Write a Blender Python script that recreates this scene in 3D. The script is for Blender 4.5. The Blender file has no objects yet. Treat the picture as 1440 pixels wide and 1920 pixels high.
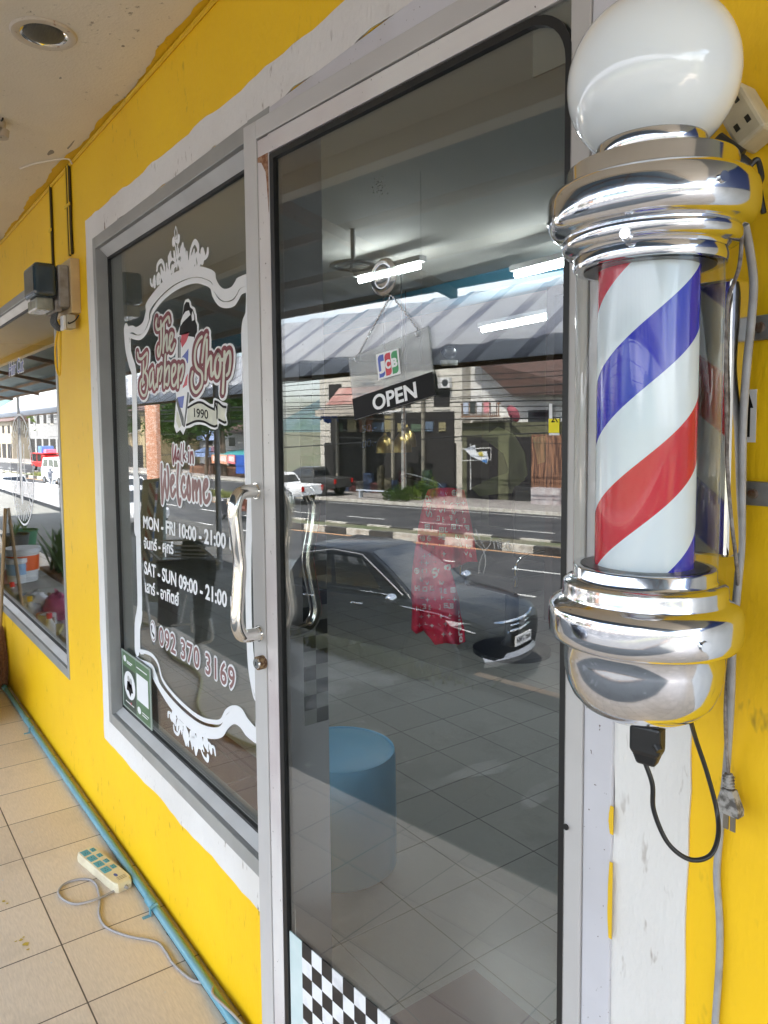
import bpy, bmesh, math, random
from mathutils import Vector, Matrix, geometry
R = math.radians
random.seed(7)
sc = bpy.context.scene
# ------------------------------------------------------------------ camera
D0, H0 = 0.8635, 1.64                       # camera distance from the shop wall, height above the porch
PX, PY, FL = 656.0, 907.0, 1404.0           # principal point and focal length in photo pixels (1440 x 1920)
RM = Matrix(((0.568, 0.054, -0.821), (0.823, -0.051, 0.566), (-0.011, -0.997, -0.074)))
def _on(m):
    a = Vector(m[0]).normalized(); b = Vector(m[1]); b = (b - a*b.dot(a)).normalized(); c = a.cross(b)
    return Matrix((a, b, c))
RM = _on(RM)                                # world = RM @ (right, down, forward)
CP = Vector((0, -D0, H0))
cam = bpy.data.cameras.new('camera'); co = bpy.data.objects.new('camera', cam); sc.collection.objects.link(co)
cam.sensor_fit = 'HORIZONTAL'; cam.sensor_width = 36; cam.lens = FL/1440*36
cam.shift_x = (720-PX)/1440; cam.shift_y = -(960-PY)/1440
cam.clip_start = 0.02; cam.clip_end = 3000
M3 = Matrix((RM @ Vector((1,0,0)), RM @ Vector((0,-1,0)), RM @ Vector((0,0,-1)))).transposed()
co.matrix_world = Matrix.Translation(CP) @ M3.to_4x4()
sc.camera = co
# ------------------------------------------------------------------ world, sun, exposure
SUN_EL, SUN_ROT = 56, 24
w = bpy.data.worlds.new('World'); sc.world = w; w.use_nodes = True
nt = w.node_tree; nt.nodes.clear()
sky = nt.nodes.new('ShaderNodeTexSky'); sky.sky_type = 'NISHITA'; sky.sun_disc = False
sky.sun_elevation = R(SUN_EL); sky.sun_rotation = R(SUN_ROT); sky.air_density = 1.0; sky.dust_density = 2.0; sky.ozone_density = 1.0
# broken white cloud over the blue
tc = nt.nodes.new('ShaderNodeTexCoord'); mp = nt.nodes.new('ShaderNodeMapping'); mp.inputs['Scale'].default_value = (1.2, 1.2, 3.5)
nz = nt.nodes.new('ShaderNodeTexNoise'); nz.inputs['Scale'].default_value = 2.2; nz.inputs['Detail'].default_value = 7; nz.inputs['Roughness'].default_value = .6
rp = nt.nodes.new('ShaderNodeValToRGB'); rp.color_ramp.elements[0].position = .42; rp.color_ramp.elements[1].position = .62
mx = nt.nodes.new('ShaderNodeMix'); mx.data_type = 'RGBA'
mx.inputs[7].default_value = (7.5, 7.8, 8.2, 1)
bg = nt.nodes.new('ShaderNodeBackground'); bg.inputs['Strength'].default_value = 0.14
ow = nt.nodes.new('ShaderNodeOutputWorld')
L = nt.links.new
L(tc.outputs['Generated'], mp.inputs[0]); L(mp.outputs[0], nz.inputs['Vector']); L(nz.outputs['Fac'], rp.inputs[0])
L(rp.outputs[0], mx.inputs[0]); L(sky.outputs[0], mx.inputs[6]); L(mx.outputs[2], bg.inputs[0]); L(bg.outputs[0], ow.inputs[0])
sd = bpy.data.lights.new('sun', 'SUN'); sd.energy = 4.0; sd.angle = R(.6); sd.color = (1, .955, .88)
so = bpy.data.objects.new('sun', sd); sc.collection.objects.link(so)
# nishita: rotation 0 = +Y, clockwise seen from above
az = R(SUN_ROT); sdir = Vector((math.sin(az)*math.cos(R(SUN_EL)), math.cos(az)*math.cos(R(SUN_EL)), math.sin(R(SUN_EL))))
so.rotation_euler = sdir.to_track_quat('Z', 'Y').to_euler()
vs = sc.view_settings; vs.view_transform = 'Standard'; vs.look = 'None'; vs.gamma = 1; vs.exposure = 2.55
sc.render.engine = 'CYCLES'; cy = sc.cycles
cy.use_denoising = True; cy.max_bounces = 9; cy.diffuse_bounces = 4; cy.glossy_bounces = 6; cy.transparent_max_bounces = 24; cy.transmission_bounces = 6
cy.caustics_reflective = False; cy.caustics_refractive = False; cy.sample_clamp_indirect = 6
# ------------------------------------------------------------------ survey helpers: a photo pixel to a point on a known real plane
TH = R(5.0)
HG = Vector((-.665, -.012, 0)); ND = Vector((math.sin(TH), -math.cos(TH), 0)); DS = Vector((-math.cos(TH), -math.sin(TH), 0))
GY = .046                                   # y of the window glass
NW = Vector((0, -1, 0)); PW = Vector((0, GY, 0))
def ray(u, v): return RM @ Vector((u-PX, v-PY, FL))
def wy(u, v, y=0.): r = ray(u, v); return CP + r*((y-CP.y)/r.y)
def wz(u, v, z=0.): r = ray(u, v); return CP + r*((z-CP.z)/r.z)
def gp(u, v, off=0.): return wy(u, v, GY-off)                   # on the window glass
def dp(u, v, off=0.):                                           # on the door plane
    r = ray(u, v); h = HG + ND*off; return CP + r*(((h-CP).dot(ND))/r.dot(ND))
def DP(s, z, off=0.): p = HG + DS*s + ND*off; return Vector((p.x, p.y, z))
def refl(u, v, door, y=None, z=None, V=None):                   # where the mirrored line of sight lands on the real street
    n, p0 = (ND, HG) if door else (NW, PW)
    r = ray(u, v); p = CP + r*(((p0-CP).dot(n))/r.dot(n)); q = r - 2*r.dot(n)*n
    if z is not None: k = (z-p.z)/q.z
    elif y is not None: k = (y-p.y)/q.y
    else: k = (V - (p-SO).dot(SN))/q.dot(SN)
    return p + q*k
# street frame: SU along the road (+x), SN away from the shop, SO on the median kerb
SA = R(6.5); SU = Vector((math.cos(SA), -math.sin(SA), 0)); SN = Vector((-math.sin(SA), -math.cos(SA), 0))
ZS = -2.6; SO = Vector((0, -22.6, 0))
def st(s, v, z=0.): p = SO + SU*s + SN*v; return Vector((p.x, p.y, ZS+z))
def sv(p): q = Vector(p) - SO; return q.dot(SU), q.dot(SN)
# ------------------------------------------------------------------ materials
def srgb(r, g, b):
    f = lambda c: (c/255)/12.92 if c <= 10 else (((c/255)+.055)/1.055)**2.4
    return (f(r), f(g), f(b), 1)
class NT:
    def __init__(s, name):
        m = bpy.data.materials.new(name); m.use_nodes = True; s.m = m; s.t = m.node_tree; s.n = s.t.nodes; s.b = s.n['Principled BSDF']; s.out = s.n['Material Output']
    def new(s, t, **kw):
        n = s.n.new('ShaderNode'+t)
        for k, v in kw.items(): setattr(n, k, v)
        return n
    def l(s, a, b): s.t.links.new(a, b)
    def math(s, op, a, b=None, c=None):
        n = s.new('Math', operation=op)
        for i, x in enumerate((a, b, c)):
            if x is None: continue
            if isinstance(x, (int, float)): n.inputs[i].default_value = x
            else: s.l(x, n.inputs[i])
        return n.outputs[0]
    def noise(s, scale, detail=4, rough=.55, vec=None, sc3=(1,1,1), rot=(0,0,0), coord='Object'):
        t = s.new('TexCoord'); mp = s.new('Mapping'); mp.inputs['Scale'].default_value = sc3; mp.inputs['Rotation'].default_value = rot
        s.l(t.outputs[coord], mp.inputs[0]); n = s.new('TexNoise'); n.inputs['Scale'].default_value = scale; n.inputs['Detail'].default_value = detail; n.inputs['Roughness'].default_value = rough
        s.l(mp.outputs[0], n.inputs['Vector']); return n.outputs['Fac']
    def ramp(s, f, a, b, c0=(0,0,0,1), c1=(1,1,1,1)):
        r = s.new('ValToRGB'); r.color_ramp.elements[0].position = a; r.color_ramp.elements[1].position = b
        r.color_ramp.elements[0].color = c0; r.color_ramp.elements[1].color = c1; s.l(f, r.inputs[0]); return r.outputs[0]
    def mix(s, f, a, b):
        n = s.new('Mix', data_type='RGBA')
        for i, x in ((0, f), (6, a), (7, b)):
            if isinstance(x, (int, float)): n.inputs[i].default_value = x
            elif isinstance(x, tuple): n.inputs[i].default_value = x
            else: s.l(x, n.inputs[i])
        return n.outputs[2]
    def bump(s, h, strength=.2, dist=.01):
        b = s.new('Bump'); b.inputs['Strength'].default_value = strength; b.inputs['Distance'].default_value = dist
        s.l(h, b.inputs['Height']); s.l(b.outputs[0], s.b.inputs['Normal'])
def mat(name, col, rough=.5, metal=0., col2=None, nscale=8., amt=(.35,.65), bump=0., bscale=60., bdist=.004, nsc3=(1,1,1), spec=None, emit=None, estr=0., coat=0.):
    s = NT(name); b = s.b
    if len(col) == 3: col = (*col, 1)
    if col2 is not None:
        if len(col2) == 3: col2 = (*col2, 1)
        f = s.ramp(s.noise(nscale, sc3=nsc3), *amt); s.l(s.mix(f, col, col2), b.inputs['Base Color'])
    else: b.inputs['Base Color'].default_value = col
    b.inputs['Roughness'].default_value = rough; b.inputs['Metallic'].default_value = metal
    if spec is not None: b.inputs['Specular IOR Level'].default_value = spec
    if coat: b.inputs['Coat Weight'].default_value = coat; b.inputs['Coat Roughness'].default_value = .04
    if emit: b.inputs['Emission Color'].default_value = (*emit, 1); b.inputs['Emission Strength'].default_value = estr
    if bump: s.bump(s.noise(bscale, sc3=nsc3), bump, bdist)
    return s.m
def painted(name, base, base2, dirt, rough=.55, dirt_amt=(.60,.74), bump=.35):
    # brushed wall paint: slow tone drift, scattered small dirt marks and chips, brush texture
    s = NT(name)
    a = s.ramp(s.noise(1.6, 5), .35, .7); c = s.mix(a, base, base2)
    d = s.ramp(s.noise(34, 3, .7, sc3=(1,1,.35)), *dirt_amt); d2 = s.ramp(s.noise(3.2, 3), .45, .62)
    f = s.math('MULTIPLY', d, d2); c = s.mix(f, c, dirt); s.l(c, s.b.inputs['Base Color'])
    s.b.inputs['Roughness'].default_value = rough
    h = s.math('ADD', s.noise(120, 3, .6, sc3=(1,1,.3)), s.math('MULTIPLY', s.noise(9, 3), 1.6)); s.bump(h, bump, .004)
    return s.m
def tiles(name, x0, y0, sx, sy, gw, c1, c2, grout, rough=.4, coord='Object', vx=(1,0,0), spec=.5, grain=True, stain=None):
    s = NT(name); t = s.new('TexCoord'); sp = s.new('SeparateXYZ'); s.l(t.outputs[coord], sp.inputs[0])
    def cell(o, o0, sz):
        q = s.math('DIVIDE', s.math('SUBTRACT', o, o0), sz); fr = s.math('FRACT', q); fl = s.math('FLOOR', q)
        ed = s.math('MINIMUM', fr, s.math('SUBTRACT', 1., fr)); return s.math('LESS_THAN', ed, gw/2/sz), fl
    gx, fx = cell(sp.outputs[0], x0, sx); gy, fy = cell(sp.outputs[1], y0, sy); g = s.math('MAXIMUM', gx, gy)
    rnd = s.new('TexWhiteNoise', noise_dimensions='2D'); cv = s.new('CombineXYZ'); s.l(fx, cv.inputs[0]); s.l(fy, cv.inputs[1]); s.l(cv.outputs[0], rnd.inputs['Vector'])
    gr = s.noise(28, 5, .65, sc3=(1, 7, 1), rot=(0,0,R(32)))
    f = s.math('ADD', s.math('MULTIPLY', gr, .75 if grain else .25), s.math('MULTIPLY', rnd.outputs[0], .25))
    c = s.mix(s.ramp(f, .25, .75), c1, c2)
    dk = s.ramp(s.noise(2.3, 6, .7), .52, .78); c = s.mix(s.math('MULTIPLY', dk, .5), c, tuple(k*.45 for k in c1[:3])+(1,))
    if stain: c = s.mix(s.ramp(s.noise(4.4, 6, .75), .64, .70), c, stain)
    c = s.mix(g, c, grout); s.l(c, s.b.inputs['Base Color']); s.b.inputs['Roughness'].default_value = rough; s.b.inputs['Specular IOR Level'].default_value = spec
    s.bump(s.math('SUBTRACT', s.math('MULTIPLY', gr, .12), g), .5, .0025)
    return s.m
def glass(name, tint=(.86,.89,.88), f0=.042, rough=0., amp=1.):
    s = NT(name); s.n.remove(s.b)
    lw = s.new('LayerWeight'); lw.inputs['Blend'].default_value = .5
    p5 = s.math('POWER', lw.outputs['Facing'], 5.0); f = s.math('MULTIPLY', s.math('ADD', s.math('MULTIPLY', p5, 1-f0), f0), amp)
    tr = s.new('BsdfTransparent'); tr.inputs[0].default_value = (*tint, 1); gl = s.new('BsdfGlossy'); gl.inputs['Roughness'].default_value = rough; gl.inputs[0].default_value = (1,1,1,1)
    mx = s.new('MixShader'); s.l(f, mx.inputs[0]); s.l(tr.outputs[0], mx.inputs[1]); s.l(gl.outputs[0], mx.inputs[2]); s.l(mx.outputs[0], s.out.inputs[0])
    return s.m
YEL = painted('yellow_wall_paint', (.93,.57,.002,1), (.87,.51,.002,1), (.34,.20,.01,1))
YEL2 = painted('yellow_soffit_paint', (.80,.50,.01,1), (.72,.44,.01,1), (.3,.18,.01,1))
WHT = painted('white_border_paint', (.78,.76,.74,1), (.66,.63,.60,1), (.22,.16,.12,1), dirt_amt=(.62,.70), bump=.6)
CRM = painted('cream_soffit_paint', (.80,.72,.60,1), (.72,.64,.52,1), (.25,.20,.15,1), rough=.7, dirt_amt=(.64,.72))
GRY = mat('grey_powder_coated_aluminium', (.36,.36,.35), .38, .15, col2=(.30,.30,.29), nscale=5, bump=.05)
GRYL = mat('pale_grey_aluminium', (.62,.61,.60), .35, .1, col2=(.54,.53,.52), nscale=6, bump=.05)
def scuffed(name, a, b):
    s = NT(name); c = s.mix(s.ramp(s.noise(2.5, 4), .4, .7), a, b); f = s.ramp(s.noise(95, 2, .8), .70, .74); c = s.mix(f, c, (.10,.07,.06,1))
    s.l(c, s.b.inputs['Base Color']); s.b.inputs['Roughness'].default_value = .42; s.bump(s.noise(160, 2), .08, .002); return s.m
LIL = scuffed('lilac_grey_frame_paint', (.60,.59,.63,1), (.50,.48,.50,1))
BEAD = scuffed('off_white_bead_paint', (.66,.63,.61,1), (.52,.45,.45,1))
BLK = mat('black_rubber', (.006,.006,.006), .45)
BLKP = mat('black_plastic', (.012,.012,.013), .35)
GLS = glass('window_glass', f0=.055, tint=(.90,.92,.91), amp=1.2)
GLSD = glass('door_glass', f0=.055, tint=(.86,.88,.87), amp=1.65)
CHR = mat('polished_chrome', (.76,.79,.84), .045, 1.)
def dented(name, col, rough, st=.12):
    s = NT(name); s.b.inputs['Base Color'].default_value = (*col,1); s.b.inputs['Metallic'].default_value = 1.; s.l(s.math('ADD', s.math('MULTIPLY', s.noise(22, 4), .10), rough-.03), s.b.inputs['Roughness']); s.bump(s.noise(30, 2), st, .002); return s.m
CHR2 = dented('chrome_plated_plastic', (.74,.76,.81), .085, .08)
STL = dented('stainless_tube', (.80,.78,.74), .10, .05)
VW = mat('white_vinyl', (.80,.80,.82), .35)
VB = mat('black_vinyl', (.010,.009,.009), .6, spec=.15)
VM = mat('maroon_vinyl', (.22,.018,.03), .5, col2=(.13,.02,.03), nscale=9)
VM2 = mat('brown_pink_vinyl', (.22,.10,.095), .4)
VC = mat('cream_vinyl', (.64,.64,.52), .4, col2=(.52,.52,.44), nscale=30)
VR = mat('red_vinyl', (.55,.02,.04), .35); VBL = mat('blue_vinyl', (.05,.09,.42), .35); VG = mat('green_vinyl', (.03,.28,.09), .35)
VGR = mat('charcoal_vinyl', (.05,.055,.055), .4)
# ------------------------------------------------------------------ mesh tools
COL = sc.collection
def link(name, me, m=None, parent=None):
    o = bpy.data.objects.new(name, me); COL.objects.link(o)
    if m is not None:
        for k in (m if isinstance(m, (list, tuple)) else [m]): me.materials.append(k)
    if parent is not None: o.parent = parent; o.matrix_parent_inverse = Matrix.Translation(parent.location).inverted() if parent.rotation_euler[2] == 0 else parent.matrix_world.inverted()
    return o
def tag(o, label=None, cat=None, group=None, kind=None):
    if label: o['label'] = label
    if cat: o['category'] = cat
    if group: o['group'] = group
    if kind: o['kind'] = kind
    return o
def empty(name, loc, label=None, cat=None, group=None):
    o = bpy.data.objects.new(name, None); COL.objects.link(o); o.location = loc; o.empty_display_size = .1
    bpy.context.view_layer.update()
    return tag(o, label, cat, group)
def cr(pts, n=6, closed=False):            # Catmull-Rom through the points
    P = [Vector(p) for p in pts]
    if len(P) < 3 and not closed: return P
    out = []; N = len(P); rng = range(N if closed else N-1)
    for i in rng:
        if closed: a, b, c, d = P[(i-1) % N], P[i], P[(i+1) % N], P[(i+2) % N]
        else: b, c = P[i], P[i+1]; a = P[i-1] if i else b*2-c; d = P[i+2] if i+2 < N else c*2-b
        for k in range(n):
            t = k/n; out.append(.5*((2*b) + (c-a)*t + (2*a-5*b+4*c-d)*t*t + (3*b-a-3*c+d)*t**3))
    if not closed: out.append(P[-1])
    return out
class MB:
    def __init__(s): s.v = []; s.f = []; s.mi = []; s.sm = []; s.T = None
    def add(s, vs, fs, mi=0, smooth=False):
        k = len(s.v)
        for p in vs:
            p = Vector(p); s.v.append(s.T @ p if s.T is not None else p)
        for f in fs: s.f.append([k+i for i in f]); s.mi.append(mi); s.sm.append(smooth)
        return s
    def box(s, a, b, mi=0):
        x0,y0,z0 = a; x1,y1,z1 = b
        if x0 > x1: x0,x1 = x1,x0
        if y0 > y1: y0,y1 = y1,y0
        if z0 > z1: z0,z1 = z1,z0
        return s.add([(x0,y0,z0),(x1,y0,z0),(x1,y1,z0),(x0,y1,z0),(x0,y0,z1),(x1,y0,z1),(x1,y1,z1),(x0,y1,z1)], [(0,3,2,1),(4,5,6,7),(0,1,5,4),(1,2,6,5),(2,3,7,6),(3,0,4,7)], mi)
    def obox(s, o, ux, uy, uz, mi=0):       # box from corner o and three edge vectors
        o = Vector(o); ux, uy, uz = Vector(ux), Vector(uy), Vector(uz)
        return s.add([o, o+ux, o+ux+uy, o+uy, o+uz, o+ux+uz, o+ux+uy+uz, o+uy+uz], [(0,3,2,1),(4,5,6,7),(0,1,5,4),(1,2,6,5),(2,3,7,6),(3,0,4,7)], mi)
    def tube(s, pts, r, n=8, mi=0, caps=True, smooth=True):
        P = [Vector(p) for p in pts]; rs = r if isinstance(r, (list, tuple)) else [r]*len(P)
        up = None; rings = []
        for i, p in enumerate(P):
            t = (P[min(i+1, len(P)-1)] - P[max(i-1, 0)])
            if t.length < 1e-9: t = Vector((0,0,1))
            t.normalize()
            if up is None: up = Vector((0,0,1)) if abs(t.z) < .9 else Vector((1,0,0))
            a = (up - t*up.dot(t)); a = a.normalized() if a.length > 1e-6 else t.orthogonal().normalized(); b = t.cross(a); up = a
            rings.append([p + (a*math.cos(2*math.pi*k/n) + b*math.sin(2*math.pi*k/n))*rs[i] for k in range(n)])
        vs = [q for g in rings for q in g]; fs = []
        for i in range(len(P)-1):
            for k in range(n): fs.append((i*n+k, i*n+(k+1)%n, (i+1)*n+(k+1)%n, (i+1)*n+k))
        s.add(vs, fs, mi, smooth)
        if caps: s.add(rings[0], [list(range(n))[::-1]], mi); s.add(rings[-1], [list(range(n))], mi)
        return s
    def lathe(s, prof, c=(0,0,0), n=48, mi=0, smooth=True, sweep=1.0):   # profile of (radius, z)
        c = Vector(c); vs = []; fs = []
        for r, z in prof:
            for k in range(n): a = 2*math.pi*k/n; vs.append(c+Vector((r*math.cos(a), r*math.sin(a), z)))
        for i in range(len(prof)-1):
            for k in range(n): fs.append((i*n+k, i*n+(k+1)%n, (i+1)*n+(k+1)%n, (i+1)*n+k))
        return s.add(vs, fs, mi, smooth)
    def ball(s, c, r, n=24, m=16, mi=0, sc3=(1,1,1)):
        c = Vector(c); vs = []; fs = []
        for i in range(m+1):
            ph = math.pi*i/m
            for k in range(n): a = 2*math.pi*k/n; vs.append(c+Vector((r*sc3[0]*math.sin(ph)*math.cos(a), r*sc3[1]*math.sin(ph)*math.sin(a), -r*sc3[2]*math.cos(ph))))
        for i in range(m):
            for k in range(n): fs.append((i*n+k, i*n+(k+1)%n, (i+1)*n+(k+1)%n, (i+1)*n+k))
        return s.add(vs, fs, mi, True)
    def poly(s, pts, nrm, th, mi=0):        # a flat outline given a small thickness along nrm
        P = [Vector(p) for p in pts]; nrm = Vector(nrm); n = len(P)
        tri = geometry.tessellate_polygon([P])
        s.add([p + nrm*th for p in P], tri, mi); s.add(P, tri, mi)
        for i in range(n): s.add([P[i], P[(i+1)%n], P[(i+1)%n]+nrm*th, P[i]+nrm*th], [(0,1,2,3)], mi)
        return s
    def stroke(s, pts, w, nrm, base, t, ax=None, closed=False, mi=0, sxz=(1,1), n=6, taper=False):
        # a brush stroke lying on a plane: lens section, round ends
        nrm = Vector(nrm); P = cr(pts, n, closed); ws = w if isinstance(w, (list, tuple)) else None
        ux = Vector((0,0,1)).cross(nrm); ux.normalize(); uz = Vector((0,0,1))
        N = len(P); L_ = []; Mm = []; R_ = []
        def wid(i):
            if ws: k = i/(N-1)*(len(ws)-1); a = int(min(k, len(ws)-2)); return ws[a]+(ws[a+1]-ws[a])*(k-a)
            q = w
            if taper: q = w*(.35+.65*math.sin(math.pi*min(1, max(0, i/(N-1)))))
            return q
        seq = []
        for i in range(N):
            a = P[(i-1)%N] if (closed or i) else P[0]; b = P[(i+1)%N] if (closed or i < N-1) else P[-1]
            d = b-a; tx, tz = d.dot(ux), d.dot(uz); l = math.hypot(tx, tz) or 1; tx /= l; tz /= l
            seq.append((P[i], tx, tz, wid(i)/2))
        if not closed:
            p, tx, tz, h = seq[0]; pre = []
            for k in (80, 60, 30): pre.append((p - (ux*tx*sxz[0]+uz*tz*sxz[1])*h*math.sin(R(k)), tx, tz, h*math.cos(R(k))))
            p, tx, tz, h = seq[-1]; post = []
            for k in (30, 60, 80): post.append((p + (ux*tx*sxz[0]+uz*tz*sxz[1])*h*math.sin(R(k)), tx, tz, h*math.cos(R(k))))
            seq = pre + seq + post
        vs = []; fs = []
        for p, tx, tz, h in seq:
            o = ux*(-tz)*h*sxz[0] + uz*tx*h*sxz[1]
            vs += [p+o+nrm*base, p+o*.55+nrm*(base+t), p-o*.55+nrm*(base+t), p-o+nrm*base]
        M = len(seq)
        for i in range(M if closed else M-1):
            j = (i+1) % M
            for k in range(3): fs.append((i*4+k, j*4+k, j*4+k+1, i*4+k+1))
        return s.add(vs, fs, mi, False)
    def build(s, name, m, parent=None, bevel=0., seg=2, fix=True, auto=False):
        me = bpy.data.meshes.new(name); me.from_pydata([tuple(p) for p in s.v], [], s.f)
        for p, a, b in zip(me.polygons, s.mi, s.sm): p.material_index = a; p.use_smooth = b
        me.validate(); me.update()
        if any(s.sm): me.set_sharp_from_angle(angle=R(38))
        if fix:
            bm = bmesh.new(); bm.from_mesh(me); bmesh.ops.remove_doubles(bm, verts=bm.verts, dist=1e-7); bmesh.ops.recalc_face_normals(bm, faces=bm.faces); bm.to_mesh(me); bm.free()
            if any(s.sm): me.set_sharp_from_angle(angle=R(38))
        o = link(name, me, m, parent)
        if bevel:
            b = o.modifiers.new('bevel', 'BEVEL'); b.width = bevel; b.segments = seg; b.limit_method = 'ANGLE'
        return o
def build_each(mb, name, m, parent=None, bevel=0., fix=True):
    # every loose piece becomes an object of its own
    key = {}; ids = []; par = []
    for p in mb.v:
        k = (round(p.x,5), round(p.y,5), round(p.z,5)); ids.append(key.setdefault(k, len(key)))
    par = list(range(len(key)))
    def fnd(a):
        while par[a] != a: par[a] = par[par[a]]; a = par[a]
        return a
    for f in mb.f:
        a = fnd(ids[f[0]])
        for i in f[1:]: par[fnd(ids[i])] = a
    comp = {}
    for f, mi, sm in zip(mb.f, mb.mi, mb.sm): comp.setdefault(fnd(ids[f[0]]), []).append((f, mi, sm))
    out = []
    for fs in comp.values():
        q = MB(); mp = {}; ml = m if isinstance(m, (list, tuple)) else [m]
        for f, mi, sm in fs:
            g = []
            for i in f:
                if i not in mp: mp[i] = len(q.v); q.v.append(mb.v[i])
                g.append(mp[i])
            q.f.append(g); q.mi.append(0 if len({x[1] for x in fs}) == 1 else mi); q.sm.append(sm)
        mm = ml[fs[0][1]] if len({x[1] for x in fs}) == 1 else m
        out.append(q.build(name, mm, parent, bevel=bevel, fix=fix))
    return out
FONT = {}
def text_mb(mb, body, P0, P1, P2, depth=.0006, off=0., mi=0, nrm=None, lift=0., spacing=1.0, body_h=None, shear=0., bold=0.):
    """solid lettering laid on a plane: baseline from P0 to P1, cap height P0 to P2"""
    cu = bpy.data.curves.new('t', 'FONT'); cu.body = body; cu.size = 1; cu.extrude = 0; cu.offset = bold; cu.space_character = spacing; cu.shear = shear; cu.resolution_u = 4
    ob = bpy.data.objects.new('t', cu); COL.objects.link(ob); dg = bpy.context.evaluated_depsgraph_get(); dg.update()
    me = ob.evaluated_get(dg).to_mesh(); vs = [Vector(v.co) for v in me.vertices]; fs = [list(p.vertices) for p in me.polygons]
    if not vs:
        bpy.data.objects.remove(ob); return
    x0 = min(v.x for v in vs)+bold; x1 = max(v.x for v in vs)-bold; cap = body_h or .73
    P0, P1, P2 = Vector(P0), Vector(P1), Vector(P2); ux = (P1-P0)/(x1-x0); uz = (P2-P0)/cap
    if nrm is None: nrm = ux.cross(uz).normalized()
    nrm = Vector(nrm)
    W = [P0 + ux*(v.x-x0) + uz*v.y + nrm*(lift) for v in vs]
    mb.add([p+nrm*depth for p in W], fs, mi)
    # side walls along boundary edges
    cnt = {}
    for f in fs:
        for a, b in zip(f, f[1:]+f[:1]): k = (min(a,b), max(a,b)); cnt[k] = cnt.get(k, 0)+1
    for (a, b), c in cnt.items():
        if c == 1: mb.add([W[a], W[b], W[b]+nrm*depth, W[a]+nrm*depth], [(0,1,2,3)], mi)
    bpy.data.objects.remove(ob); bpy.data.curves.remove(cu)
def halo_text(mb, body, P0, P1, P2, r, lift, nrm, mi=0, **kw):
    nrm = Vector(nrm); ux = (Vector(P1)-Vector(P0)).normalized(); uz = (Vector(P2)-Vector(P0)).normalized()
    for k in range(12):
        a = k*math.pi/6; d = ux*math.cos(a)*r + uz*math.sin(a)*r
        text_mb(mb, body, Vector(P0)+d, Vector(P1)+d, Vector(P2)+d, .0002, nrm=nrm, lift=lift+k*.00004, mi=mi, **kw)
def shapekids(o): return [c for c in COL.objects if c.parent == o]
def copy_tree(o, parent=None):
    c = o.copy(); COL.objects.link(c)
    if parent is not None: c.parent = parent
    for ch in shapekids(o): copy_tree(ch, c)
    return c
# ================================================================== ground, porch, forecourt, road
PORCH = tiles('porch_tile', -2.119, -.043, .2975, .2975, .0045, (.80,.665,.52,1), (.56,.455,.35,1), (.11,.08,.06,1), .42, stain=None)
FCON = tiles('forecourt_concrete', -1, -1.3, .6, .6, .006, (.14,.14,.13,1), (.07,.07,.066,1), (.03,.03,.028,1), .85, grain=False, stain=(.50,.49,.46,1))
ASP = mat('road_asphalt', (.050,.052,.056), .9, col2=(.072,.072,.075), nscale=.8, bump=.3, bscale=40, spec=.08)
ASP2 = mat('parking_asphalt', (.065,.066,.068), .9, col2=(.095,.093,.088), nscale=1.2, bump=.3, bscale=40, spec=.08)
DIRT = mat('verge_ground', (.16,.14,.10), .95, col2=(.09,.11,.05), nscale=.5)
GRASSM = mat('grass_blade', (.10,.15,.03), .7, col2=(.22,.20,.07), nscale=1.5)
PAVE = mat('far_paving', (.30,.28,.26), .8, col2=(.22,.20,.19), nscale=2)
PWH = mat('road_paint_white', (.65,.65,.62), .6, col2=(.45,.45,.43), nscale=3)
PBK = mat('kerb_paint_black', (.03,.03,.03), .6, col2=(.09,.085,.08), nscale=4)
PKW = mat('kerb_paint_white', (.62,.60,.54), .6, col2=(.36,.33,.28), nscale=4)
POR = mat('kerb_paint_orange', (.50,.26,.12), .7, col2=(.36,.24,.15), nscale=4)
tag(MB().box((-30,-1.31,-.14),(8,.30,0)).build('porch_floor', PORCH), kind='structure')
tag(MB().box((-30,-3.05,-.5),(8,-1.312,-.10)).build('forecourt', FCON), kind='structure')
b = MB(); b.box((-30,-3.42,-2.0),(8,-3.052,-.16))
tag(b.build('retaining_bank', ASP2), kind='structure')
tag(MB().box((-3.35,-3.50,-2.0),(8,-3.422,-.16)).build('kerb', POR), kind='structure')
g = MB()
xs = [-900,-60,-30,8,60,900]
g.add([(-900,-3.0,-1.905),(900,-3.0,-1.905),(900,-10.5,-1.905),(-900,-10.5,-1.905)], [(0,1,2,3)])
g.add([(-900,-10.5,-1.905),(900,-10.5,-1.905),(900,-12.6,ZS-.02),(-900,-12.6,ZS-.02)], [(0,1,2,3)])
tag(g.build('car_park', ASP2, fix=False), kind='structure')
tag(MB().add([(-1500,-12.5,ZS-.03),(1500,-12.5,ZS-.03),(1500,-1500,ZS-.03),(-1500,-1500,ZS-.03)], [(0,1,2,3)]).build('ground', DIRT, fix=False), kind='structure')
tag(MB().add([(-1500,3000,-2.7),(1500,3000,-2.7),(1500,-3.05,-2.7),(-1500,-3.05,-2.7)], [(0,1,2,3)]).build('terrain', DIRT, fix=False), kind='structure')
g = MB()
g.add([st(-900,-9.6,.004), st(400,-9.6,.004), st(400,10.2,.004), st(-900,10.2,.004)], [(0,1,2,3)])
tag(g.build('road', ASP, fix=False), kind='structure')
g = MB()
for v, a, bb in ((-3.1,2.2,4.2),(-6.2,2.2,4.2),(4.6,2.2,4.2)):
    s_ = -160
    while s_ < 30:
        g.add([st(s_,v-.07,.009), st(s_+a,v-.07,.009), st(s_+a,v+.07,.009), st(s_,v+.07,.009)], [(0,1,2,3)]); s_ += bb
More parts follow.
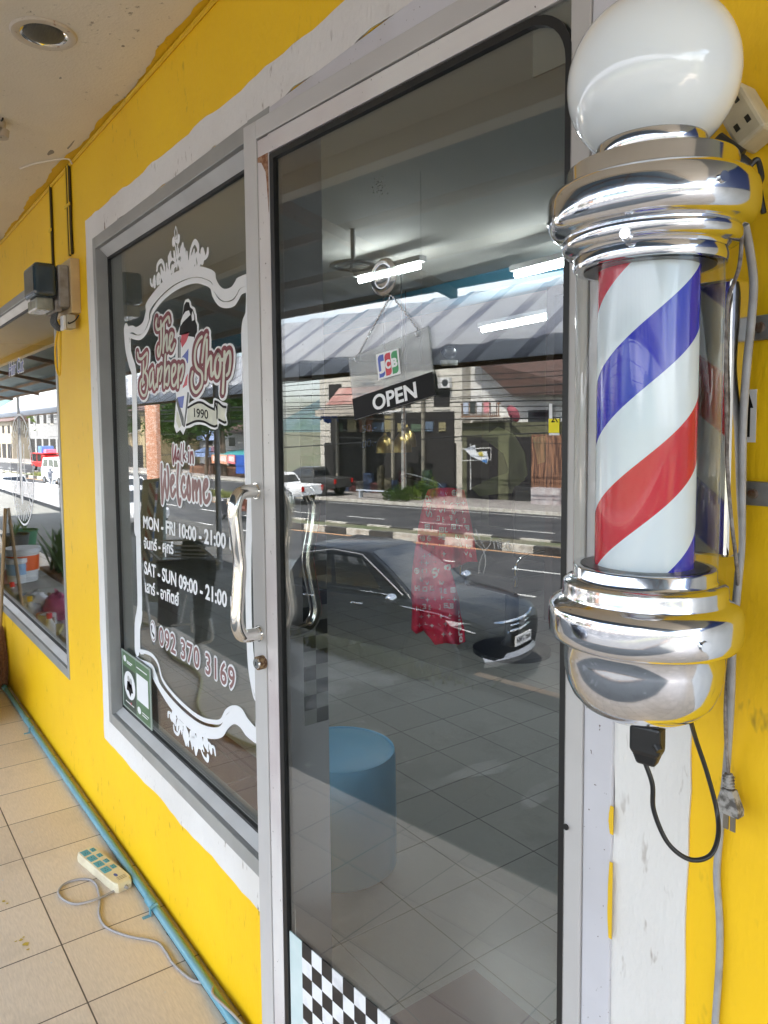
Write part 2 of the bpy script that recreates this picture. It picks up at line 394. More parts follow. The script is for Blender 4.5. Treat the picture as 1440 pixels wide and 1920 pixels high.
for v in (9.4,-9.0): g.add([st(-300,v-.06,.009), st(60,v-.06,.009), st(60,v+.06,.009), st(-300,v+.06,.009)], [(0,1,2,3)])
tag(g.build('road_markings', PWH, fix=False), kind='structure')
g = MB()
g.add([st(-300,-.62,.009), st(60,-.62,.009), st(60,-.40,.009), st(-300,-.40,.009)], [(0,1,2,3)], 0)
tag(g.build('road_edge_line', POR, fix=False), kind='structure')
k = MB(); s_ = -300; i = 0
while s_ < 40:
    ln = 1.15
    k.obox(st(s_,-.28), SU*ln, SN*.2, (0,0,.26), i % 2); k.obox(st(s_,1.08), SU*ln, SN*.2, (0,0,.26), i % 2); s_ += ln; i += 1
tag(k.build('median_kerb', [PKW, PBK]), kind='structure')
tag(MB().obox(st(-300,-.08), SU*340, SN*1.16, (0,0,.20)).build('median_soil', DIRT), kind='structure')
k = MB(); k.obox(st(-300,10.2), SU*380, SN*.2, (0,0,.16), 1); k.obox(st(-300,10.4), SU*380, SN*4.6, (0,0,.15), 0)
tag(k.build('far_pavement', [PAVE, PKW]), kind='structure')
def grass(name, spots, h, n):
    g = MB()
    for _ in range(n):
        p = spots(); a = random.uniform(0, 6.28); q = Vector((math.cos(a), math.sin(a), 0))*h*.09; t = Vector((random.gauss(0,.35), random.gauss(0,.35), 1))*h*random.uniform(.5,1.2)
        g.add([p-q, p+q, p+t], [(0,1,2)])
    return tag(g.build(name, GRASSM, fix=False), kind='stuff')
tag(grass('median_grass', lambda: st(random.uniform(-75,-34), random.uniform(0,1.05), .2), .38, 9000), 'dry green grass growing along the raised road median', 'grass')
tag(grass('forecourt_grass', lambda: Vector((random.gauss(-4.05,.33), -3.02+random.gauss(0,.05), -.12)), .11, 1500), 'small tuft of weeds on the forecourt slab edge', 'grass')
# ================================================================== the shop building
shop = empty('barber_shop', (-1.6, .06, 0), 'yellow painted barber shop front with white bordered display window and glass door', 'shop building')
wl = MB(); T_ = .12
wl.box((-16,0,2.378),(-.30,T_,2.95)); wl.box((-2.969,0,0),(-1.64,T_,.476)); wl.box((-3.587,0,0),(-2.969,T_,2.378)); wl.box((-.615,0,0),(-.30,T_,2.378))
wl.box((-8.6,0,0),(-3.587,T_,.475)); wl.box((-16,0,0),(-8.6,T_,2.378))
wall = wl.build('wall', YEL, shop)
# rough brushed white border round the window and the door
bd = MB()
def strip(o, i_, nrm=(0,-1,0), th=.003):
    bd.add([Vector(p)+Vector(nrm)*th for p in o+i_[::-1]], [list(range(len(o)+len(i_)))]); 
def jit(a, b, n, amp, ax):
    out = []; ph = random.uniform(0, 9)
    for k in range(n+1):
        t = k/n; p = Vector(a).lerp(Vector(b), t); j = amp*(math.sin(t*n*.7+ph)*.5+random.uniform(-.5,.5)) if 0 < k < n else 0
        p[ax] += j; out.append(p)
    return out
def band(a, b, c, d, n, ampo, ampi, ax):    # outer edge a-b, inner edge c-d
    o = jit(a, b, n, ampo, ax); i_ = jit(c, d, n, ampi, ax)
    for k in range(n): bd.add([o[k]+Vector((0,-.003,0)), o[k+1]+Vector((0,-.003,0)), i_[k+1]+Vector((0,-.003,0)), i_[k]+Vector((0,-.003,0)), o[k], o[k+1], i_[k+1], i_[k]], [(0,1,2,3),(0,1,5,4),(2,3,7,6)])
band((-3.052,0,.381),(-3.060,0,2.464),(-2.962,0,.381),(-2.962,0,2.464), 40, .006, .004, 0)
band((-2.962,0,2.466),(-.508,0,2.466),(-2.962,0,2.372),(-.508,0,2.372), 60, .006, .010, 2)
band((-2.962,0,.381),(-1.50,0,.381),(-2.962,0,.482),(-1.50,0,.482), 30, .010, .006, 2)
band((-.508,0,0),(-.508,0,2.371),(-.617,0,0),(-.617,0,2.371), 50, .0022, .003, 0)
bd.build('white_border', WHT, shop, fix=True)
# stray yellow paint on the door frame edge
sp = MB()
for z0, z1, wd in ((.62,.80,.0055),(.93,1.04,.003),(1.08,1.12,.0035),(1.40,1.47,.002),(.2,.52,.005)):
    n = 10; pts = [(-.617-wd*math.sin(math.pi*k/n)*random.uniform(.6,1), -.0095, z0+(z1-z0)*k/n) for k in range(n+1)] + [(-.612, -.0095, z1), (-.612, -.0095, z0)]
    sp.poly(pts, (0,-1,0), .0008)
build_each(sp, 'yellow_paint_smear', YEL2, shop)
# soffit over the porch, with the wall paint running raggedly on to it
sf = MB().box((-16,-1.19,2.742),(4,.0,2.82)).build('soffit', CRM, shop)
bd = MB()
def ragged(x0, x1, n):
    prev = None
    for k in range(n+1):
        x = x0+(x1-x0)*k/n; w_ = .028+.012*math.sin(x*3.1)+.009*math.sin(x*11)+random.uniform(-.005,.005)
        if prev: bd.add([(prev[0],0,2.7405),(x,0,2.7405),(x,-w_,2.7405),(prev[0],-prev[1],2.7405)], [(0,1,2,3)])
        prev = (x, w_)
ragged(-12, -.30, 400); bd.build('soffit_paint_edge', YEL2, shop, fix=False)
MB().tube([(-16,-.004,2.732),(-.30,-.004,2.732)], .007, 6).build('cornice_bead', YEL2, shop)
MB().box((-16,-1.27,2.66),(4,-1.192,3.05)).build('soffit_beam', CRM, shop)
MB().box((-16,-1.27,3.05),(4,9,3.2)).build('roof_slab', mat('roof_concrete', (.4,.39,.37), .9), shop)
fl = mat('soffit_chip', (.30,.27,.23), .8); b = MB()
for cx, cy, r1, r2 in ((-3.17,-.095,.035,.012),(-3.05,-.05,.06,.004),(-2.5,-.22,.008,.004),(-2.2,-.12,.007,.005),(-2.0,-.3,.006,.003)):
    b.add([(cx+r1*math.cos(a)*random.uniform(.7,1.2), cy+r2*math.sin(a)*random.uniform(.6,1.3), 2.7412) for a in [i*.785 for i in range(8)]], [list(range(8))])
build_each(b, 'soffit_flake', fl, shop, fix=False)
ns = empty('neighbour_shop', (1.2, .8, 0), 'white recessed front of the next shop with a dark blue board over it', 'shop building')
MB().box((-.295,.90,0),(6,1.0,2.74)).build('wall', mat('white_neighbour_wall', (.62,.62,.60), .7, col2=(.5,.5,.49), nscale=1), ns)
MB().box((-.29,.80,2.05),(6,.895,2.70)).build('fascia_board', mat('navy_board', (.02,.05,.20), .5), ns)
tag(MB().box((-.295,.302,-.14),(6,.898,0)).build('neighbour_floor', PORCH), kind='structure')
# ------------------------------------------------------------------ display window
YI = .112                                    # inner face of the frames
def ring(mb, x0, x1, z0, z1, w_, y0, y1, mi=0, sides='lrtb'):
    if 'l' in sides: mb.box((x0,y0,z0),(x0+w_,y1,z1), mi)
    if 'r' in sides: mb.box((x1-w_,y0,z0),(x1,y1,z1), mi)
    a = x0+(w_ if 'l' in sides else 0); c = x1-(w_ if 'r' in sides else 0)
    if 't' in sides: mb.box((a,y0,z1-w_),(c,y1,z1), mi)
    if 'b' in sides: mb.box((a,y0,z0),(c,y1,z0+w_), mi)
f = MB(); f.box((-2.968,-.005,.477),(-2.934,YI,2.377)); f.box((-2.934,-.005,2.334),(-1.66,YI,2.377)); f.box((-2.934,-.005,.477),(-1.66,YI,.519)); f.box((-1.66,-.005,.477),(-1.555,YI,2.377))
win = f.build('window', GRY, shop, bevel=.002)
b = MB()
b.add([(-2.934,.012,2.334),(-1.66,.012,2.334),(-1.66,.042,2.306),(-2.934,.042,2.306),(-2.934,.042,2.334),(-1.66,.042,2.334)], [(0,1,2,3),(3,2,5,4),(0,4,5,1)])
b.add([(-2.934,.012,.5195),(-1.66,.012,.5195),(-1.66,.042,.538),(-2.934,.042,.538),(-2.934,.042,.5195),(-1.66,.042,.5195)], [(0,1,2,3),(3,2,5,4)])
build_each(b, 'glazing_bead', GRYL, win)
b = MB(); ring(b, -2.9335, -1.661, .5385, 2.3055, .009, .040, .052); b.build('gasket', BLK, win)
b = MB().box((-2.925,GY,.547),(-1.669,GY+.004,2.297)); b.build('pane', GLS, win)
# ------------------------------------------------------------------ lettering on the display window, traced at the size it has on the pane
N0 = (0,-1,0); _sc = 0
def GS(mb, pts, o, s_, w_, base, t=.0007, closed=False, mi=0, sxz=(1.,1.), off=(0,0), **kw):
    global _sc; _sc = (_sc+1) % 9; base = base + _sc*.00006
    P = [gp(o[0]+(x+off[0])/s_, o[1]+(y+off[1])/s_) for x, y in pts]; mb.stroke(P, w_, N0, base, t, closed=closed, mi=mi, sxz=sxz, **kw)
def GPoly(mb, pts, o, s_, base, th=.0004, mi=0): mb.poly([gp(o[0]+x/s_, o[1]+y/s_)+Vector((0,-base,0)) for x, y in pts], N0, th, mi)
Z3, S3 = (200,420), 3.31; Z4, S4 = (200,900), 3.43
def pz3(l): return [(Z3[0]+x/S3, Z3[1]+y/S3) for x, y in l]
def pz4(l): return [(Z4[0]+x/S4, Z4[1]+y/S4) for x, y in l]
def band_mesh(mb, outer, inner, base, th=.0005):
    o = cr([gp(*p) for p in outer], 5); i_ = cr([gp(*p) for p in inner], 5); n = min(len(o), len(i_)); d = Vector((0,-base,0)); e = Vector((0,-base-th,0))
    for k in range(n-1): mb.add([o[k]+e, o[k+1]+e, i_[k+1]+e, i_[k]+e, o[k]+d, o[k+1]+d, i_[k+1]+d, i_[k]+d], [(0,1,2,3),(0,1,5,4),(2,3,7,6)])
bo = MB()
band_mesh(bo, pz3([(118,640),(160,630),(185,640),(225,610),(243,545),(247,492),(300,415),(380,330),(470,280),(560,262),(630,275),(672,300),(680,340),(705,385),(735,403),(775,390),(800,355),(815,333),(896,298)]),
              pz3([(118,690),(160,672),(195,688),(232,668),(262,600),(270,535),(320,465),(400,390),(480,347),(560,328),(620,343),(655,365),(665,410),(700,460),(740,480),(785,465),(812,430),(830,400),(896,372)]), .0004)
GS(bo, [(140,690),(185,705),(215,700),(250,660),(275,590),(283,550),(340,470),(420,402),(500,362),(560,350),(610,362),(648,385),(665,440),(700,490),(745,503),(790,490),(815,455),(835,420),(872,402)], Z3, S3, .017, .0004)
GS(bo, [(893,335),(890,460),(886,555)], Z3, S3, .034, .0004)
GS(bo, [(872,402),(872,470),(868,560)], Z3, S3, .012, .0004)
GS(bo, [(886,550),(868,600),(862,700),(870,900),(880,1300),(895,1900)], Z3, S3, .032, .0004)
GS(bo, [(868,560),(848,610),(842,700),(848,900),(857,1300),(868,1700)], Z3, S3, .010, .0004)
GS(bo, [(122,660),(130,760),(150,850),(168,910),(172,1000),(178,1400),(186,1900)], Z3, S3, .052, .0004)
GS(bo, [(146,690),(150,800),(165,870),(185,940)], Z3, S3, .012, .0004)
GS(bo, [(196,0),(203,300),(210,600),(214,800),(206,880),(196,940),(196,1090)], Z4, S4, .052, .0004)
GS(bo, [(226,850),(222,900),(212,960),(214,1095),(236,1110)], Z4, S4, .014, .0004)
GS(bo, [(925,130),(912,500),(915,900),(930,1150),(952,1300),(978,1420),(985,1620)], Z4, S4, .036, .0004)
GS(bo, [(903,960),(915,1200),(945,1380),(966,1440),(963,1620)], Z4, S4, .010, .0004)
band_mesh(bo, pz4([(190,1130),(225,1155),(265,1170),(300,1195),(325,1260),(350,1320),(420,1410),(510,1500),(600,1565),(680,1590),(735,1580),(765,1520),(805,1483),(850,1480),(890,1520),(925,1580),(985,1610)]),
              pz4([(190,1175),(215,1190),(245,1195),(275,1230),(300,1280),(330,1335),(400,1450),(490,1560),(590,1640),(680,1665),(745,1652),(780,1600),(820,1570),(860,1590),(895,1640),(940,1680),(985,1705)]), .0004)
GS(bo, [(214,1100),(245,1105),(290,1125),(330,1180),(358,1280),(420,1370),(520,1470),(610,1535),(690,1556),(738,1548),(770,1490),(815,1465),(865,1480),(905,1545),(960,1610)], Z4, S4, .014, .0004)
# crest and tail scrolls
ZA, SA_ = (280,420), 12.
for l, w_ in (([(600,60),(570,200),(600,340)],.010),([(600,60),(632,200),(605,340)],.010),([(550,370),(548,430)],.042),([(664,300),(662,370)],.036),([(575,430),(600,560),(618,760)],.012),([(650,430),(630,560),(622,780)],.012),([(600,380),(640,400)],.02),
    ([(478,640),(465,760),(450,900),(460,1010),(480,1180)],[.02,.07,.03,.02,.03]),([(560,630),(570,720),(600,860),(625,1000)],[.02,.03,.02,.012]),([(755,470),(750,600),(790,760),(810,960)],[.03,.085,.06,.04]),([(665,560),(655,680),(635,860),(625,1010)],[.015,.02,.02,.01]),
    ([(600,900),(555,960),(540,1100)],.03),([(520,940),(500,1080)],.022),([(675,880),(700,960),(715,1050)],.036),([(725,830),(745,900),(770,1010)],.03),([(480,830),(530,790),(590,850)],.016),([(650,720),(720,680),(790,800),(800,960)],[.02,.02,.03,.05]),
    ([(175,1040),(190,920),(265,830),(320,900),(345,1050),(350,1200)],[.022,.028,.026,.024,.028,.05]),([(262,990),(290,1120),(330,1230)],[.02,.05,.05]),([(390,910),(400,1010),(420,1150)],[.02,.03,.08]),
    ([(1105,590),(1095,490),(1030,400),(960,520),(925,700),(935,880)],[.028,.034,.03,.026,.026,.06]),([(1012,590),(990,760),(960,930)],[.02,.06,.07]),([(852,640),(860,800),(850,940)],[.02,.03,.1]),
    ([(1110,930),(1145,850),(1120,700),(1060,680),(1035,800),(1050,950)],.026),([(1090,760),(1110,860),(1100,950)],.03),([(1195,630),(1200,740),(1195,840)],[.05,.075,.04]),([(1320,560),(1310,680),(1260,770)],[.02,.03,.02]),
    ([(30,1260),(40,1350),(75,1390)],.022),([(120,1200),(115,1300),(125,1380)],[.03,.06,.04]),([(215,1130),(180,1200),(185,1340)],.026),([(215,1130),(250,1210),(245,1330)],.026),([(210,1200),(215,1330)],.024)):
    GS(bo, l, ZA, SA_, [q*.55 for q in w_] if isinstance(w_, list) else w_*.55, .0004)
ZB, SB = (300,1300), 12.
for l, w_ in (([(185,520),(185,440),(215,430)],.018),([(245,450),(250,530),(265,600)],[.02,.04,.02]),([(310,430),(320,560),(345,680)],[.05,.095,.03]),([(310,735),(330,850),(400,920),(440,850),(450,760)],.020),([(390,800),(400,690),(430,630)],[.03,.03,.04]),
    ([(400,540),(440,620),(520,700)],.016),([(430,640),(480,740),(495,900)],[.03,.06,.012]),([(560,740),(585,900),(580,1000),(590,1130)],[.04,.09,.08,.03]),([(640,1020),(640,1160)],.022),([(680,890),(690,970),(640,1060)],.016),
    ([(750,880),(740,1000),(800,1150),(810,1340)],[.05,.10,.08,.03]),([(710,1130),(730,1240)],.016),([(830,890),(860,1000),(900,1080)],[.02,.05,.09]),([(880,980),(900,1100),(950,1180),(990,1290)],[.05,.06,.03,.016]),([(875,1100),(878,1220)],.016),
    ([(900,1120),(940,1300),(1000,1440),(1070,1500),(1085,1420)],[.014,.012,.018,.026,.03]),([(1030,1000),(1040,1120),(1075,1260)],[.05,.08,.03]),([(1110,1130),(1140,1220),(1155,1310)],[.02,.05,.03]),([(1170,1190),(1220,1230),(1245,1370)],[.014,.02,.02])):
    GS(bo, l, ZB, SB, [q*.6 for q in w_] if isinstance(w_, list) else w_*.6, .0004)
bo.build('ornamental_border', VW, win)
# script shop name: white halo, dark drop, cream face
A, SAa = (250,560), 8.73; B_, SBb = (340,550), 8.73; C_, SCc = (290,800), 12.
nameA = [[(400,330),(385,420),(410,505),(470,470),(530,370),(590,300),(612,390)],[(465,370),(470,500),(470,700),(450,900),(425,940),(415,850),(430,790)],[(520,420),(515,600),(505,880)],[(505,800),(540,640),(565,600),(562,760),(570,850),(600,780)],
    [(612,740),(650,660),(660,580),(625,580),(605,720),(620,830),(650,840),(690,740)],[(180,1030),(178,1200),(165,1400)],[(85,890),(100,970),(150,985),(200,930),(240,890),(242,1000),(232,1100),(200,1200)],
    [(200,1200),(240,1260),(250,1400),(220,1560),(170,1580),(130,1500),(130,1380),(160,1320),(190,1370)],[(330,1140),(290,1210),(280,1340),(290,1440),(325,1350),(338,1200)],[(338,1200),(345,1400),(365,1480),(390,1400)],
    [(420,1150),(415,1300),(405,1440)],[(412,1270),(450,1150),(485,1130),(455,1340)],[(540,920),(530,1100),(525,1300),(520,1450)],[(525,1300),(560,1160),(600,1110),(600,1300),(580,1410),(550,1400)],
    [(655,1280),(700,1190),(702,1090),(660,1110),(645,1250),(655,1400),(690,1420),(735,1330)],[(760,1090),(750,1250),(745,1450)],[(752,1230),(790,1120),(830,1090),(830,1200),(795,1330)]]
nameB = [[(350,715),(300,770),(250,900),(235,1080),(270,1220),(340,1290),(360,1380),(340,1520),(260,1620),(200,1560),(180,1420),(200,1290)],[(355,1120),(370,1000),(385,850),(410,720),(430,680)],
    [(435,770),(430,1000),(420,1200),(410,1410)],[(422,1230),(470,1080),(505,1040),(505,1200),(512,1350),(550,1290)],[(620,1000),(580,1090),(565,1250),(590,1370),(630,1350),(655,1200),(650,1050),(620,1000)],[(640,1090),(710,1085)],
    [(725,960),(720,1150),(710,1400),(697,1630)],[(716,1180),(760,1010),(810,960),(822,1100),(800,1280),(765,1340)]]
nm = MB()
def layer(mb, strokes, o, s_, w_, base, off=(0,0), mi=0, sxz=(1.1,.75), t=.0006):
    for l in strokes: GS(mb, l, o, s_, w_, base, t, mi=mi, sxz=sxz, off=off)
for (S_, o, s_, k) in ((nameA, A, SAa, 1.), (nameB, B_, SBb, 1.)):
    layer(nm, S_, o, s_, .056, .0010, (-8,-14), 0); layer(nm, S_, o, s_, .052, .0010, (-10,16), 0)
    layer(nm, S_, o, s_, .037, .0019, (-10,-22), 1); layer(nm, S_, o, s_, .034, .0019, (-14,14), 1)
    layer(nm, S_, o, s_, .0135, .0030, (0,0), 2)
nm.build('shop_name_lettering', [VW, VM, VC], win)
# striped pole emblem with 1990 ribbon
em = MB()
def PP(mb, pts, base, mi, o=B_, s_=SBb, th=.0003): GPoly(mb, pts, o, s_, base, th, mi)
halo = [(335,620),(341,600),(345,570),(348,562),(354,560),(358,566),(359,573),(366,577),(369,590),(370,602),(373,608),(373,625),(366,640),(360,700),(356,740),(350,800),(344,815),(338,806),(331,812),(327,800),(329,770),(331,745),(325,700),(330,660),(329,630)]
GPoly(em, halo, (0,0), 1, .0004, .0003, 0)
GPoly(em, [(344,584),(346,572),(350,566),(355,567),(357,576),(362,580),(366,592),(367,602),(370,610),(370,622),(365,632),(352,630),(337,628),(338,612),(341,598)], (0,0), 1, .0009, .0003, 1)
GPoly(em, [(340,602),(344,591),(349,584),(355,582),(358,590),(352,596),(344,604),(339,612)], (0,0), 1, .0014, .0002, 0)
GPoly(em, [(362,583),(365,592),(365,600),(361,602),(360,592)], (0,0), 1, .0014, .0002, 0)
GPoly(em, [(341,628),(352,622),(356,624),(350,640),(342,652),(339,640)], (0,0), 1, .0009, .0003, 3)
GPoly(em, [(340,672),(354,654),(353,680),(342,690)], (0,0), 1, .0009, .0003, 4)
GPoly(em, [(345,716),(353,700),(351,722),(343,728)], (0,0), 1, .0009, .0003, 3)
GPoly(em, [(333,745),(346,742),(343,765),(337,764)], (0,0), 1, .0009, .0003, 4)
for l in ([(338,632),(338,700)],[(335,634),(335,700)],[(366,632),(360,700)]): GS(em, l, (0,0), 1, .008, .0010, .0003, mi=1)
GPoly(em, [(352,735),(355,736),(349,800),(345,801)], (0,0), 1, .0009, .0003, 5); GPoly(em, [(330,750),(333,745),(345,785),(345,800),(342,797)], (0,0), 1, .0009, .0003, 5)
GPoly(em, [(332,770),(335,775),(341,798),(336,803),(331,790)], (0,0), 1, .0009, .0003, 2)
em.build('barber_pole_emblem', [VW, VB, VC, VR, VBL, VGR], win)
rb = MB(); DD, SD = (320,700), 12.
GPoly(rb, [(400,700),(470,640),(560,585),(680,570),(780,610),(900,690),(965,690),(975,570),(1010,550),(1090,590),(1170,640),(1270,670),(1290,700),(1260,940),(1295,1110),(1280,1170),(1220,1180),(1100,1120),(1070,1240),(1010,1270),(920,1250),(800,1180),(680,1150),(560,1160),(450,1220),(350,1240),(330,1210)], DD, SD, .0013, .0003, 0)
GPoly(rb, [(400,770),(560,680),(650,652),(740,670),(860,745),(990,810),(1060,820),(1060,1180),(1000,1195),(900,1160),(780,1095),(660,1072),(540,1090),(370,1165)], DD, SD, .0018, .0003, 1)
GPoly(rb, [(1075,690),(1130,715),(1190,750),(1262,762),(1225,940),(1262,1100),(1220,1105),(1100,1040),(1070,1030)], DD, SD, .0018, .0003, 1)
for l in ([(405,770),(560,680),(650,652),(740,670),(860,745),(990,810)],[(370,1165),(540,1090),(660,1072),(780,1095),(900,1160),(1000,1195),(1060,1175)],[(1010,630),(1090,660),(1190,745),(1262,760)],[(1100,1040),(1220,1105),(1262,1100)],[(1010,640),(1000,820)],[(1062,680),(1060,1010)],[(1010,660),(1050,810)]): GS(rb, l, DD, SD, .007, .0021, .0003, mi=2)
def GT(mb, body, p0, p1, p2, lift, depth=.0004, mi=0, **kw): text_mb(mb, body, gp(*p0), gp(*p1), gp(*p2), depth, nrm=Vector(N0), lift=lift, mi=mi, **kw)
GT(rb, '1990', (365.4,781.5), (391.6,785.5), (365.0,764.5), .0021, mi=2, bold=.012)
rb.build('ribbon_emblem', [VW, VC, VB], win)
wk = [[(425,410),(415,620),(428,840)],[(428,830),(460,640),(488,450)],[(490,450),(480,640),(484,780),(512,680)],[(545,540),(522,620),(522,710),(545,730),(560,640),(558,560)],[(560,600),(568,750)],[(612,400),(597,600),(602,780),(630,830)],[(665,380),(652,560),(652,770)],[(658,690),(698,600)],[(668,680),(712,750)],[(778,580),(776,790)],[(822,580),(816,815)],[(820,660),(855,570),(876,700),(876,810)],[(778,480),(777,490)]]
wc = [[(165,860),(160,1200),(180,1710)],[(185,1690),(215,1300),(250,1040)],[(240,1030),(250,1300),(288,1590)],[(290,1590),(322,1300),(312,1000),(296,910)],[(390,1300),(440,1210),(432,1120),(392,1140),(375,1300),(390,1510),(420,1550),(475,1420)],
    [(545,860),(522,1200),(532,1540),(568,1740),(592,1640)],[(680,1240),(668,1140),(632,1200),(612,1400),(650,1550),(690,1550),(722,1440)],[(775,1130),(748,1250),(752,1500),(785,1630),(808,1500),(800,1300),(775,1130)],
    [(870,1210),(870,1400),(882,1640)],[(885,1420),(925,1230),(945,1400),(952,1630)],[(960,1420),(1010,1230),(1038,1400),(1046,1700)],[(1130,1410),(1190,1320),(1182,1210),(1135,1250),(1112,1450),(1130,1640),(1180,1690),(1238,1600),(1240,1540)]]
wm = MB(); layer(wm, wk, C_, SCc, .020, .0006, mi=0, sxz=(1.15,1)); layer(wm, wk, C_, SCc, .0085, .0014, mi=1, sxz=(1.15,1)); layer(wm, wc, C_, SCc, .029, .0006, mi=0, sxz=(1.15,1)); layer(wm, wc, C_, SCc, .0155, .0016, mi=2, sxz=(1.15,1))
wm.build('welcome_lettering', [VW, VM, VM2], win)
tx = MB(); GT(tx, 'MON - FRI 10:00 - 21:00 \u0e19.', (269.5,989), (445,1033.5), (269.2,966), .0006, bold=.03); tx.build('opening_hours_line', VW, win)
tx = MB(); GT(tx, '\u0e08\u0e31\u0e19\u0e17\u0e23\u0e4c - \u0e28\u0e38\u0e01\u0e23\u0e4c', (270.5,1027.5), (325.4,1038.5), (270,1008), .0006, bold=.03); tx.build('opening_hours_line', VW, win)
tx = MB(); GT(tx, 'SAT - SUN 09:00 - 21:00 \u0e19.', (271.4,1074.5), (447,1147.5), (271.2,1051), .0006, bold=.03); tx.build('opening_hours_line', VW, win)
tx = MB(); GT(tx, '\u0e40\u0e2a\u0e32\u0e23\u0e4c - \u0e2d\u0e32\u0e17\u0e34\u0e15\u0e22\u0e4c', (273,1109), (335.6,1136), (272.6,1088), .0006, bold=.03); tx.build('opening_hours_line', VW, win)
ph = MB()
halo_text(ph, '092 370 3169', gp(299.5,1207.5), gp(441,1295), gp(298.8,1172), .0075, .0004, N0, spacing=1.12)
GT(ph, '092 370 3169', (299.5,1207.5), (441,1295), (298.8,1172), .0014, mi=1, bold=.012, spacing=1.12)
cx, cz = 287.6, 1183
P = [gp(cx, cz)+Vector((.030*math.cos(a), -.0006, .040*math.sin(a))) for a in [i*math.pi/14 for i in range(28)]]; ph.poly(P, N0, .0005, 0)
P = [gp(cx, cz)+Vector((.026*math.cos(a), -.0013, .035*math.sin(a))) for a in [i*math.pi/14 for i in range(28)]]; ph.poly(P, N0, .0003, 1)
P = [gp(cx, cz)+Vector((.023*math.cos(a), -.0018, .031*math.sin(a))) for a in [i*math.pi/14 for i in range(28)]]; ph.poly(P, N0, .0003, 0)
c_ = gp(cx, cz); ph.stroke([c_+Vector((-.010,0,.014)), c_+Vector((-.011,0,-.004)), c_+Vector((.009,0,-.015))], [.012,.006,.012], N0, .0023, .0004, mi=2)
ph.build('phone_number', [VW, VM2, VB], win)
# ------------------------------------------------------------------ the second window farther along
f = MB(); f.box((-3.62,-.004,.476),(-3.5875,YI,2.377)); f.box((-8.6,-.004,2.334),(-3.62,YI,2.377)); f.box((-8.6,-.004,.476),(-3.62,YI,.519)); f.box((-8.6,-.004,.519),(-8.55,YI,2.334))
win2 = f.build('window', GRY, shop, bevel=.002)
b = MB(); b.add([(-8.55,.012,2.334),(-3.62,.012,2.334),(-3.62,.042,2.306),(-8.55,.042,2.306)], [(0,1,2,3)]); b.add([(-8.55,.010,.5195),(-3.62,.010,.5195),(-3.62,.042,.538),(-8.55,.042,.538)], [(0,1,2,3)]); build_each(b, 'glazing_bead', GRYL, win2)
b = MB(); ring(b, -8.545, -3.621, .5385, 2.3055, .009, .040, .052); b.build('gasket', BLK, win2)
MB().box((-8.53,GY,.547),(-3.63,GY+.004,2.297)).build('pane', GLS, win2)
hc = MB()
halo_text(hc, 'Hair Cut', gp(17.2,705), gp(44.4,695.8), gp(17,677.5), .006, .0004, N0, body_h=.75); GT(hc, 'Hair Cut', (17.2,705), (44.4,695.8), (17,677.5), .0014, mi=1, bold=.0, body_h=.75)
hc.build('hair_cut_lettering', [VW, VBL], win2)
ov = MB(); oc = gp(40, 881); rx, rz = .36, .215
c40 = gp(40,881); rx = abs(gp(61,881).x-gp(19,881).x)/2; rz = abs(gp(40,779).z-gp(40,983).z)/2
el = lambda k, q, y_: c40+Vector((rx*k*math.cos(q), -y_, rz*k*math.sin(q)))
MB().poly([el(.985,i*math.pi/20,.0003) for i in range(40)], N0, .0003).build('round_emblem_film', glass('grey_film', tint=(.42,.43,.44), f0=.03), win2)
ov.stroke([el(1,i*math.pi/20,0) for i in range(40)], .012, N0, .0006, .0005, closed=True, n=2)
for i in range(36):
    q = i*math.pi/18
    if abs(math.cos(q)) > .93: continue
    ov.stroke([el(.78,q,0), el(.92,q,0)], .012, N0, .0006, .0005)
ov.poly([c40+Vector((x*rx,-.0006,z*rz)) for x, z in ((-.06,-.62),(.06,-.62),(.11,.5),(.02,.66),(-.11,.5))], N0, .0004)
ov.stroke([c40+Vector((-.30*rx,0,.45*rz)), c40+Vector((-.28*rx,0,0)), c40+Vector((-.6*rx,0,-.4*rz))], .02, N0, .0006, .0005); ov.stroke([c40+Vector((.30*rx,0,.45*rz)), c40+Vector((.28*rx,0,0)), c40+Vector((.6*rx,0,-.4*rz))], .02, N0, .0006, .0005)
ov.build('round_pole_emblem', VW, win2)
# ------------------------------------------------------------------ door frame and the door, standing a little ajar
f = MB(); f.box((-.664,-.008,0),(-.617,YI,2.372)); f.box((-1.553,-.006,2.318),(-.664,YI,2.372)); f.box((-1.553,-.002,0),(-1.505,.104,2.318))
f.build('door_frame', LIL, shop, bevel=.002)
ck = MB()
for r in range(24):
    for c in range(2):
        z = .93+r*.036; ck.box((-1.505,.034+c*.034,z),(-1.5038,.068+c*.034,z+.036), (r+c) % 2)
MARB = mat('white_marble_check', (.74,.74,.76), .3, col2=(.50,.49,.50), nscale=22, amt=(.5,.8))
CKB = mat('black_marble_check', (.012,.011,.012), .3, col2=(.05,.05,.05), nscale=22, amt=(.6,.9))
ck.build('checker_tape', [mat('worn_pale_check', (.30,.30,.29), .5), mat('worn_dark_check', (.07,.07,.07), .5)], shop)
def dbox(mb, s0, s1, z0, z1, o0, o1, mi=0): mb.obox(DP(s0,z0,o0), DS*(s1-s0), ND*(o1-o0), (0,0,z1-z0), mi)
dr = MB()
dbox(dr, .812, .862, .02, 2.300, -.040, .0); dbox(dr, -.001, .029, .02, 2.300, -.040, .0); dbox(dr, .029, .812, 2.262, 2.300, -.040, .0); dbox(dr, .029, .812, .02, .075, -.040, .0)
door = dr.build('door', mat('grey_door_stile', (.52,.50,.49), .4, .05, col2=(.46,.44,.43), nscale=3, bump=.06), shop, bevel=.0015)
d2 = MB()
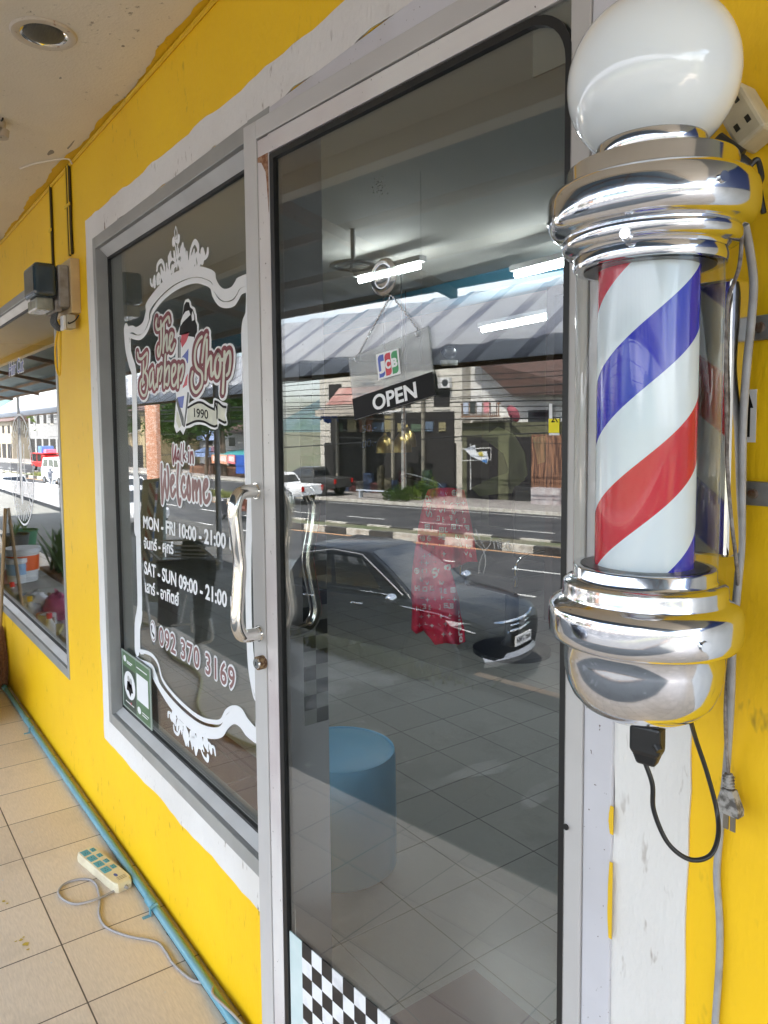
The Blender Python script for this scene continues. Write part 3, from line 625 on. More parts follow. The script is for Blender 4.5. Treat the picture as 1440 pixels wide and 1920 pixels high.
dbox(d2, .768, .8105, .0765, 2.258, -.036, -.0025); dbox(d2, .030, .768, 2.222, 2.258, -.036, -.0025); dbox(d2, .030, .768, .0765, .112, -.036, -.0025)
d2.build('glazing_bead', BEAD, door, bevel=.0015)
rst = mat('rust', (.20,.075,.03), .9, col2=(.35,.2,.12), nscale=120, amt=(.4,.6)); rm = MB()
pts = [(.809,2.222),(.770,2.222),(.7695,2.15),(.7705,2.10),(.774,2.145),(.779,2.185),(.786,2.195),(.795,2.208),(.809,2.212)]
rm.poly([DP(s,z,-.0022) for s, z in pts], ND, .0006); rm.build('rust_stain', rst, door)
gk = MB(); kk = []
s0, s1, z0, z1, r_ = .026, .762, .118, 2.217, .075
def rr(s0, s1, z0, z1, rs, n=8):
    P = []
    for cx, cz, a0, q in ((s0+rs[0], z1-rs[0], 90, rs[0]), (s0+rs[1], z0+rs[1], 180, rs[1]), (s1-rs[2], z0+rs[2], 270, rs[2]), (s1-rs[3], z1-rs[3], 0, rs[3])):
        for k in range(n+1):
            a = R(a0+90*k/n); P.append((cx+q*math.cos(a), cz+q*math.sin(a)))
    return P
GK = rr(s0, s1, z0, z1, (.075,.03,.075,.004)); n = len(GK)
GKi = rr(s0+.011, s1-.014, z0+.011, z1-.012, (.066,.02,.066,.003))
vs = [DP(s,z,.0) for s, z in GK]+[DP(s,z,.0) for s, z in GKi]+[DP(s,z,-.012) for s, z in GK]+[DP(s,z,-.012) for s, z in GKi]
fs = []
for i in range(n): j = (i+1) % n; fs += [(i,j,n+j,n+i),(2*n+i,2*n+j,j,i),(n+i,n+j,3*n+j,3*n+i)]
gk.add(vs, fs); gk.build('gasket', BLK, door)
cp = MB(); dbox(cp, .029, .10, 2.14, 2.221, -.016, -.012); cp.build('corner_plate', mat('grey_corner_plate', (.26,.25,.23), .5), door)
pn = MB(); dbox(pn, .030, .766, .113, 2.221, -.011, -.007); pn.build('pane', GLSD, door)
# checker panel over the foot of the pane
ck = MB(); q = .0358; c0 = .698
dbox(ck, c0, .745, .113, .514, -.0065, -.0045, 2)
r = 0
for c in range(19):
    for r in range(12):
        sA, sB = c0-(c+1)*q, c0-c*q; zA = .514-(r+1)*q; zB = zA+q
        if sA < .030: sA = .030
        if zB < .113 or sA >= sB: continue
        dbox(ck, sA, sB, max(zA,.113), zB, -.0065, -.0045, 1 if (r+c) % 2 == 0 else 0)
ck.build('checker_panel', [MARB, CKB, mat('pale_backing_film', (.52,.62,.62), .4, col2=(.60,.68,.68), nscale=12)], door)
# pull handles
def handle(name, sgn, s_top, z_t, z_b, reach, lean):
    h_ = MB(); o0 = .0 if sgn > 0 else -.040
    def q(s, z, o): return DP(s, z, o0+sgn*o)
    pts = [q(s_top, z_t, 0), q(s_top, z_t, reach*.55), q(s_top-.002, z_t-.010, reach*.84), q(s_top-.004, z_t-.042, reach*1.0), q(s_top-.003, z_t-.10, reach*.92), q(s_top, (z_t+z_b)/2, reach*.80), q(s_top-.002, z_b+.10, reach*.90), q(s_top-.004, z_b+.042, reach*1.0), q(s_top-.002, z_b+.010, reach*.84), q(s_top, z_b, reach*.55), q(s_top, z_b, 0)]
    h_.tube(cr(pts, 8), .0150, 24)
    for z in (z_t, z_b): h_.tube([q(s_top,z,-.001), q(s_top,z,.005)], .0185, 24); h_.tube([q(s_top,z,.005), q(s_top,z,.012)], .0155, 20)
    o = h_.build(name, STL, door); return o
handle('handle', 1, .835, 1.503, 1.178, .062, 0); handle('handle', -1, .795, 1.503, 1.178, .085, 0)
lk = MB(); c = DP(.824,1.114,.0)
lk.tube([c-ND*.001, c+ND*.016], .0155, 24, 1); lk.tube([c+ND*.016, c+ND*.020], [.0125,.0115], 24, 0); lk.obox(c+ND*.0202-DS*.001+Vector((0,0,-.005)), DS*.002, ND*.0004, (0,0,.010), 2)
lk.build('lock', [STL, mat('rusty_brass_lock', (.30,.20,.10), .6, .4, col2=(.12,.06,.03), nscale=160, amt=(.45,.55)), BLK], door)
hs = MB()
for s_, z in ((.045,1.05),(.0,1.02)):
    c = DP(.012 if s_ else -.02, z, .0); 
c = Vector((-.690+.003,-.0152,1.06)); hs.tube([c, c+Vector((0,-.002,0))], .0045, 10)
hs.build('screw', BLK, door)
# ================================================================== the barber pole on its bracket
PAX, PAY = -.479, -.15
def pz(v): return wy(1228-.018*v, v, PAY).z
K = 5.19e-4
pole = empty('barber_pole', (PAX, PAY, pz(1345)), 'chrome barber pole with white globe and red blue white spiral beside the glass door', 'barber pole')
PC = (PAX, PAY, 0)
def prof(l): return [(hw*K, pz(v)) for hw, v in l]
MILK = NT('milky_glass'); MILK.b.inputs['Base Color'].default_value = (.88,.93,.97,1); MILK.b.inputs['Roughness'].default_value = .09; MILK.b.inputs['Subsurface Weight'].default_value = .0; MILK.b.inputs['Subsurface Radius'].default_value = (.05,.05,.05); MILK.b.inputs['Coat Weight'].default_value = .6
MB().ball((PAX, PAY, pz(150)), 162*K, 64, 40).build('globe', MILK.m, pole)
MB().lathe(prof([(60,262),(101,264),(104,268),(104,296),(101,300),(101,312)]), PC, 96).build('globe_collar', CHR2, pole)
cap = MB(); cap.lathe(prof([(90,312.2),(154,312.2),(159,314),(161,318),(161,346),(163,349),(176,351),(188,356),(196,366),(199,380),(199,404),(197,418),(190,430),(180,437),(170,440),(167,443),(169,447),(170,452),(169,462),(164,469),(152,473),(147,476),(145,480),(146,484),(147,492),(146,500),(144,504),(133,504.5),(100,500)]), PC, 128)
cap.build('top_cap', CHR2, pole)
base = MB(); base.lathe(prof([(100,1062),(134,1058.5),(138,1059),(140,1062),(140,1078),(143,1083),(154,1086),(160,1091),(161,1098),(161,1110),(163,1117),(172,1122),(184,1129),(189,1137),(190,1150),(190,1172),(188,1186),(181,1196),(170,1201),(161,1203),(158,1207),(158,1230),(156,1255),(150,1280),(138,1303),(118,1322),(92,1335),(60,1342),(25,1345),(2,1345.5)]), PC, 128)
base.build('bottom_cup', CHR2, pole)
TGL = glass('clear_tube_glass', tint=(.96,.97,.955), f0=.03, amp=.7)
MB().lathe(prof([(140.5,503),(140.5,1061)]), PC, 96).build('glass_tube', TGL, pole)
# spiral sheet: red, white, blue, white bands climbing to the right
sp = NT('spiral_stripe_sheet'); t = sp.new('TexCoord'); xyz = sp.new('SeparateXYZ'); sp.l(t.outputs['Object'], xyz.inputs[0])
ang = sp.math('ARCTAN2', sp.math('SUBTRACT', xyz.outputs[1], PAY), sp.math('SUBTRACT', xyz.outputs[0], PAX))
PITCH = pz(720)-pz(1200)
ph_ = sp.math('FRACT', sp.math('ADD', sp.math('SUBTRACT', sp.math('DIVIDE', xyz.outputs[2], PITCH), sp.math('DIVIDE', ang, 2*math.pi)), 1.0-.4056-pz(1090)/PITCH+4.0))
PH0 = sp.math('FRACT', sp.math('ADD', ph_, 0.0)); SPIRAL = ph_.node
rr_ = sp.new('ValToRGB'); rr_.color_ramp.interpolation = 'CONSTANT'; e = rr_.color_ramp.elements
wht, red, blu = (.74,.82,.92,1), (.60,.0,.022,1), (.012,.014,.50,1)
e[0].position = 0; e[0].color = red; e[1].position = .24; e[1].color = wht
for p_, c in ((.5, blu), (.74, wht)): q = e.new(p_); q.color = c
sp.l(ph_, rr_.inputs[0]); sp.l(rr_.outputs[0], sp.b.inputs['Base Color']); sp.b.inputs['Roughness'].default_value = .12; sp.b.inputs['Coat Weight'].default_value = .08
cyl = MB().lathe(prof([(97,500),(97,1075)]), PC, 96).build('spiral_cylinder', sp.m, pole)
b = MB(); b.lathe(prof([(95.5,506),(125,506)]), PC, 64); b.lathe(prof([(95.5,1058),(125,1058)]), PC, 64); build_each(b, 'inner_flange', mat('dark_flange', (.05,.05,.05), .3, .6), pole, fix=False)
sc_ = MB()
for v, a in ((392, -20), (470, -70), (1165, -22)):
    r_ = (200 if v < 450 else 190 if v > 1000 else 168)*K; q = Vector((PAX+r_*math.cos(R(a)), PAY+r_*math.sin(R(a)), pz(v))); d = Vector((math.cos(R(a)), math.sin(R(a)), 0)); sc_.tube([q-d*.004, q+d*.003], [.0065,.005], 14)
build_each(sc_, 'grub_screw', CHR, pole)
# mounting channel and wall tabs
chn = MB(); chn.box((-.530,-.076,pz(1050)),(-.428,-.040,pz(520)))
chn.build('mounting_channel', dented('channel_metal', (.74,.72,.70), .10, .12), pole, bevel=.004)
tb = MB(); tbm = mat('galvanised_strap', (.30,.31,.33), .45, .7, col2=(.2,.2,.21), nscale=30)
for v, x1 in ((616,-.395),(925,-.415)):
    z = wy(1410, v, -.01).z; tb.box((-.50,-.012,z-.0135),(x1,-.004,z+.0135)); tb.box((-.50,-.045,z-.0135),(-.49,-.004,z+.0135))
build_each(tb, 'wall_strap', tbm, pole, bevel=.001)
sb = MB()
for u, v in ((1425,614),(1411,612)): p = wy(u, v, -.012); sb.tube([p, p+Vector((0,-.004,0))], [.006,.005], 14)
p = wy(1412,926,-.012); sb.tube([p, p+Vector((0,-.004,0))], [.006,.005], 14)
for v in (625,930):
    p = Vector((-.492,-.0762,pz(v))); sb.tube([p, p+Vector((0,-.003,0))], [.017,.016], 24); sb.tube([p, p+Vector((0,-.006,0))], [.008,.006], 16)
build_each(sb, 'screw', mat('old_screw', (.25,.23,.21), .45, .8, col2=(.2,.1,.06), nscale=90), pole)
# inline switch under the cup and its black flex
sw = MB(); q = Vector((PAX+.012, PAY-.005, 0)); zt, zb = pz(1350), wy(1235,1437,PAY).z
ux = Vector((.016,.004,0)); uy = Vector((-.004,.016,0))
sw.add([q+ux*a*k+uy*b_*k+Vector((0,0,z)) for z, k in ((zt,1.0),(zt-.028,1.0),(zb+.012,.84),(zb,.60)) for a, b_ in ((-1,-.62),(1,-.62),(1,.62),(-1,.62))],
       [(i*4+j, i*4+(j+1)%4, (i+1)*4+(j+1)%4, (i+1)*4+j) for i in range(3) for j in range(4)]+[(0,1,2,3),(12,13,14,15)])
sw.build('switch', BLKP, pole, bevel=.003)
MB().tube([q+Vector((.014,-.004,zt-.018)), q+Vector((.019,-.006,zt-.022))], [.005,.004], 12).build('switch_button', BLKP, pole)
cd = MB()
def py_(u, v, y): return wy(u, v, y)
cd.tube(cr([Vector((q.x-.004,q.y,zb+.004)), py_(1223,1470,-.150), py_(1226,1520,-.145), py_(1252,1580,-.135), py_(1292,1611,-.12), py_(1330,1605,-.105), py_(1346,1570,-.09), py_(1344,1520,-.075), py_(1326,1450,-.085), py_(1306,1390,-.10), py_(1293,1345,-.125)], 10), .0026, 10)
cd.build('flex', BLKP, pole)
# ------------------------------------------------------------------ cables on the wall beside it
GRC = mat('grey_cable_sheath', (.36,.36,.38), .5, col2=(.28,.27,.27), nscale=40)
o = MB().tube(cr([py_(1396,420,-.10), py_(1406,470,-.075), py_(1413,530,-.055), py_(1409,600,-.055), py_(1400,690,-.06), py_(1393,800,-.055), py_(1391,920,-.05), py_(1390,1020,-.045), py_(1384,1090,-.05), py_(1374,1200,-.05), py_(1370,1320,-.03), py_(1362,1440,-.018), py_(1350,1560,-.010), py_(1344,1640,-.008), py_(1349,1720,-.007), py_(1349,1800,-.007), py_(1341,1920,-.007), py_(1336,2020,-.007)], 8), .0042, 10).build('grey_wall_cable', GRC)
tag(o, 'thick light grey cable looping down the yellow wall behind the barber pole', 'cable')
brc = MB().tube(cr([py_(1392,428,-.11), py_(1386,500,-.10), py_(1366,560,-.085), py_(1361,640,-.085), py_(1362,760,-.085), py_(1364,880,-.085), py_(1372,980,-.08), py_(1380,1050,-.07), py_(1382,1110,-.05), py_(1362,1290,-.035), py_(1361,1380,-.03), py_(1366,1450,-.028)], 8), .0021, 8)
plug = empty('plugged_flex', tuple(py_(1366,1500,-.028)), 'dirty grey flex with a two pin plug hanging on the yellow wall', 'plug')
brc.build('flex', mat('grimy_flex', (.30,.27,.25), .6, col2=(.10,.08,.07), nscale=120), plug)
PLG = mat('grimy_grey_plug', (.36,.34,.32), .6, col2=(.09,.08,.07), nscale=90, amt=(.45,.6))
pl = MB(); c0_ = py_(1366,1450,-.028); c1_ = py_(1368,1525,-.028)
pl.tube([c0_, c0_.lerp(c1_,.35)], [.0048,.0056], 12)
for k in range(4): a = c0_.lerp(c1_,.06+.08*k); pl.tube([a, a+Vector((0,0,-.0022))], .0066, 12)
a, b = c0_.lerp(c1_,.38), c1_; px_ = Vector((.0135,0,0)); 
pl.add([a-px_*.5+Vector((0,-.006,0)), a+px_*.5+Vector((0,-.006,0)), a+px_*.5+Vector((0,.006,0)), a-px_*.5+Vector((0,.006,0)), b-px_+Vector((0,-.007,.008)), b+px_+Vector((0,-.007,.008)), b+px_+Vector((0,.007,.008)), b-px_+Vector((0,.007,.008)), b-px_+Vector((0,-.007,.0)), b+px_+Vector((0,-.007,0)), b+px_+Vector((0,.007,0)), b-px_+Vector((0,.007,0))],
    [(0,1,5,4),(1,2,6,5),(2,3,7,6),(3,0,4,7),(4,5,9,8),(5,6,10,9),(6,7,11,10),(7,4,8,11),(8,9,10,11),(0,3,2,1)])
pl.build('plug_body', PLG, plug, bevel=.0015)
pb = MB()
for dx in (-.004,.004): pb.box((b.x+dx-.003,b.y-.0008,b.z-.020),(b.x+dx+.003,b.y+.0008,b.z))
build_each(pb, 'pin', mat('tarnished_brass', (.22,.19,.15), .5, .7), plug)
# cream outlet block and black plug behind the globe
ob_ = MB(); c = wy(1391,218,-.03); M_ = Matrix.Translation(c) @ Matrix.Rotation(R(-28), 4, 'Y'); ob_.T = M_
ob_.box((-.017,-.010,-.033),(.017,.027,.033)); blk = empty('wall_outlet', tuple(c), 'old cream two socket outlet block fixed crooked on the yellow wall beside the globe', 'socket')
ob_.build('socket_box', mat('old_cream_plastic', (.55,.50,.38), .5, col2=(.42,.37,.27), nscale=20), blk, bevel=.004)
o2 = MB(); o2.T = M_
for z in (.014,-.014):
    for x in (-.009,.004): o2.box((x,-.0108,z-.003),(x+.005,-.0098,z+.005))
build_each(o2, 'socket_hole', BLK, blk)
pk = MB(); a = wy(1340,268,-.05); b = wy(1405,312,-.035); pk.tube([a, a.lerp(b,.7), a.lerp(b,.72), b], [.012,.011,.007,.006], 14); pk.tube(cr([b, wy(1420,300,-.03), wy(1428,330,-.02), wy(1424,350,-.015), wy(1432,400,-.012)],6), .003, 8)
tag(pk.build('black_plug', BLKP), 'black moulded plug and lead behind the globe of the barber pole', 'plug')
ar = MB(); a, b, c, d = [wy(*q, 0) for q in ((1398,757),(1411,757),(1411,803),(1398,803))]; c_ = (a+c)/2; w2, h2 = .0085, .030
ar.poly([c_+Vector((x*w2,-.0005,z*h2)) for x, z in ((-1,-1),(1,-1),(1,1),(-1,1))], N0, .0004, 0); ar.poly([c_+Vector((x*w2,-.0010,z*h2)) for x, z in ((-.22,-.8),(.22,-.8),(.22,.3),(.6,.3),(0,.85),(-.6,.3),(-.22,.3))], N0, .0003, 1)
tag(ar.build('arrow_sticker', [VW, VB]), 'small white sticker with a black up arrow on the yellow wall', 'sticker')
# ================================================================== open sign hung inside the door glass
OFF = -.0062
sgn = empty('open_sign', tuple(dp(737,680,OFF)), 'clear acrylic sign reading OPEN on a black band, hung by chain inside the door glass', 'sign')
def dq(x, y, off=OFF): return dp(560+x/2.667, 440+y/2.667, off)
TL, TR, BR, BL = dq(253,620), dq(650,457), dq(690,802), dq(293,965)
BL = TL + (BR-TR)
def bil(a, b): return TL.lerp(TR, a).lerp(BL.lerp(BR, a), b)
ac = MB(); 
def slab(mb, q4, o0, o1, mi=0): mb.add([p+ND*o0 for p in q4]+[p+ND*o1 for p in q4], [(0,1,2,3),(7,6,5,4),(0,1,5,4),(1,2,6,5),(2,3,7,6),(3,0,4,7)], mi)
slab(ac, [TL,TR,BR,BL], 0, .003); ac.build('acrylic_plate', glass('acrylic', tint=(.84,.85,.84), f0=.16, rough=.5), sgn)
bk = MB(); slab(bk, [bil(0,.66), bil(1,.66), bil(1,1), bil(0,1)], .0032, .0036); bk.build('black_band', mat('black_band', (.007,.007,.008), .4, spec=.12), sgn)
tx = MB(); eu = (TR-TL); ev = (TL-BL)
P0 = bil(.27,.95); text_mb(tx, 'OPEN', P0, P0+eu*.53, P0+ev*.235, .0004, nrm=ND, lift=.0039, bold=.025); tx.build('lettering', VW, sgn)
jc = MB(); L0, L1, L2, L3 = dq(393,600), dq(505,568), dq(518,695), dq(407,728)
slab(jc, [L0,L1,L2,L3], .0032, .0035, 0)
jb = lambda a, b: L0.lerp(L1, a).lerp(L3.lerp(L2, a), b)
for i, mi in ((0,2),(1,1),(2,3)):
    a0, a1 = .07+i*.30, .07+i*.30+.26
    pts = [(a0+.09,.07),(a1,.07),(a1,.80),(a1-.03,.88),(a1-.09,.93),(a0,.93),(a0,.20),(a0+.03,.12)]
    jc.poly([jb(a,b)+ND*.0036 for a, b in pts], ND, .0003, mi)
text_mb(jc, 'J', jb(.11,.66), jb(.31,.66), jb(.11,.33), .0003, nrm=ND, lift=.0042, bold=.05, mi=0); text_mb(jc, 'C', jb(.40,.66), jb(.60,.66), jb(.40,.33), .0003, nrm=ND, lift=.0042, bold=.05, mi=0); text_mb(jc, 'B', jb(.70,.66), jb(.90,.66), jb(.70,.33), .0003, nrm=ND, lift=.0042, bold=.05, mi=0)
jc.build('card_logo', [VW, VR, VBL, VG], sgn)
chn = MB(); top = dq(462,300)
def chain(mb, a, b, n):
    for i in range(n):
        p = a.lerp(b, (i+.5)/n); d = (b-a).normalized()*((b-a).length/n*.72); s_ = ND.cross(d).normalized()*.0016 if i % 2 else ND*.0016
        ring_ = [p + d*.5*math.cos(q) + s_*math.sin(q) for q in [k*math.pi/4 for k in range(9)]]; mb.tube(ring_, .0008, 5, caps=False)
chain(chn, top, dq(295,605), 26); chain(chn, top, dq(600,480), 18)
for q_ in ((295,610),(600,483)): c = dq(*q_); chn.tube([c+ND*.008*math.sin(k*.5)+Vector((0,0,.006*math.cos(k*.5)-.004)) for k in range(12)], .0009, 6)
chn.build('chain', CHR, sgn)
cup = MB(); c = dq(437,213); cs = c+ND*.004
M_ = Matrix.Translation(cs) @ ND.to_track_quat('Z','Y').to_matrix().to_4x4(); cup.T = M_
cup.lathe([(.0,.000),(.030,.000),(.033,.001),(.032,.004),(.027,.008),(.022,.006),(.018,.007),(.014,.013),(.009,.015),(.0,.016)], (0,0,0), 40); cup.T = None
cup.tube([cs-ND*.014, cs-ND*.014+Vector((0,0,-.018)), cs-ND*.010+Vector((0,0,-.030)), cs-ND*.004+Vector((0,0,-.026))], .0022, 8)
cup.build('suction_cup', glass('clear_rubber', tint=(.45,.47,.46), f0=.34, rough=.12), sgn)
# stickers on the door glass
ys = MB(); F_ = lambda u, v: dp(u, v, -.0065)
slab(ys, [F_(1029,785), F_(1049,785), F_(1049,811.5), F_(1029,811.5)], 0, .0004, 0); slab(ys, [F_(1030,757), F_(1035.5,757), F_(1035.5,784.5), F_(1030,784.5)], 0, .0004, 1); slab(ys, [F_(1029.5,812), F_(1049,812), F_(1049,816), F_(1029.5,816)], 0, .0003, 1)
for l in ([(1035,791),(1038,786)],[(1034.5,791),(1040,790.5)],[(1042,786),(1045,791)]): ys.stroke([dp(u,v,-.0060) for u, v in l], .0018, ND, 0, .0002, mi=2)
tag(ys.build('yellow_sticker', [mat('yellow_label', (.85,.72,.0), .5), VW, VB]), 'small bright yellow label stuck near the right edge of the door glass', 'sticker')
sk = MB()
SKV = glass('faint_frosted_vinyl', tint=(.75,.77,.76), f0=.2, rough=.4)
def sks(l, w_): sk.stroke([dp(560+x/2.667, 880+y/2.667, -.0063) for x, y in l], w_, ND, 0, .0003)
for l in ([(870,330),(890,370),(920,400),(935,460),(925,520)],[(965,340),(955,380),(925,420),(905,470),(900,520)],[(885,300),(900,340),(930,390)],[(975,360),(980,395)],[(990,350),(1000,395)],[(1005,345),(1010,390),(1030,395)],[(1045,360),(1055,400),(1035,395),(1040,365),(1058,358)]): sks(l, .0022)
sm_ = MB(); random.seed(12)
for i in range(46):
    a = random.uniform(0,6.28); q = random.choice((1,.6,.3))*random.uniform(.8,1.1); c = dp(713+15*q*math.cos(a), 352+20*q*math.sin(a), -.0064-.00003*(i%9)); r1 = random.uniform(.0006,.0014)
    sm_.add([c+DS*r1*math.cos(b)+Vector((0,0,r1*math.sin(b))) for b in [k*1.05 for k in range(6)]], [list(range(6))])
tag(sm_.build('glue_mark', mat('old_glue', (.05,.05,.045), .8), fix=False), 'round mark of old glue specks on the upper door glass', 'glue mark')
tag(sk.build('scissors_decal', SKV), 'faint frosted scissors drawing on the door glass', 'sticker')
# ================================================================== green two panel contact card leaning in the window corner
cdp = lambda u, v, off=.010: gp(u, v, off)
Q = [cdp(229,1215), cdp(283,1256), cdp(286,1367.5), cdp(232,1320)]
Q[2] = Vector((Q[1].x, Q[1].y, Q[2].z)); Q[3] = Vector((Q[0].x, Q[0].y, Q[3].z)); Q[1].z = Q[0].z; Q[2].z = Q[3].z
card = empty('contact_card', tuple((Q[3]+Q[2])/2), 'green framed contact card standing in the lower left corner of the display window', 'sign')
cb = lambda a, b: Q[0].lerp(Q[1], a).lerp(Q[3].lerp(Q[2], a), b)
def cq(mb, a0, b0, a1, b1, y0, y1, mi): mb.add([cb(a,b)+Vector((0,-y,0)) for y in (y0,y1) for a, b in ((a0,b0),(a1,b0),(a1,b1),(a0,b1))], [(0,1,2,3),(7,6,5,4),(0,1,5,4),(1,2,6,5),(2,3,7,6),(3,0,4,7)], mi)
m_ = MB(); cq(m_, 0,0,1,1, 0,.003, 0); m_.build('frame', mat('acrylic_edge', (.30,.36,.31), .3), card)
m_ = MB(); GD, GM, GL = mat('dark_green_print', (.03,.05,.035), .4), mat('mid_green_print', (.07,.14,.06), .4, col2=(.10,.19,.10), nscale=6), mat('pale_green_print', (.25,.38,.25), .4)
cq(m_, .04,.03,.50,.97, .0032,.0036, 0); cq(m_, .04,.03,.50,.26, .0037,.0040, 1); cq(m_, .515,.03,.96,.97, .0032,.0036, 1)
cq(m_, .54,.23,.92,.68, .0038,.0042, 3)
cc = lambda a, b, ra, rb, y, mi: m_.poly([cb(a+ra*math.cos(q_), b+rb*math.sin(q_))+Vector((0,-y,0)) for q_ in [i*math.pi/14 for i in range(28)]], N0, .0003, mi)
cc(.28,.55,.20,.24,.0039,3); cc(.13,.13,.05,.055,.0042,3); cc(.60,.84,.06,.06,.0040,3); cc(.29,.52,.07,.07,.0043,4); cc(.25,.44,.04,.05,.0046,5); cc(.33,.46,.04,.05,.0046,5)
m_.poly([cb(a,b)+Vector((0,-.0043,0)) for a, b in ((.17,.66),(.20,.50),(.28,.47),(.36,.52),(.40,.64),(.34,.66),(.30,.74),(.24,.66))], N0, .0003, 4)
for a0, b0, a1 in ((.20,.14,.40),(.20,.17,.36),(.55,.12,.90),(.70,.82,.92),(.70,.86,.88),(.12,.86,.42)): cq(m_, a0,b0,a1,b0+.018, .0042,.0044, 3)
cq(m_, .30,.83,.34,.87, .0042,.0044, 6)
m_.build('printed_sheet', [GD, GM, GL, VW, VB, mat('grey_print', (.4,.4,.4), .5), VR], card)
# ================================================================== electricity meter and its wiring
def mp_(u, v, x=-3.17): r = ray(u, v); return CP + r*((x-CP.x)/r.x)
met = empty('electricity_meter', (-3.25, -.05, 2.25), 'electricity meter with dark blue glass cover high on the yellow wall', 'meter')
y_ = lambda u: mp_(u, 540).y; z_ = lambda u, v: mp_(u, v).z
WD = mat('cream_painted_block', (.62,.46,.24), .6, col2=(.5,.36,.2), nscale=9)
MG = mat('weathered_grey_casting', (.30,.28,.26), .6, col2=(.2,.17,.15), nscale=25)
MGL = mat('dark_blue_meter_glass', (.018,.035,.05), .12, col2=(.03,.05,.065), nscale=9, coat=.5)
MB().box((-3.42,y_(133),z_(142,586)),(-3.17,0,z_(142,484))).build('backing_block', WD, met, bevel=.003)
MB().box((-3.385,y_(110)+.004,z_(120,575)),(-3.185,y_(133)-.001,z_(120,495))).build('meter_base', MG, met, bevel=.006)
MB().box((-3.385,y_(66),z_(90,553)),(-3.185,y_(110),z_(90,490))).build('glass_cover', MGL, met, bevel=.018, seg=3)
MB().box((-3.36,y_(70),z_(85,578)),(-3.205,y_(104),z_(90,555))).build('terminal_cover', mat('yellowed_clear_cover', (.36,.36,.30), .2, col2=(.2,.2,.17), nscale=14), met, bevel=.008)
MB().box((-3.36,y_(118),z_(112,582)),(-3.20,y_(106),z_(112,560))).build('terminal_block', MG, met, bevel=.004)
q = MB()
for k in range(5): q.tube(cr([Vector((-3.22-.02*k, y_(112), z_(112,580))), Vector((-3.23-.02*k, y_(112)-.004, z_(112,598))), Vector((-3.24-.015*k, y_(122), z_(120,612))), Vector((-3.25-.01*k, y_(134), z_(130,606)))], 5), .005, 6)
q.tube(cr([Vector((-3.20,y_(130),z_(130,600))), Vector((-3.18,y_(128),z_(130,606))), Vector((-3.18,y_(140),z_(140,600))), Vector((-3.17,y_(146),z_(140,590)))], 6), .003, 6)
q.build('wires', BLKP, met)
bkr = MB(); bkr.box((-3.24,y_(118),z_(126,617)),(-3.19,y_(124),z_(126,590))); tag(bkr.build('breaker_cover', VW, met, bevel=.003))
bkr = MB(); bkr.box((-3.26,y_(125),z_(132,614)),(-3.19,y_(142),z_(132,588))); bkr.build('breaker_body', mat('breaker_cream', (.5,.46,.38), .5), met, bevel=.003)
YW = YEL2
def wirepair(x, top, bot, name, lab, n):
    m_ = MB(); 
    for k in range(n): m_.tube(cr([Vector((x+.017*k, -.006, top)), Vector((x+.017*k+.003, -.007, (top*2+bot)/3)), Vector((x+.017*k-.004, -.006, (top+2*bot)/3)), Vector((x+.017*k+.002, -.007, bot))], 6), .006, 6, mi=1 if k % 2 == 1 else 0)
    m_.tube([(x+.009,-.0035,top),(x+.006,-.0035,bot)], .0045, 6, mi=1); 
    if n > 2: m_.tube([(x+.043,-.0035,top),(x+.040,-.0035,bot)], .0045, 6, mi=1)
    for t_ in (.45,): z = top+(bot-top)*t_; m_.box((x-.010,-.016,z-.006),(x+.017*n,-.0125,z+.006), 0)
    return tag(m_.build(name, [YW, mat('grimy_gap', (.05,.035,.01), .9)]), lab, 'wiring', 'wires run down the wall to the meter')
wirepair(-3.585, 2.735, 2.30, 'wall_wires', 'pair of yellow painted wires ending above the second window', 2)
wirepair(-3.30, 2.735, 2.375, 'wall_wires', 'bundle of four yellow painted wires running down into the electricity meter', 4)
lp = MB().tube(cr([Vector((-3.33,-.045,2.10)), Vector((-3.36,-.06,2.02)), Vector((-3.37,-.06,1.93)), Vector((-3.345,-.055,1.88)), Vector((-3.315,-.055,1.93)), Vector((-3.32,-.05,2.02)), Vector((-3.33,-.045,2.09))], 8), .0045, 8)
lp.ball((-3.33,-.045,2.10), .013, 10, 8); tag(lp.build('wire_loop', YEL2), 'yellow painted loop of wire dangling below the electricity meter', 'wire')
# ================================================================== soffit fittings
def downlight(c, r, lab):
    e_ = empty('recessed_downlight', (c[0], c[1], 2.742), lab, 'ceiling light')
    k = MB(); k.lathe([(r*.70,2.738),(r*.78,2.734),(r*.95,2.736),(r,2.7415)], (c[0],c[1],0), 48); k.lathe([(r*.70,2.738),(r*.66,2.7395),(r*.62,2.7405)], (c[0],c[1],0), 48, 1)
    k.build('trim_ring', [mat('rust_edged_cream_trim', (.60,.52,.42), .5, col2=(.35,.17,.09), nscale=60, amt=(.62,.72)), CHR], e_)
    MB().ball((c[0],c[1],2.7405), r*.62, 32, 12, sc3=(1,1,.10)).build('lens', mat('dusty_dark_lens', (.05,.05,.045), .35, col2=(.09,.085,.07), nscale=30, nsc3=(1,6,1)), e_)
c = wz(82,63,2.742); rr0 = abs((wz(143,63,2.742)-wz(20,63,2.742)).length)/2
downlight(c, rr0*.98, 'round recessed downlight with dusty dark lens in the cream soffit')
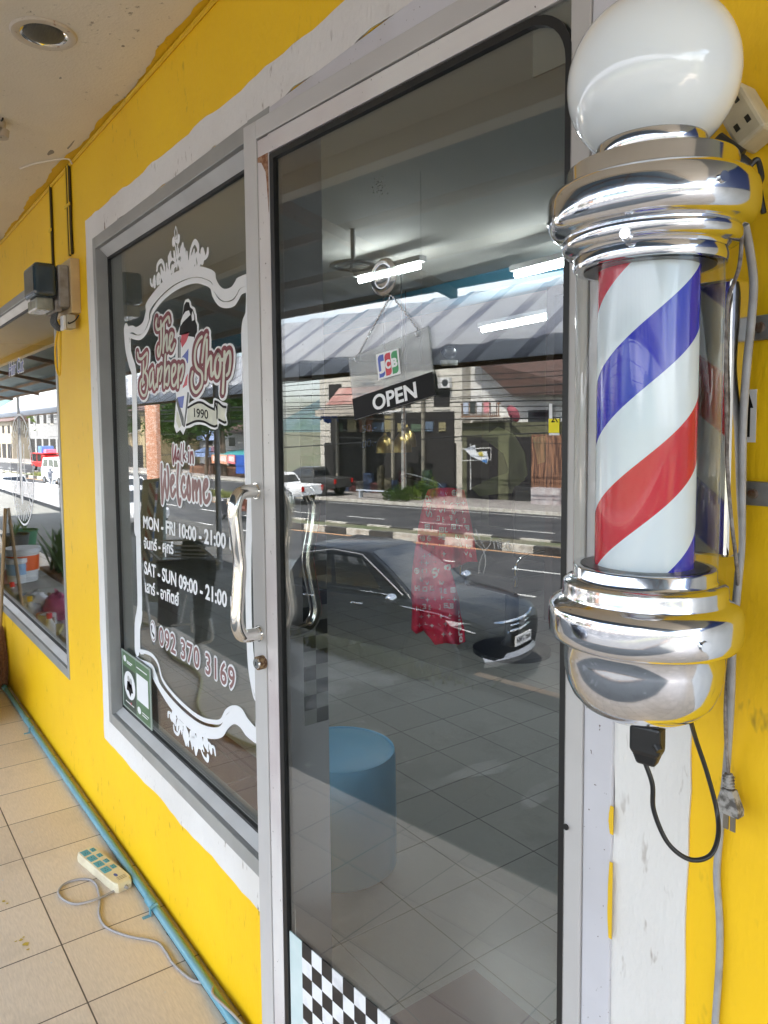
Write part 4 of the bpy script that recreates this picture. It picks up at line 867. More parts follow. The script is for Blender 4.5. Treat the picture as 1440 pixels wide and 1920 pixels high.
# the soffit hooks
def hook(u, v, lab, s_=1.):
    c = wz(u, v, 2.742); m_ = MB(); m_.tube([c, c+Vector((0,0,-.004))], .016*s_, 16); m_.tube(cr([c, c+Vector((.004,0,-.03*s_)), c+Vector((.012*s_,.0,-.045*s_)), c+Vector((.006,0,-.06*s_)), c+Vector((-.008,0,-.05*s_))], 6), .006*s_, 8)
    tag(m_.build('soffit_hook', mat('old_white_hook', (.5,.47,.45), .5, col2=(.15,.11,.09), nscale=60)), lab, 'hook')
hook(437, 0, 'small whitish hook in the cream soffit at the top edge of the view', .8)
c = wz(-2,228,2.742); m_ = MB(); m_.tube([c, c+Vector((0,0,-.03))], .022, 20); m_.tube([c+Vector((0,0,-.03)), c+Vector((.0,0,-.055)), c+Vector((0,0,-.06))], [.034,.030,.0], 20); m_.tube(cr([c+Vector((.0,0,-.002)), c+Vector((.03,.005,-.004)), c+Vector((.045,.005,-.002))],5), .003, 6, mi=1)
tag(m_.build('lamp_holder', [mat('old_cream_lampholder', (.50,.44,.38), .5), BLKP]), 'empty cream lamp holder with a stub of wire on the soffit at the left edge', 'lamp holder')
m_ = MB().tube(cr([Vector((-3.42,-.16,2.7385)), Vector((-3.30,-.115,2.735)), Vector((-3.22,-.05,2.7375)), Vector((-3.20,-.02,2.738)), Vector((-3.195,-.008,2.72))], 8), .0035, 6)
tag(m_.build('soffit_wire', CRM), 'thin cream wire running across the soffit to the wall', 'wire')
# ================================================================== things on the porch floor
PVC = mat('blue_pvc', (.10,.30,.40), .4, col2=(.17,.36,.42), nscale=3, nsc3=(1,6,6))
pipe = empty('pvc_pipe', (-3.2,-.040,.016), 'long pale blue plastic pipe lying along the foot of the yellow wall', 'pipe')
MB().tube([(x,-.038+.002*math.sin(x*2),.0155) for x in [-7.5+.3*i for i in range(22)]], .0135, 20).build('tube', PVC, pipe)
m_ = MB()
for u, v in ((58,1348),(10,1290),(291,1690)): p = wz(u, v, .015); m_.tube([(p.x-.03,-.038,.0155),(p.x-.026,-.038,.0155),(p.x+.026,-.038,.0155),(p.x+.03,-.038,.0155)], [.0145,.0165,.0165,.0145], 20)
build_each(m_, 'coupling', PVC, pipe)
m_ = MB()
for u, v in ((65,1372),(295,1712)): p = wz(u, v, .0); m_.obox((p.x-.006,-.060,.0), (.012,0,0), (0,.004,0), (0,0,.024)); m_.obox((p.x-.006,-.060,.024), (.012,0,0), (0,.028,.007), (0,0,.003)); m_.obox((p.x-.006,-.085,.0), (.012,0,0), (0,.025,0), (0,0,.003))
m_.build('clip', PVC, pipe)
m_ = MB(); p = wz(318,1750,0); m_.add([(p.x+.016*math.cos(a)*random.uniform(.6,1.3), p.y+.010*math.sin(a)*random.uniform(.6,1.3), .0012) for a in [i*.7 for i in range(9)]], [list(range(9))]); tag(m_.build('floor_chip', BLK, fix=False), kind='structure')
pt = MB(); YM = mat('dried_yellow_drip', (.50,.36,.05), .6)
for u, v, r_ in ((40,1762,.008),(48,1770,.010),(53,1780,.006),(44,1757,.004),(6,1690,.008),(14,1694,.005),(30,1765,.004),(52,1772,.004),(365,1824,.003)):
    p = wz(u, v, .0012); pt.add([(p.x+r_*random.uniform(.4,1.2)*math.cos(a), p.y+r_*random.uniform(.4,1.4)*math.sin(a), .0012+.0001*len(pt.f)) for a in [i*.785 for i in range(8)]], [list(range(8))])
tag(pt.build('paint_drips', YM, fix=False), kind='structure')
pt = MB()
for u, v, r_ in ((60,1560,.006),(5,1650,.005),(96,1805,.004),(156,1555,.003),(310,1860,.003),(22,1423,.003)):
    p = wz(u, v, .0012); pt.add([(p.x+r_*random.uniform(.4,1.2)*math.cos(a), p.y+r_*random.uniform(.4,1.4)*math.sin(a), .0013) for a in [i*.785 for i in range(8)]], [list(range(8))])
tag(pt.build('litter_specks', mat('pale_speck', (.6,.58,.55), .8), fix=False), kind='structure')
# extension block
ext = empty('extension_block', tuple(wz(195,1640,0)), 'cream extension socket block with blue outlets and grey cord on the tiled porch', 'extension lead')
E0, E1, E2, E3 = [wz(u, v, .034) for u, v in ((147,1602),(183,1590),(241,1637),(207,1652))]
cE = (E0+E1+E2+E3)/4; ax = ((E2+E3)-(E0+E1)); ax.z = 0; Le = ax.length/4*1.32; ax.normalize(); ay = Vector((-ax.y, ax.x, 0)); We = ((E1-E0).length+(E2-E3).length)/4*1.0
EL = lambda a, b, z: Vector((cE.x,cE.y,0)) + ax*a*Le + ay*b*We + Vector((0,0,z))
m_ = MB(); rr1 = [(-.97,-.7),(-.9,-.93),(-.8,-1),(.8,-1),(.93,-.93),(1,-.7),(1,.7),(.93,.93),(.8,1),(-.8,1),(-.9,.93),(-.97,.7)]
lv = ((0,.99),(.016,1.0),(.030,.97),(.034,.93)); N_ = len(rr1)
m_.add([EL(a*k, b*k, z) for z, k in lv for a, b in rr1], [(i*N_+j, i*N_+(j+1)%N_, (i+1)*N_+(j+1)%N_, (i+1)*N_+j) for i in range(3) for j in range(N_)]+[list(range(3*N_,4*N_)), list(range(N_))[::-1]])
m_.build('casing', mat('aged_cream_plastic', (.72,.66,.48), .4, col2=(.62,.54,.38), nscale=18), ext, bevel=.0012)
m_ = MB(); PB = mat('cyan_blue_outlet', (.05,.33,.48), .35)
def sock(mb, a0, a1, b0, b1):
    q4 = [EL(a,b,.0342) for a, b in ((a0,b0),(a1,b0),(a1,b1),(a0,b1))]; mb.add(q4+[p+Vector((0,0,.0012)) for p in q4], [(4,5,6,7),(0,1,5,4),(1,2,6,5),(2,3,7,6),(3,0,4,7)], 0)
    am, bm = (a0+a1)/2, (b0+b1)/2
    for da, db in ((-.05,0),(.05,.12),(.05,-.12)):
        c = EL(am+da*.8, bm+db, .0356); mb.box((c.x-.0022,c.y-.0012,.0355),(c.x+.0022,c.y+.0012,.0360), 1)
for i in range(4): sock(m_, -.84+i*.33, -.60+i*.33, -.75, .05)
for i in range(4): sock(m_, -.80+i*.33, -.64+i*.33, .25, .72)
m_.build('outlet', [PB, BLK], ext)
m_ = MB(); c = EL(.62,-.1,.0345); m_.add([c+ax*.012*math.cos(a)+ay*.006*math.sin(a) for a in [i*.4488 for i in range(14)]], [list(range(14))]); 
for i in range(3): p = EL(.74+i*.05,-.35,.0345); m_.add([p, p+ay*.035, p+ay*.035+ax*.002, p+ax*.002], [(0,1,2,3)], 1)
m_.build('rating_print', [mat('blue_badge', (.03,.08,.35), .4), VB], ext, fix=False)
m_ = MB(); cordp = [(230.6,1650),(214,1671),(180,1689),(142,1695),(116,1684),(110.6,1669),(127.5,1654),(161,1648),(180,1658),(187.5,1688),(186,1714),(199,1738),(240,1755),(292.5,1766),(311,1785),(326,1808),(360,1837),(397.5,1856),(424,1873),(452,1915),(470,1950)]
P = [wz(u, v, .0045) for u, v in cordp]; P[0] = EL(1.0,.1,.014); P[17].z = .02; P[18].z = .034; P[19].z = .034; P[20].z = .02
P[18].y = -.050; P[19].y = -.034; P[2].z = .010
m_.tube(cr(P, 8), .0042, 10); m_.tube([EL(.98,.1,.014), EL(1.06,.1,.013)], [.007,.0055], 12); m_.build('cord', mat('grey_flat_cord', (.34,.32,.32), .5), ext)
# straw broom whose bristles show at the very left edge
br = empty('straw_broom', (-5.1,-.14,0), 'brown bristle broom standing against the yellow wall at the left edge', 'broom')
m_ = MB(); bc = wz(-2,1285,0)
for i in range(1500):
    a = random.uniform(0,6.28); q_ = random.random()**.5; b0 = Vector((bc.x+.10*q_*math.cos(a), bc.y+.055*q_*math.sin(a), random.uniform(.0,.03))); t1 = Vector((bc.x+.03*q_*math.cos(a)+random.gauss(0,.006), bc.y+.02+.02*q_*math.sin(a), .36+random.uniform(-.04,.03))); md = b0.lerp(t1,.5)+Vector((math.cos(a),math.sin(a)*.5,0))*.035*q_
    d = Vector((random.uniform(-1,1),random.uniform(-1,1),0)).normalized()*.0012
    m_.add([b0-d,b0+d,md+d,md-d,t1+d,t1-d], [(0,1,2,3),(3,2,4,5)])
m_.build('bristles', mat('reddish_straw', (.22,.09,.04), .6, col2=(.38,.18,.08), nscale=60), br, fix=False)
MB().tube([(bc.x,bc.y+.02,.33),(bc.x-.02,bc.y+.09,1.15)], .011, 10).build('stick', mat('broom_stick', (.35,.22,.10), .5), br)
# ================================================================== inside the shop
def ip(u, v, y): return wy(u, v, y)
ITILE = tiles('interior_grey_tile', -1.60, .69, .30, .30, .004, (.46,.46,.44,1), (.37,.37,.355,1), (.10,.10,.10,1), .25)
MTILE = tiles('interior_maroon_tile', -1.60, .69, .30, .30, .004, (.20,.085,.085,1), (.15,.06,.065,1), (.05,.03,.03,1), .25)
tag(MB().box((-9,.302,-.1),(-.30,8.1,0)).build('floor', ITILE), kind='structure')
b = MB(); b.box((-1.57,.116,.0),(-.42,.655,.003)); b.box((-6,.116,.0),(-2.45,.80,.003)); tag(b.build('maroon_floor', MTILE), kind='structure')
b = MB(); b.box((-2.45,.116,.0),(-1.57,.31,.003)); tag(b.build('floor_edge', ITILE), kind='structure')
IW = mat('olive_interior_wall', (.15,.15,.10), .8, col2=(.11,.11,.075), nscale=1)
ICL = mat('interior_ceiling_paint', (.50,.49,.45), .8, col2=(.44,.43,.40), nscale=1)
b = MB(); b.box((-9,8,0),(-.42,8.1,2.62)); b.box((-9.1,.125,0),(-9,8.1,2.62)); b.box((-.42,.125,0),(-.30,8.1,2.74)); b.build('interior_wall', IW, shop)
MB().box((-9,.125,2.62),(-.42,8.1,2.70)).build('ceiling', ICL, shop)
b = MB(); b.box((-9,2.6,2.50),(-.42,2.9,2.615)); b.build('blue_ceiling_beam', mat('blue_beam_paint', (.05,.20,.30), .6), shop)
b = MB(); p0, p1 = ip(667,800,7), ip(690,800,7); b.box((p0.x,7,0),(p1.x,7.3,2.4)); p0, p1 = ip(825,800,7.6), ip(864,800,7.6); b.box((p0.x,7.6,0),(p1.x,7.9,2.4)); build_each(b, 'interior_column', mat('olive_column', (.14,.14,.075), .7, col2=(.10,.10,.055), nscale=2), shop)
BD = mat('dark_doorway', (.006,.006,.007), .7)
b = MB(); b.box((-6.9,7.97,.02),(-5.4,7.995,2.2)); b.box((-4.9,7.97,.02),(-3.6,7.995,2.3)); b.box((-8.8,7.97,.02),(-7.4,7.995,2.1)); build_each(b, 'dark_doorway', BD, shop)
# leaf shapes of the green wall picture
mu = MB()
for pts in ([(905,820),(935,800),(965,815),(985,850),(990,890),(960,925),(940,925),(955,880),(945,850)],[(885,915),(925,895),(960,885),(980,860),(985,900),(945,925),(900,930)],[(1000,820),(1040,815),(1045,860),(1010,870)]):
    mu.poly([ip(u,v,4.2) for u, v in pts], N0, .01)
tag(mu.build('leaf_mural_panel', mat('olive_leaf_paint', (.13,.14,.06), .7)), 'olive green leaf shaped panel in the dark of the shop behind the door', 'decoration')
EM = mat('lit_tube', (1,1,1), .4, emit=(.93,.98,1), estr=15)
HSG = mat('lamp_housing', (.5,.5,.5), .5)
def tubelight(a, b, lab):
    e_ = empty('tube_light', tuple((a+b)/2+Vector((0,0,.03))), lab, 'ceiling light', 'fluorescent tubes lit inside the shop')
    MB().tube([a, b], .016, 12).build('tube', EM, e_)
    d = (b-a); u_ = d.normalized(); n_ = Vector((-u_.y,u_.x,0)); k = MB(); k.obox(a-u_*.03-n_*.025+Vector((0,0,.022)), d+u_*.06, n_*.05, (0,0,.03)); k.build('fitting', HSG, e_)
tubelight(ip(675,526,1.72), ip(786,499,1.76), 'lit fluorescent tube on the shop ceiling just above the suction cup of the sign')
tubelight(ip(968,516,2.25), ip(1085,487,2.2), 'brightest lit fluorescent tube at the upper right inside the door glass')
tubelight(ip(905,619,2.95), ip(1085,583,2.9), 'lower lit fluorescent tube seen deep inside the shop')
c = ip(662,494,1.3); m_ = MB(); m_.lathe([(.085,-.004),(.10,0),(.115,-.004),(.118,-.014),(.10,-.02),(.085,-.014),(.085,-.004)], (c.x,1.3,c.z), 40); m_.tube([(c.x-.09,1.3,c.z),(c.x+.09,1.3,c.z)], .004, 6); m_.tube([(c.x,1.22,c.z),(c.x,1.38,c.z)], .004, 6)
for k in range(3): m_.tube(cr([Vector((c.x-.02+.02*k,1.3,c.z)), Vector((c.x+.0,1.28,c.z-.04)), Vector((c.x+.02*k,1.3,c.z-.02-.02*k))],5), .002, 5)
m_.tube([(c.x,1.3,c.z),(c.x,1.3,2.62)], .012, 8)
tag(m_.build('ring_ceiling_lamp', HSG), 'round grey ceiling lamp ring with loose wires inside the shop', 'ceiling light')
# blue ottoman
ot = empty('ottoman', (-2.26,.73,0), 'pale blue cylindrical ottoman standing on the tiles behind the door glass', 'ottoman')
OB = mat('pale_blue_leatherette', (.22,.62,1.0), .42, col2=(.28,.68,1.0), nscale=4, bump=.5, bscale=9)
oc_ = Vector((-2.275,.645,0)); r_ = .208; hh = .445
m_ = MB(); m_.lathe([(0,.004),(r_-.012,.004),(r_,.016),(r_+.002,.2),(r_,hh-.02),(r_-.006,hh-.006),(r_-.02,hh)], oc_, 64); m_.build('body', OB, ot)
m_ = MB(); m_.lathe([(r_-.02,hh),(r_-.05,hh+.008),(r_*.5,hh+.016),(0,hh+.018)], oc_, 64); m_.build('seat', OB, ot)
m_ = MB(); ring_ = [oc_+Vector(((r_-.006)*math.cos(a),(r_-.006)*math.sin(a),hh-.002)) for a in [i*math.pi/24 for i in range(49)]]; m_.tube(ring_, .004, 6, caps=False); m_.build('piping', OB, ot); q_ = oc_+Vector((r_*math.cos(R(-62)), r_*math.sin(R(-62)), 0)); MB().tube([q_+Vector((0,0,.01)), q_+Vector((0,0,hh-.01))], .0025, 6).build('seam', OB, ot)
# red monogram cape draped over a stand
cape = empty('barber_cape', tuple(ip(820,1208,.95)), 'red barber cape with white monogram print hanging behind the door glass', 'barber cape')
CY = .95
def cz_(u, v): return CY + .018*math.sin(u*.11+v*.006) + .010*math.sin(u*.27+1) + (v-900)*.00008
def cloth(poly, name, m):
    vs = []; P = [Vector((x, y, 0)) for x, y in poly]; bm = bmesh.new(); f = bm.faces.new([bm.verts.new(p) for p in P]); bmesh.ops.triangulate(bm, faces=bm.faces)
    for _ in range(3): bmesh.ops.subdivide_edges(bm, edges=[e for e in bm.edges if e.calc_length() > 9], cuts=1, use_grid_fill=False); bmesh.ops.triangulate(bm, faces=bm.faces)
    for v in bm.verts: v.co = ip(v.co.x, v.co.y, cz_(v.co.x, v.co.y))
    me = bpy.data.meshes.new(name); bm.to_mesh(me); bm.free()
    for p in me.polygons: p.use_smooth = True
    o = link(name, me, m, cape); so_ = o.modifiers.new('s', 'SOLIDIFY'); so_.thickness = .003; return o
RC = mat('red_cape_cloth', (.78,.015,.07), .6, col2=(.66,.012,.055), nscale=12, bump=.2, bscale=40)
Z6 = lambda l: [(560+x/2.667, 880+y/2.667) for x, y in l]
main_ = Z6([(648,100),(700,92),(770,92),(828,102),(850,200),(878,340),(895,462),(852,462),(800,430),(770,380),(745,330),(742,420),(760,500),(780,560),(800,650),(803,700),(830,800),(834,862),(800,876),(740,868),(685,878),(655,840),(625,805),(590,822),(566,800),(572,700),(566,600),(572,500),(585,390),(600,280),(625,180)])
cloth(main_, 'cloth', RC)
pr = MB(); cp3 = lambda x, y: (lambda u, v: ip(u, v, cz_(u, v)-.004))(560+x/2.667, 880+y/2.667)
def inside(x, y, P):
    c = False; n = len(P)
    for i in range(n):
        (x1,y1),(x2,y2) = P[i], P[i-1]
        if (y1 > y) != (y2 > y) and x < (x2-x1)*(y-y1)/(y2-y1)+x1: c = not c
    return c
mp6 = [((u-560)*2.667, (v-880)*2.667) for u, v in main_]
def mark(x, y, kind, q=11):
    S = lambda l, w_=.0045, cl=False: pr.stroke([cp3(x+a*q, y+b_*q) for a, b_ in l], w_, N0, .0, .0006, closed=cl, n=2)
    if kind == 1:
        pr.poly([cp3(x+q*r_*math.cos(a), y+q*r_*math.sin(a)) for a, r_ in [(i*math.pi/4, 1.15 if i % 2 == 0 else .42) for i in range(8)]], N0, .0006); return
    if kind == 0: S([(math.cos(a), 1.15*math.sin(a)) for a in [i*.628 for i in range(10)]], cl=True); S([(-.5,0),(.5,0)], .005); S([(0,-.6),(0,.6)], .005)
    elif kind == 1: S([(-1,1),(0,.3),(1,1)], .004); S([(-1,-1),(0,-.3),(1,-1)], .004); S([(-.8,0),(.8,0)], .006)
    elif kind == 2: S([(-.9,-.9),(.9,-.9)]); S([(.9,-.9),(.9,.9)]); S([(.9,.9),(-.9,.9)]); S([(-.9,.9),(-.9,-.9)]); S([(-.3,0),(.3,0)], .006)
    elif kind == 3: S([(-.8,-1),(-.8,.5),(.2,.5)]); S([(-.3,-.3),(.3,1),(.9,-.3)])
random.seed(3); k = 0
for r in range(18):
    for c in range(9):
        x = 575+c*34+(17 if r % 2 else 0); y = 118+r*44
        x += (y-400)*.02 + random.uniform(-7,7); y += random.uniform(-9,9)
        if all(inside(x+a, y+b_, mp6) for a, b_ in ((-15,0),(15,0),(0,-15),(0,15))) and not (600 < x < 690 and 100 < y < 260) and not (650 < x < 780 and 470 < y < 560) and not (770<x<840 and 690<y<860): mark(x, y, (r*2+c*3+k) % 4); k += 1
text_mb(pr, 'Sup', cp3(672,545), cp3(762,500), cp3(664,500), .0006, nrm=Vector(N0), bold=.03)
text_mb(pr, 'Sup', cp3(668,236), cp3(648,130), cp3(640,238), .0006, nrm=Vector(N0), bold=.03)
text_mb(pr, 'preme', cp3(822,860), cp3(800,700), cp3(796,866), .0006, nrm=Vector(N0), bold=.03)
pr.build('print', mat('white_print', (.88,.80,.80), .6), cape, fix=False)
m_ = MB(); a, b = ip(745,900,1.02), ip(815,925,1.02); m_.tube(cr([a+Vector((.02,0,.0)), a+Vector((.06,0,.02)), b+Vector((.0,0,.035)), b+Vector((.05,0,0))],5), .012, 8); c = (a+b)/2; m_.tube([c+Vector((.04,0,.03)), Vector((c.x+.04,1.02,2.61))], .0007, 5, mi=1)
tag(m_.build('cape_hanger', [mat('black_hanger', (.02,.02,.02), .4, .5), mat('clear_line', (.25,.25,.24), .4)]), 'dark hanger on a thin cord holding the red monogram cape', 'hanger')
# brass bell lamps
def pend(u, v, y, lab, s_=1.):
    c = ip(u, v, y); e_ = empty('pendant_lamp', (c.x,c.y,c.z), lab, 'pendant lamp', 'brass bell pendant lamps')
    MB().lathe([(.055*s_,0),(.053*s_,.03*s_),(.046*s_,.065*s_),(.030*s_,.09*s_),(.012*s_,.10*s_),(.008*s_,.115*s_)], c, 32).build('bell_shade', mat('aged_brass', (.42,.30,.10), .28, .9, col2=(.30,.22,.08), nscale=20), e_, fix=False)
    MB().tube([c+Vector((0,0,.11*s_)), Vector((c.x,c.y,2.6))], .003, 6).build('cord', BLKP, e_)
pend(722,849,2.2,'left brass bell lamp seen through the door glass below the sign', 1.15); pend(754,848,2.1,'front one of the two overlapping brass bell lamps', 1.15); pend(762,838,2.5,'rear brass bell lamp half hidden by the one in front', 1.35)
# camera dome
c = ip(842,662,2.55); m_ = MB(); m_.ball(c, .05, 20, 12, 0, (1,1,.9)); m_.tube([c+Vector((0,0,-.05)), c+Vector((0,0,-.085))], [.06,.055], 20, 1); m_.tube([c+Vector((0,-.046,.01)), c+Vector((0,-.055,.01))], .022, 16, 0)
tag(m_.build('dome_camera', [BLKP, mat('grey_camera_base', (.3,.3,.28), .5)]), 'small round black security camera on a grey base inside the shop', 'camera')
# barber chair in the dark
ch = empty('barber_chair', (wz(960,1075,.58).x, wz(960,1075,.58).y, 0), 'dark barber chair with chrome arms in the shop gloom right of the red cape', 'barber chair')
DK = mat('dark_leather', (.02,.022,.024), .35)
cb_ = wz(960,1075,.58); x0, y0_, z0 = cb_.x, cb_.y, .58
m_ = MB(); m_.box((x0-.25,y0_-.25,z0-.10),(x0+.25,y0_+.25,z0+.03)); m_.build('seat', DK, ch, bevel=.03); m_ = MB(); m_.box((x0-.23,y0_+.23,z0+.05),(x0+.23,y0_+.35,z0+.62)); m_.build('backrest', DK, ch, bevel=.04)
for dx in (-.27,.27): MB().tube(cr([Vector((x0+dx,y0_+.27,z0+.15)), Vector((x0+dx,y0_+.05,z0+.20)), Vector((x0+dx,y0_-.22,z0+.16)), Vector((x0+dx,y0_-.25,z0-.02))], 6), .013, 10).build('armrest', CHR, ch)
MB().lathe([(.28,.0),(.28,.03),(.08,.06),(.05,.1),(.05,z0-.1)], (x0,y0_,0), 32).build('pedestal', DK, ch)
# tall display cabinet
c = ip(1022,900,1.2); c2 = ip(1075,900,1.2); cab = empty('glass_cabinet', ((c.x+c2.x)/2+.1,1.35,0), 'dark framed glass wall cabinet near the right edge of the door glass', 'cabinet')
m_ = MB(); ring(m_, c.x, c2.x+.25, .95, 2.12, .035, 1.2, 1.25); m_.box((c.x,1.6,.95),(c2.x+.25,1.62,2.12)); m_.build('cabinet_frame', mat('dark_frame', (.03,.02,.018), .4), cab)
m_ = MB()
for k in range(4): m_.box((c.x+.04,1.26,1.0+.26*k),(c2.x+.21,1.59,1.012+.26*k))
build_each(m_, 'shelf', mat('cab_shelf', (.25,.24,.22), .4), cab)
m_ = MB(); m_.box((c.x+.05,1.30,1.273),(c.x+.12,1.36,1.42)); m_.tube([(c.x+.17,1.33,1.273),(c.x+.17,1.33,1.36),(c.x+.17,1.33,1.38),(c.x+.17,1.33,1.43)], [.022,.022,.01,.01], 14, 1); m_.box((c.x+.06,1.30,1.013),(c.x+.16,1.36,1.10),2)
build_each(m_, 'bottle', [mat('pale_pack', (.5,.5,.45), .5), mat('red_pack', (.4,.03,.03), .4), mat('cream_pack', (.45,.42,.3), .5)], cab)
# ghostly price lettering on an inner glass screen
pt = MB(); text_mb(pt, '50.-', ip(679,812,1.5), ip(706,806,1.5), ip(679,797,1.5), .001, nrm=Vector(N0)); text_mb(pt, '00.-', ip(679,841,1.5), ip(706,834,1.5), ip(679,826,1.5), .001, nrm=Vector(N0))
tag(pt.build('price_lettering', mat('blue_price_vinyl', (.05,.09,.20), .5)), 'dim blue price lettering 50.- and 00.- inside the shop', 'sign')
# ================================================================== street side, all of it seen mirrored in the panes
SHEET = NT('corrugated_steel'); f_ = SHEET.ramp(SHEET.noise(1.2,5,sc3=(1,1,.4)), .3, .75); SHEET.l(SHEET.mix(f_, (.62,.63,.66,1), (.42,.45,.52,1)), SHEET.b.inputs['Base Color']); SHEET.b.inputs['Roughness'].default_value = .45; SHEET.b.inputs['Transmission Weight'].default_value = 0.
# translucent: lets a little sky light through
tl = SHEET.new('BsdfTranslucent'); tl.inputs[0].default_value = (.75,.80,.88,1); mxs = SHEET.new('MixShader'); mxs.inputs[0].default_value = .5; SHEET.l(SHEET.b.outputs[0], mxs.inputs[1]); SHEET.l(tl.outputs[0], mxs.inputs[2]); SHEET.l(mxs.outputs[0], SHEET.out.inputs[0]); SHEET = SHEET.m
BLS = mat('blue_steel_sheet', (.10,.17,.24), .5, col2=(.15,.22,.28), nscale=1.5); STEEL = mat('steel_purlin', (.10,.09,.085), .6, col2=(.2,.1,.06), nscale=9)
def corr(x0, x1, fn, pitch, amp, along='x', rib=False):
    m_ = MB(); x = x0; pr_ = None; k = 0
    while x <= x1:
        ph = k % 4; o = amp if ph in (1,2) else 0
        a, b = fn(x, o)
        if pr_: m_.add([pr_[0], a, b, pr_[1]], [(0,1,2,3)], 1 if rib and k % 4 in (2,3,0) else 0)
        pr_ = (a, b); x += pitch*((.62,.10,.18,.10) if rib else (.38,.12,.38,.12))[k % 4]; k += 1
    return m_
aw = empty('awning', (-5,-2.1,2.6), 'corrugated steel awning on posts in front of the porch', 'awning')
AX0, AX1 = -27.5, 5.2
corr(AX0, AX1, lambda x, o: (Vector((x,-1.28,2.93+o)), Vector((x,-3.14,2.575+o))), .22, .014).build('roof_sheet', BLS, aw, fix=False)
corr(AX0, AX1, lambda x, o: (Vector((x,-4.20-o*.5,2.76-o*.8)), Vector((x,-3.06-o*.5,2.05-o*.8))), .40, .022, rib=True).build('hanging_sheet', [SHEET, mat('painted_rib_shade', (.10,.11,.15), .7, col2=(.20,.21,.24), nscale=3)], aw, fix=False)  # second material: shade of the ribs put into the colour as darker stripes
m_ = MB()
for y, z in ((-1.5,2.86),(-2.0,2.765),(-2.5,2.67),(-2.96,2.58)): m_.box((AX0,y-.02,z-.05),(AX1,y+.02,z))
for k in range(10): x = 2.8-3*k; m_.obox((x,-1.28,2.80), (.05,0,0), (0,-1.70,-.33), (0,0,.06))
m_.box((AX0,-3.035,2.03),(AX1,-3.0,2.06)); m_.build('purlin', STEEL, aw)
m_ = MB()
for x in (-26.5,-20.5,-14.8,-8.6,5.1): m_.tube([(x,-2.97,-.1),(x,-2.97,2.55)], .035, 12)
build_each(m_, 'post', mat('grey_post', (.35,.35,.36), .5), aw)
PALEC = mat('worn_pale_concrete', (.36,.355,.34), .9, col2=(.20,.20,.19), nscale=5, amt=(.4,.62))
random.seed(21)
def patch(name, px, jitn=6):
    P = [refl(u, v, True, z=-.0985) for u, v in px]; out = []
    for a, b in zip(P, P[1:]+P[:1]):
        for k in range(jitn): q = a.lerp(b, k/jitn); out.append(q+Vector((random.gauss(0,.03),random.gauss(0,.03),0)))
    tag(MB().poly(out, (0,0,1), .001).build(name, PALEC, fix=False), kind='structure')
patch('pale_concrete', [(545,1205),(640,1218),(720,1240),(760,1262),(735,1285),(660,1290),(640,1318),(560,1335)])
patch('painted_strip', [(752,1470),(925,1425),(948,1434),(800,1484),(760,1500)], 3)
patch('painted_strip', [(962,1502),(1075,1440),(1085,1462),(985,1520)], 3)
# ------------------------------------------------------------------ vehicles
TYR = mat('tyre_rubber', (.02,.02,.02), .8); RIM = mat('alloy_rim', (.45,.45,.46), .3, .8); CARG = mat('dark_car_glass', (.010,.012,.014), .04, coat=1.); HLM = mat('headlamp_lens', (.55,.57,.6), .08, .3, coat=1.); TLM = mat('tail_lamp', (.5,.01,.01), .2, coat=.8)
def carpaint(name, c, m=0.): return mat(name, c, .28, m, coat=.22, spec=.2)
BLKC = carpaint('black_car_paint', (.006,.008,.013)); WHC = carpaint('white_car_paint', (.72,.73,.74)); GRC_ = carpaint('grey_car_paint', (.05,.05,.05)); REDC = carpaint('red_truck_paint', (.55,.02,.02))
def loft(mb, secs, mi=0, smooth=True):
    n = len(secs[0]); vs = [p for s_ in secs for p in s_]; fs = [(i*n+k, i*n+k+1, (i+1)*n+k+1, (i+1)*n+k) for i in range(len(secs)-1) for k in range(n-1)]
    mb.add(vs, fs, mi, smooth); mb.add(secs[0], [list(range(n))], mi); mb.add(secs[-1], [list(range(n))[::-1]], mi)
def sect(x, w, zb, zt, cr_=.03, tuck=.94):
    h_ = [(-w*.88,zb),(-w*tuck,zb+.08),(-w,zb+(zt-zb)*.45),(-w*.99,zt-.13),(-w*.95,zt-.03),(-w*.80,zt+cr_*.3),(-w*.4,zt+cr_*.85),(0,zt+cr_)]
    return [Vector((x,y,z)) for y, z in h_+[(-y,z) for y, z in h_[:-1][::-1]]]
def wheel(e_, x, y, r, out, rimw=.6):
    M_ = Matrix.Translation((x,y,r)) @ Matrix.Rotation(R(90 if out > 0 else -90)*-1, 4, 'X')
    w_ = MB(); w_.T = M_; w_.lathe([(r*.64,-.12),(r*.92,-.12),(r,-.08),(r,.08),(r*.92,.12),(r*.64,.12)], (0,0,0), 32); o = w_.build('wheel', TYR, e_)
    q = MB(); q.T = M_; q.lathe([(r*.66,.11),(r*.60,.115),(r*.58,.06),(r*.2,.05)], (0,0,0), 32); 
    for k in range(6): a = k*math.pi/3; q.tube([(0,0,.09),(r*.6*math.cos(a),r*.6*math.sin(a),.085)], [.035,.028], 6)
    q.tube([(0,0,.05),(0,0,.11)], .05, 14); q.build('rim', RIM, o)
def quad(mb, a, b, c, d, off, mi=0):
    a, b, c, d = map(Vector, (a, b, c, d)); n = (b-a).cross(d-a).normalized()*off; mb.add([a+n,b+n,c+n,d+n], [(0,1,2,3)], mi)
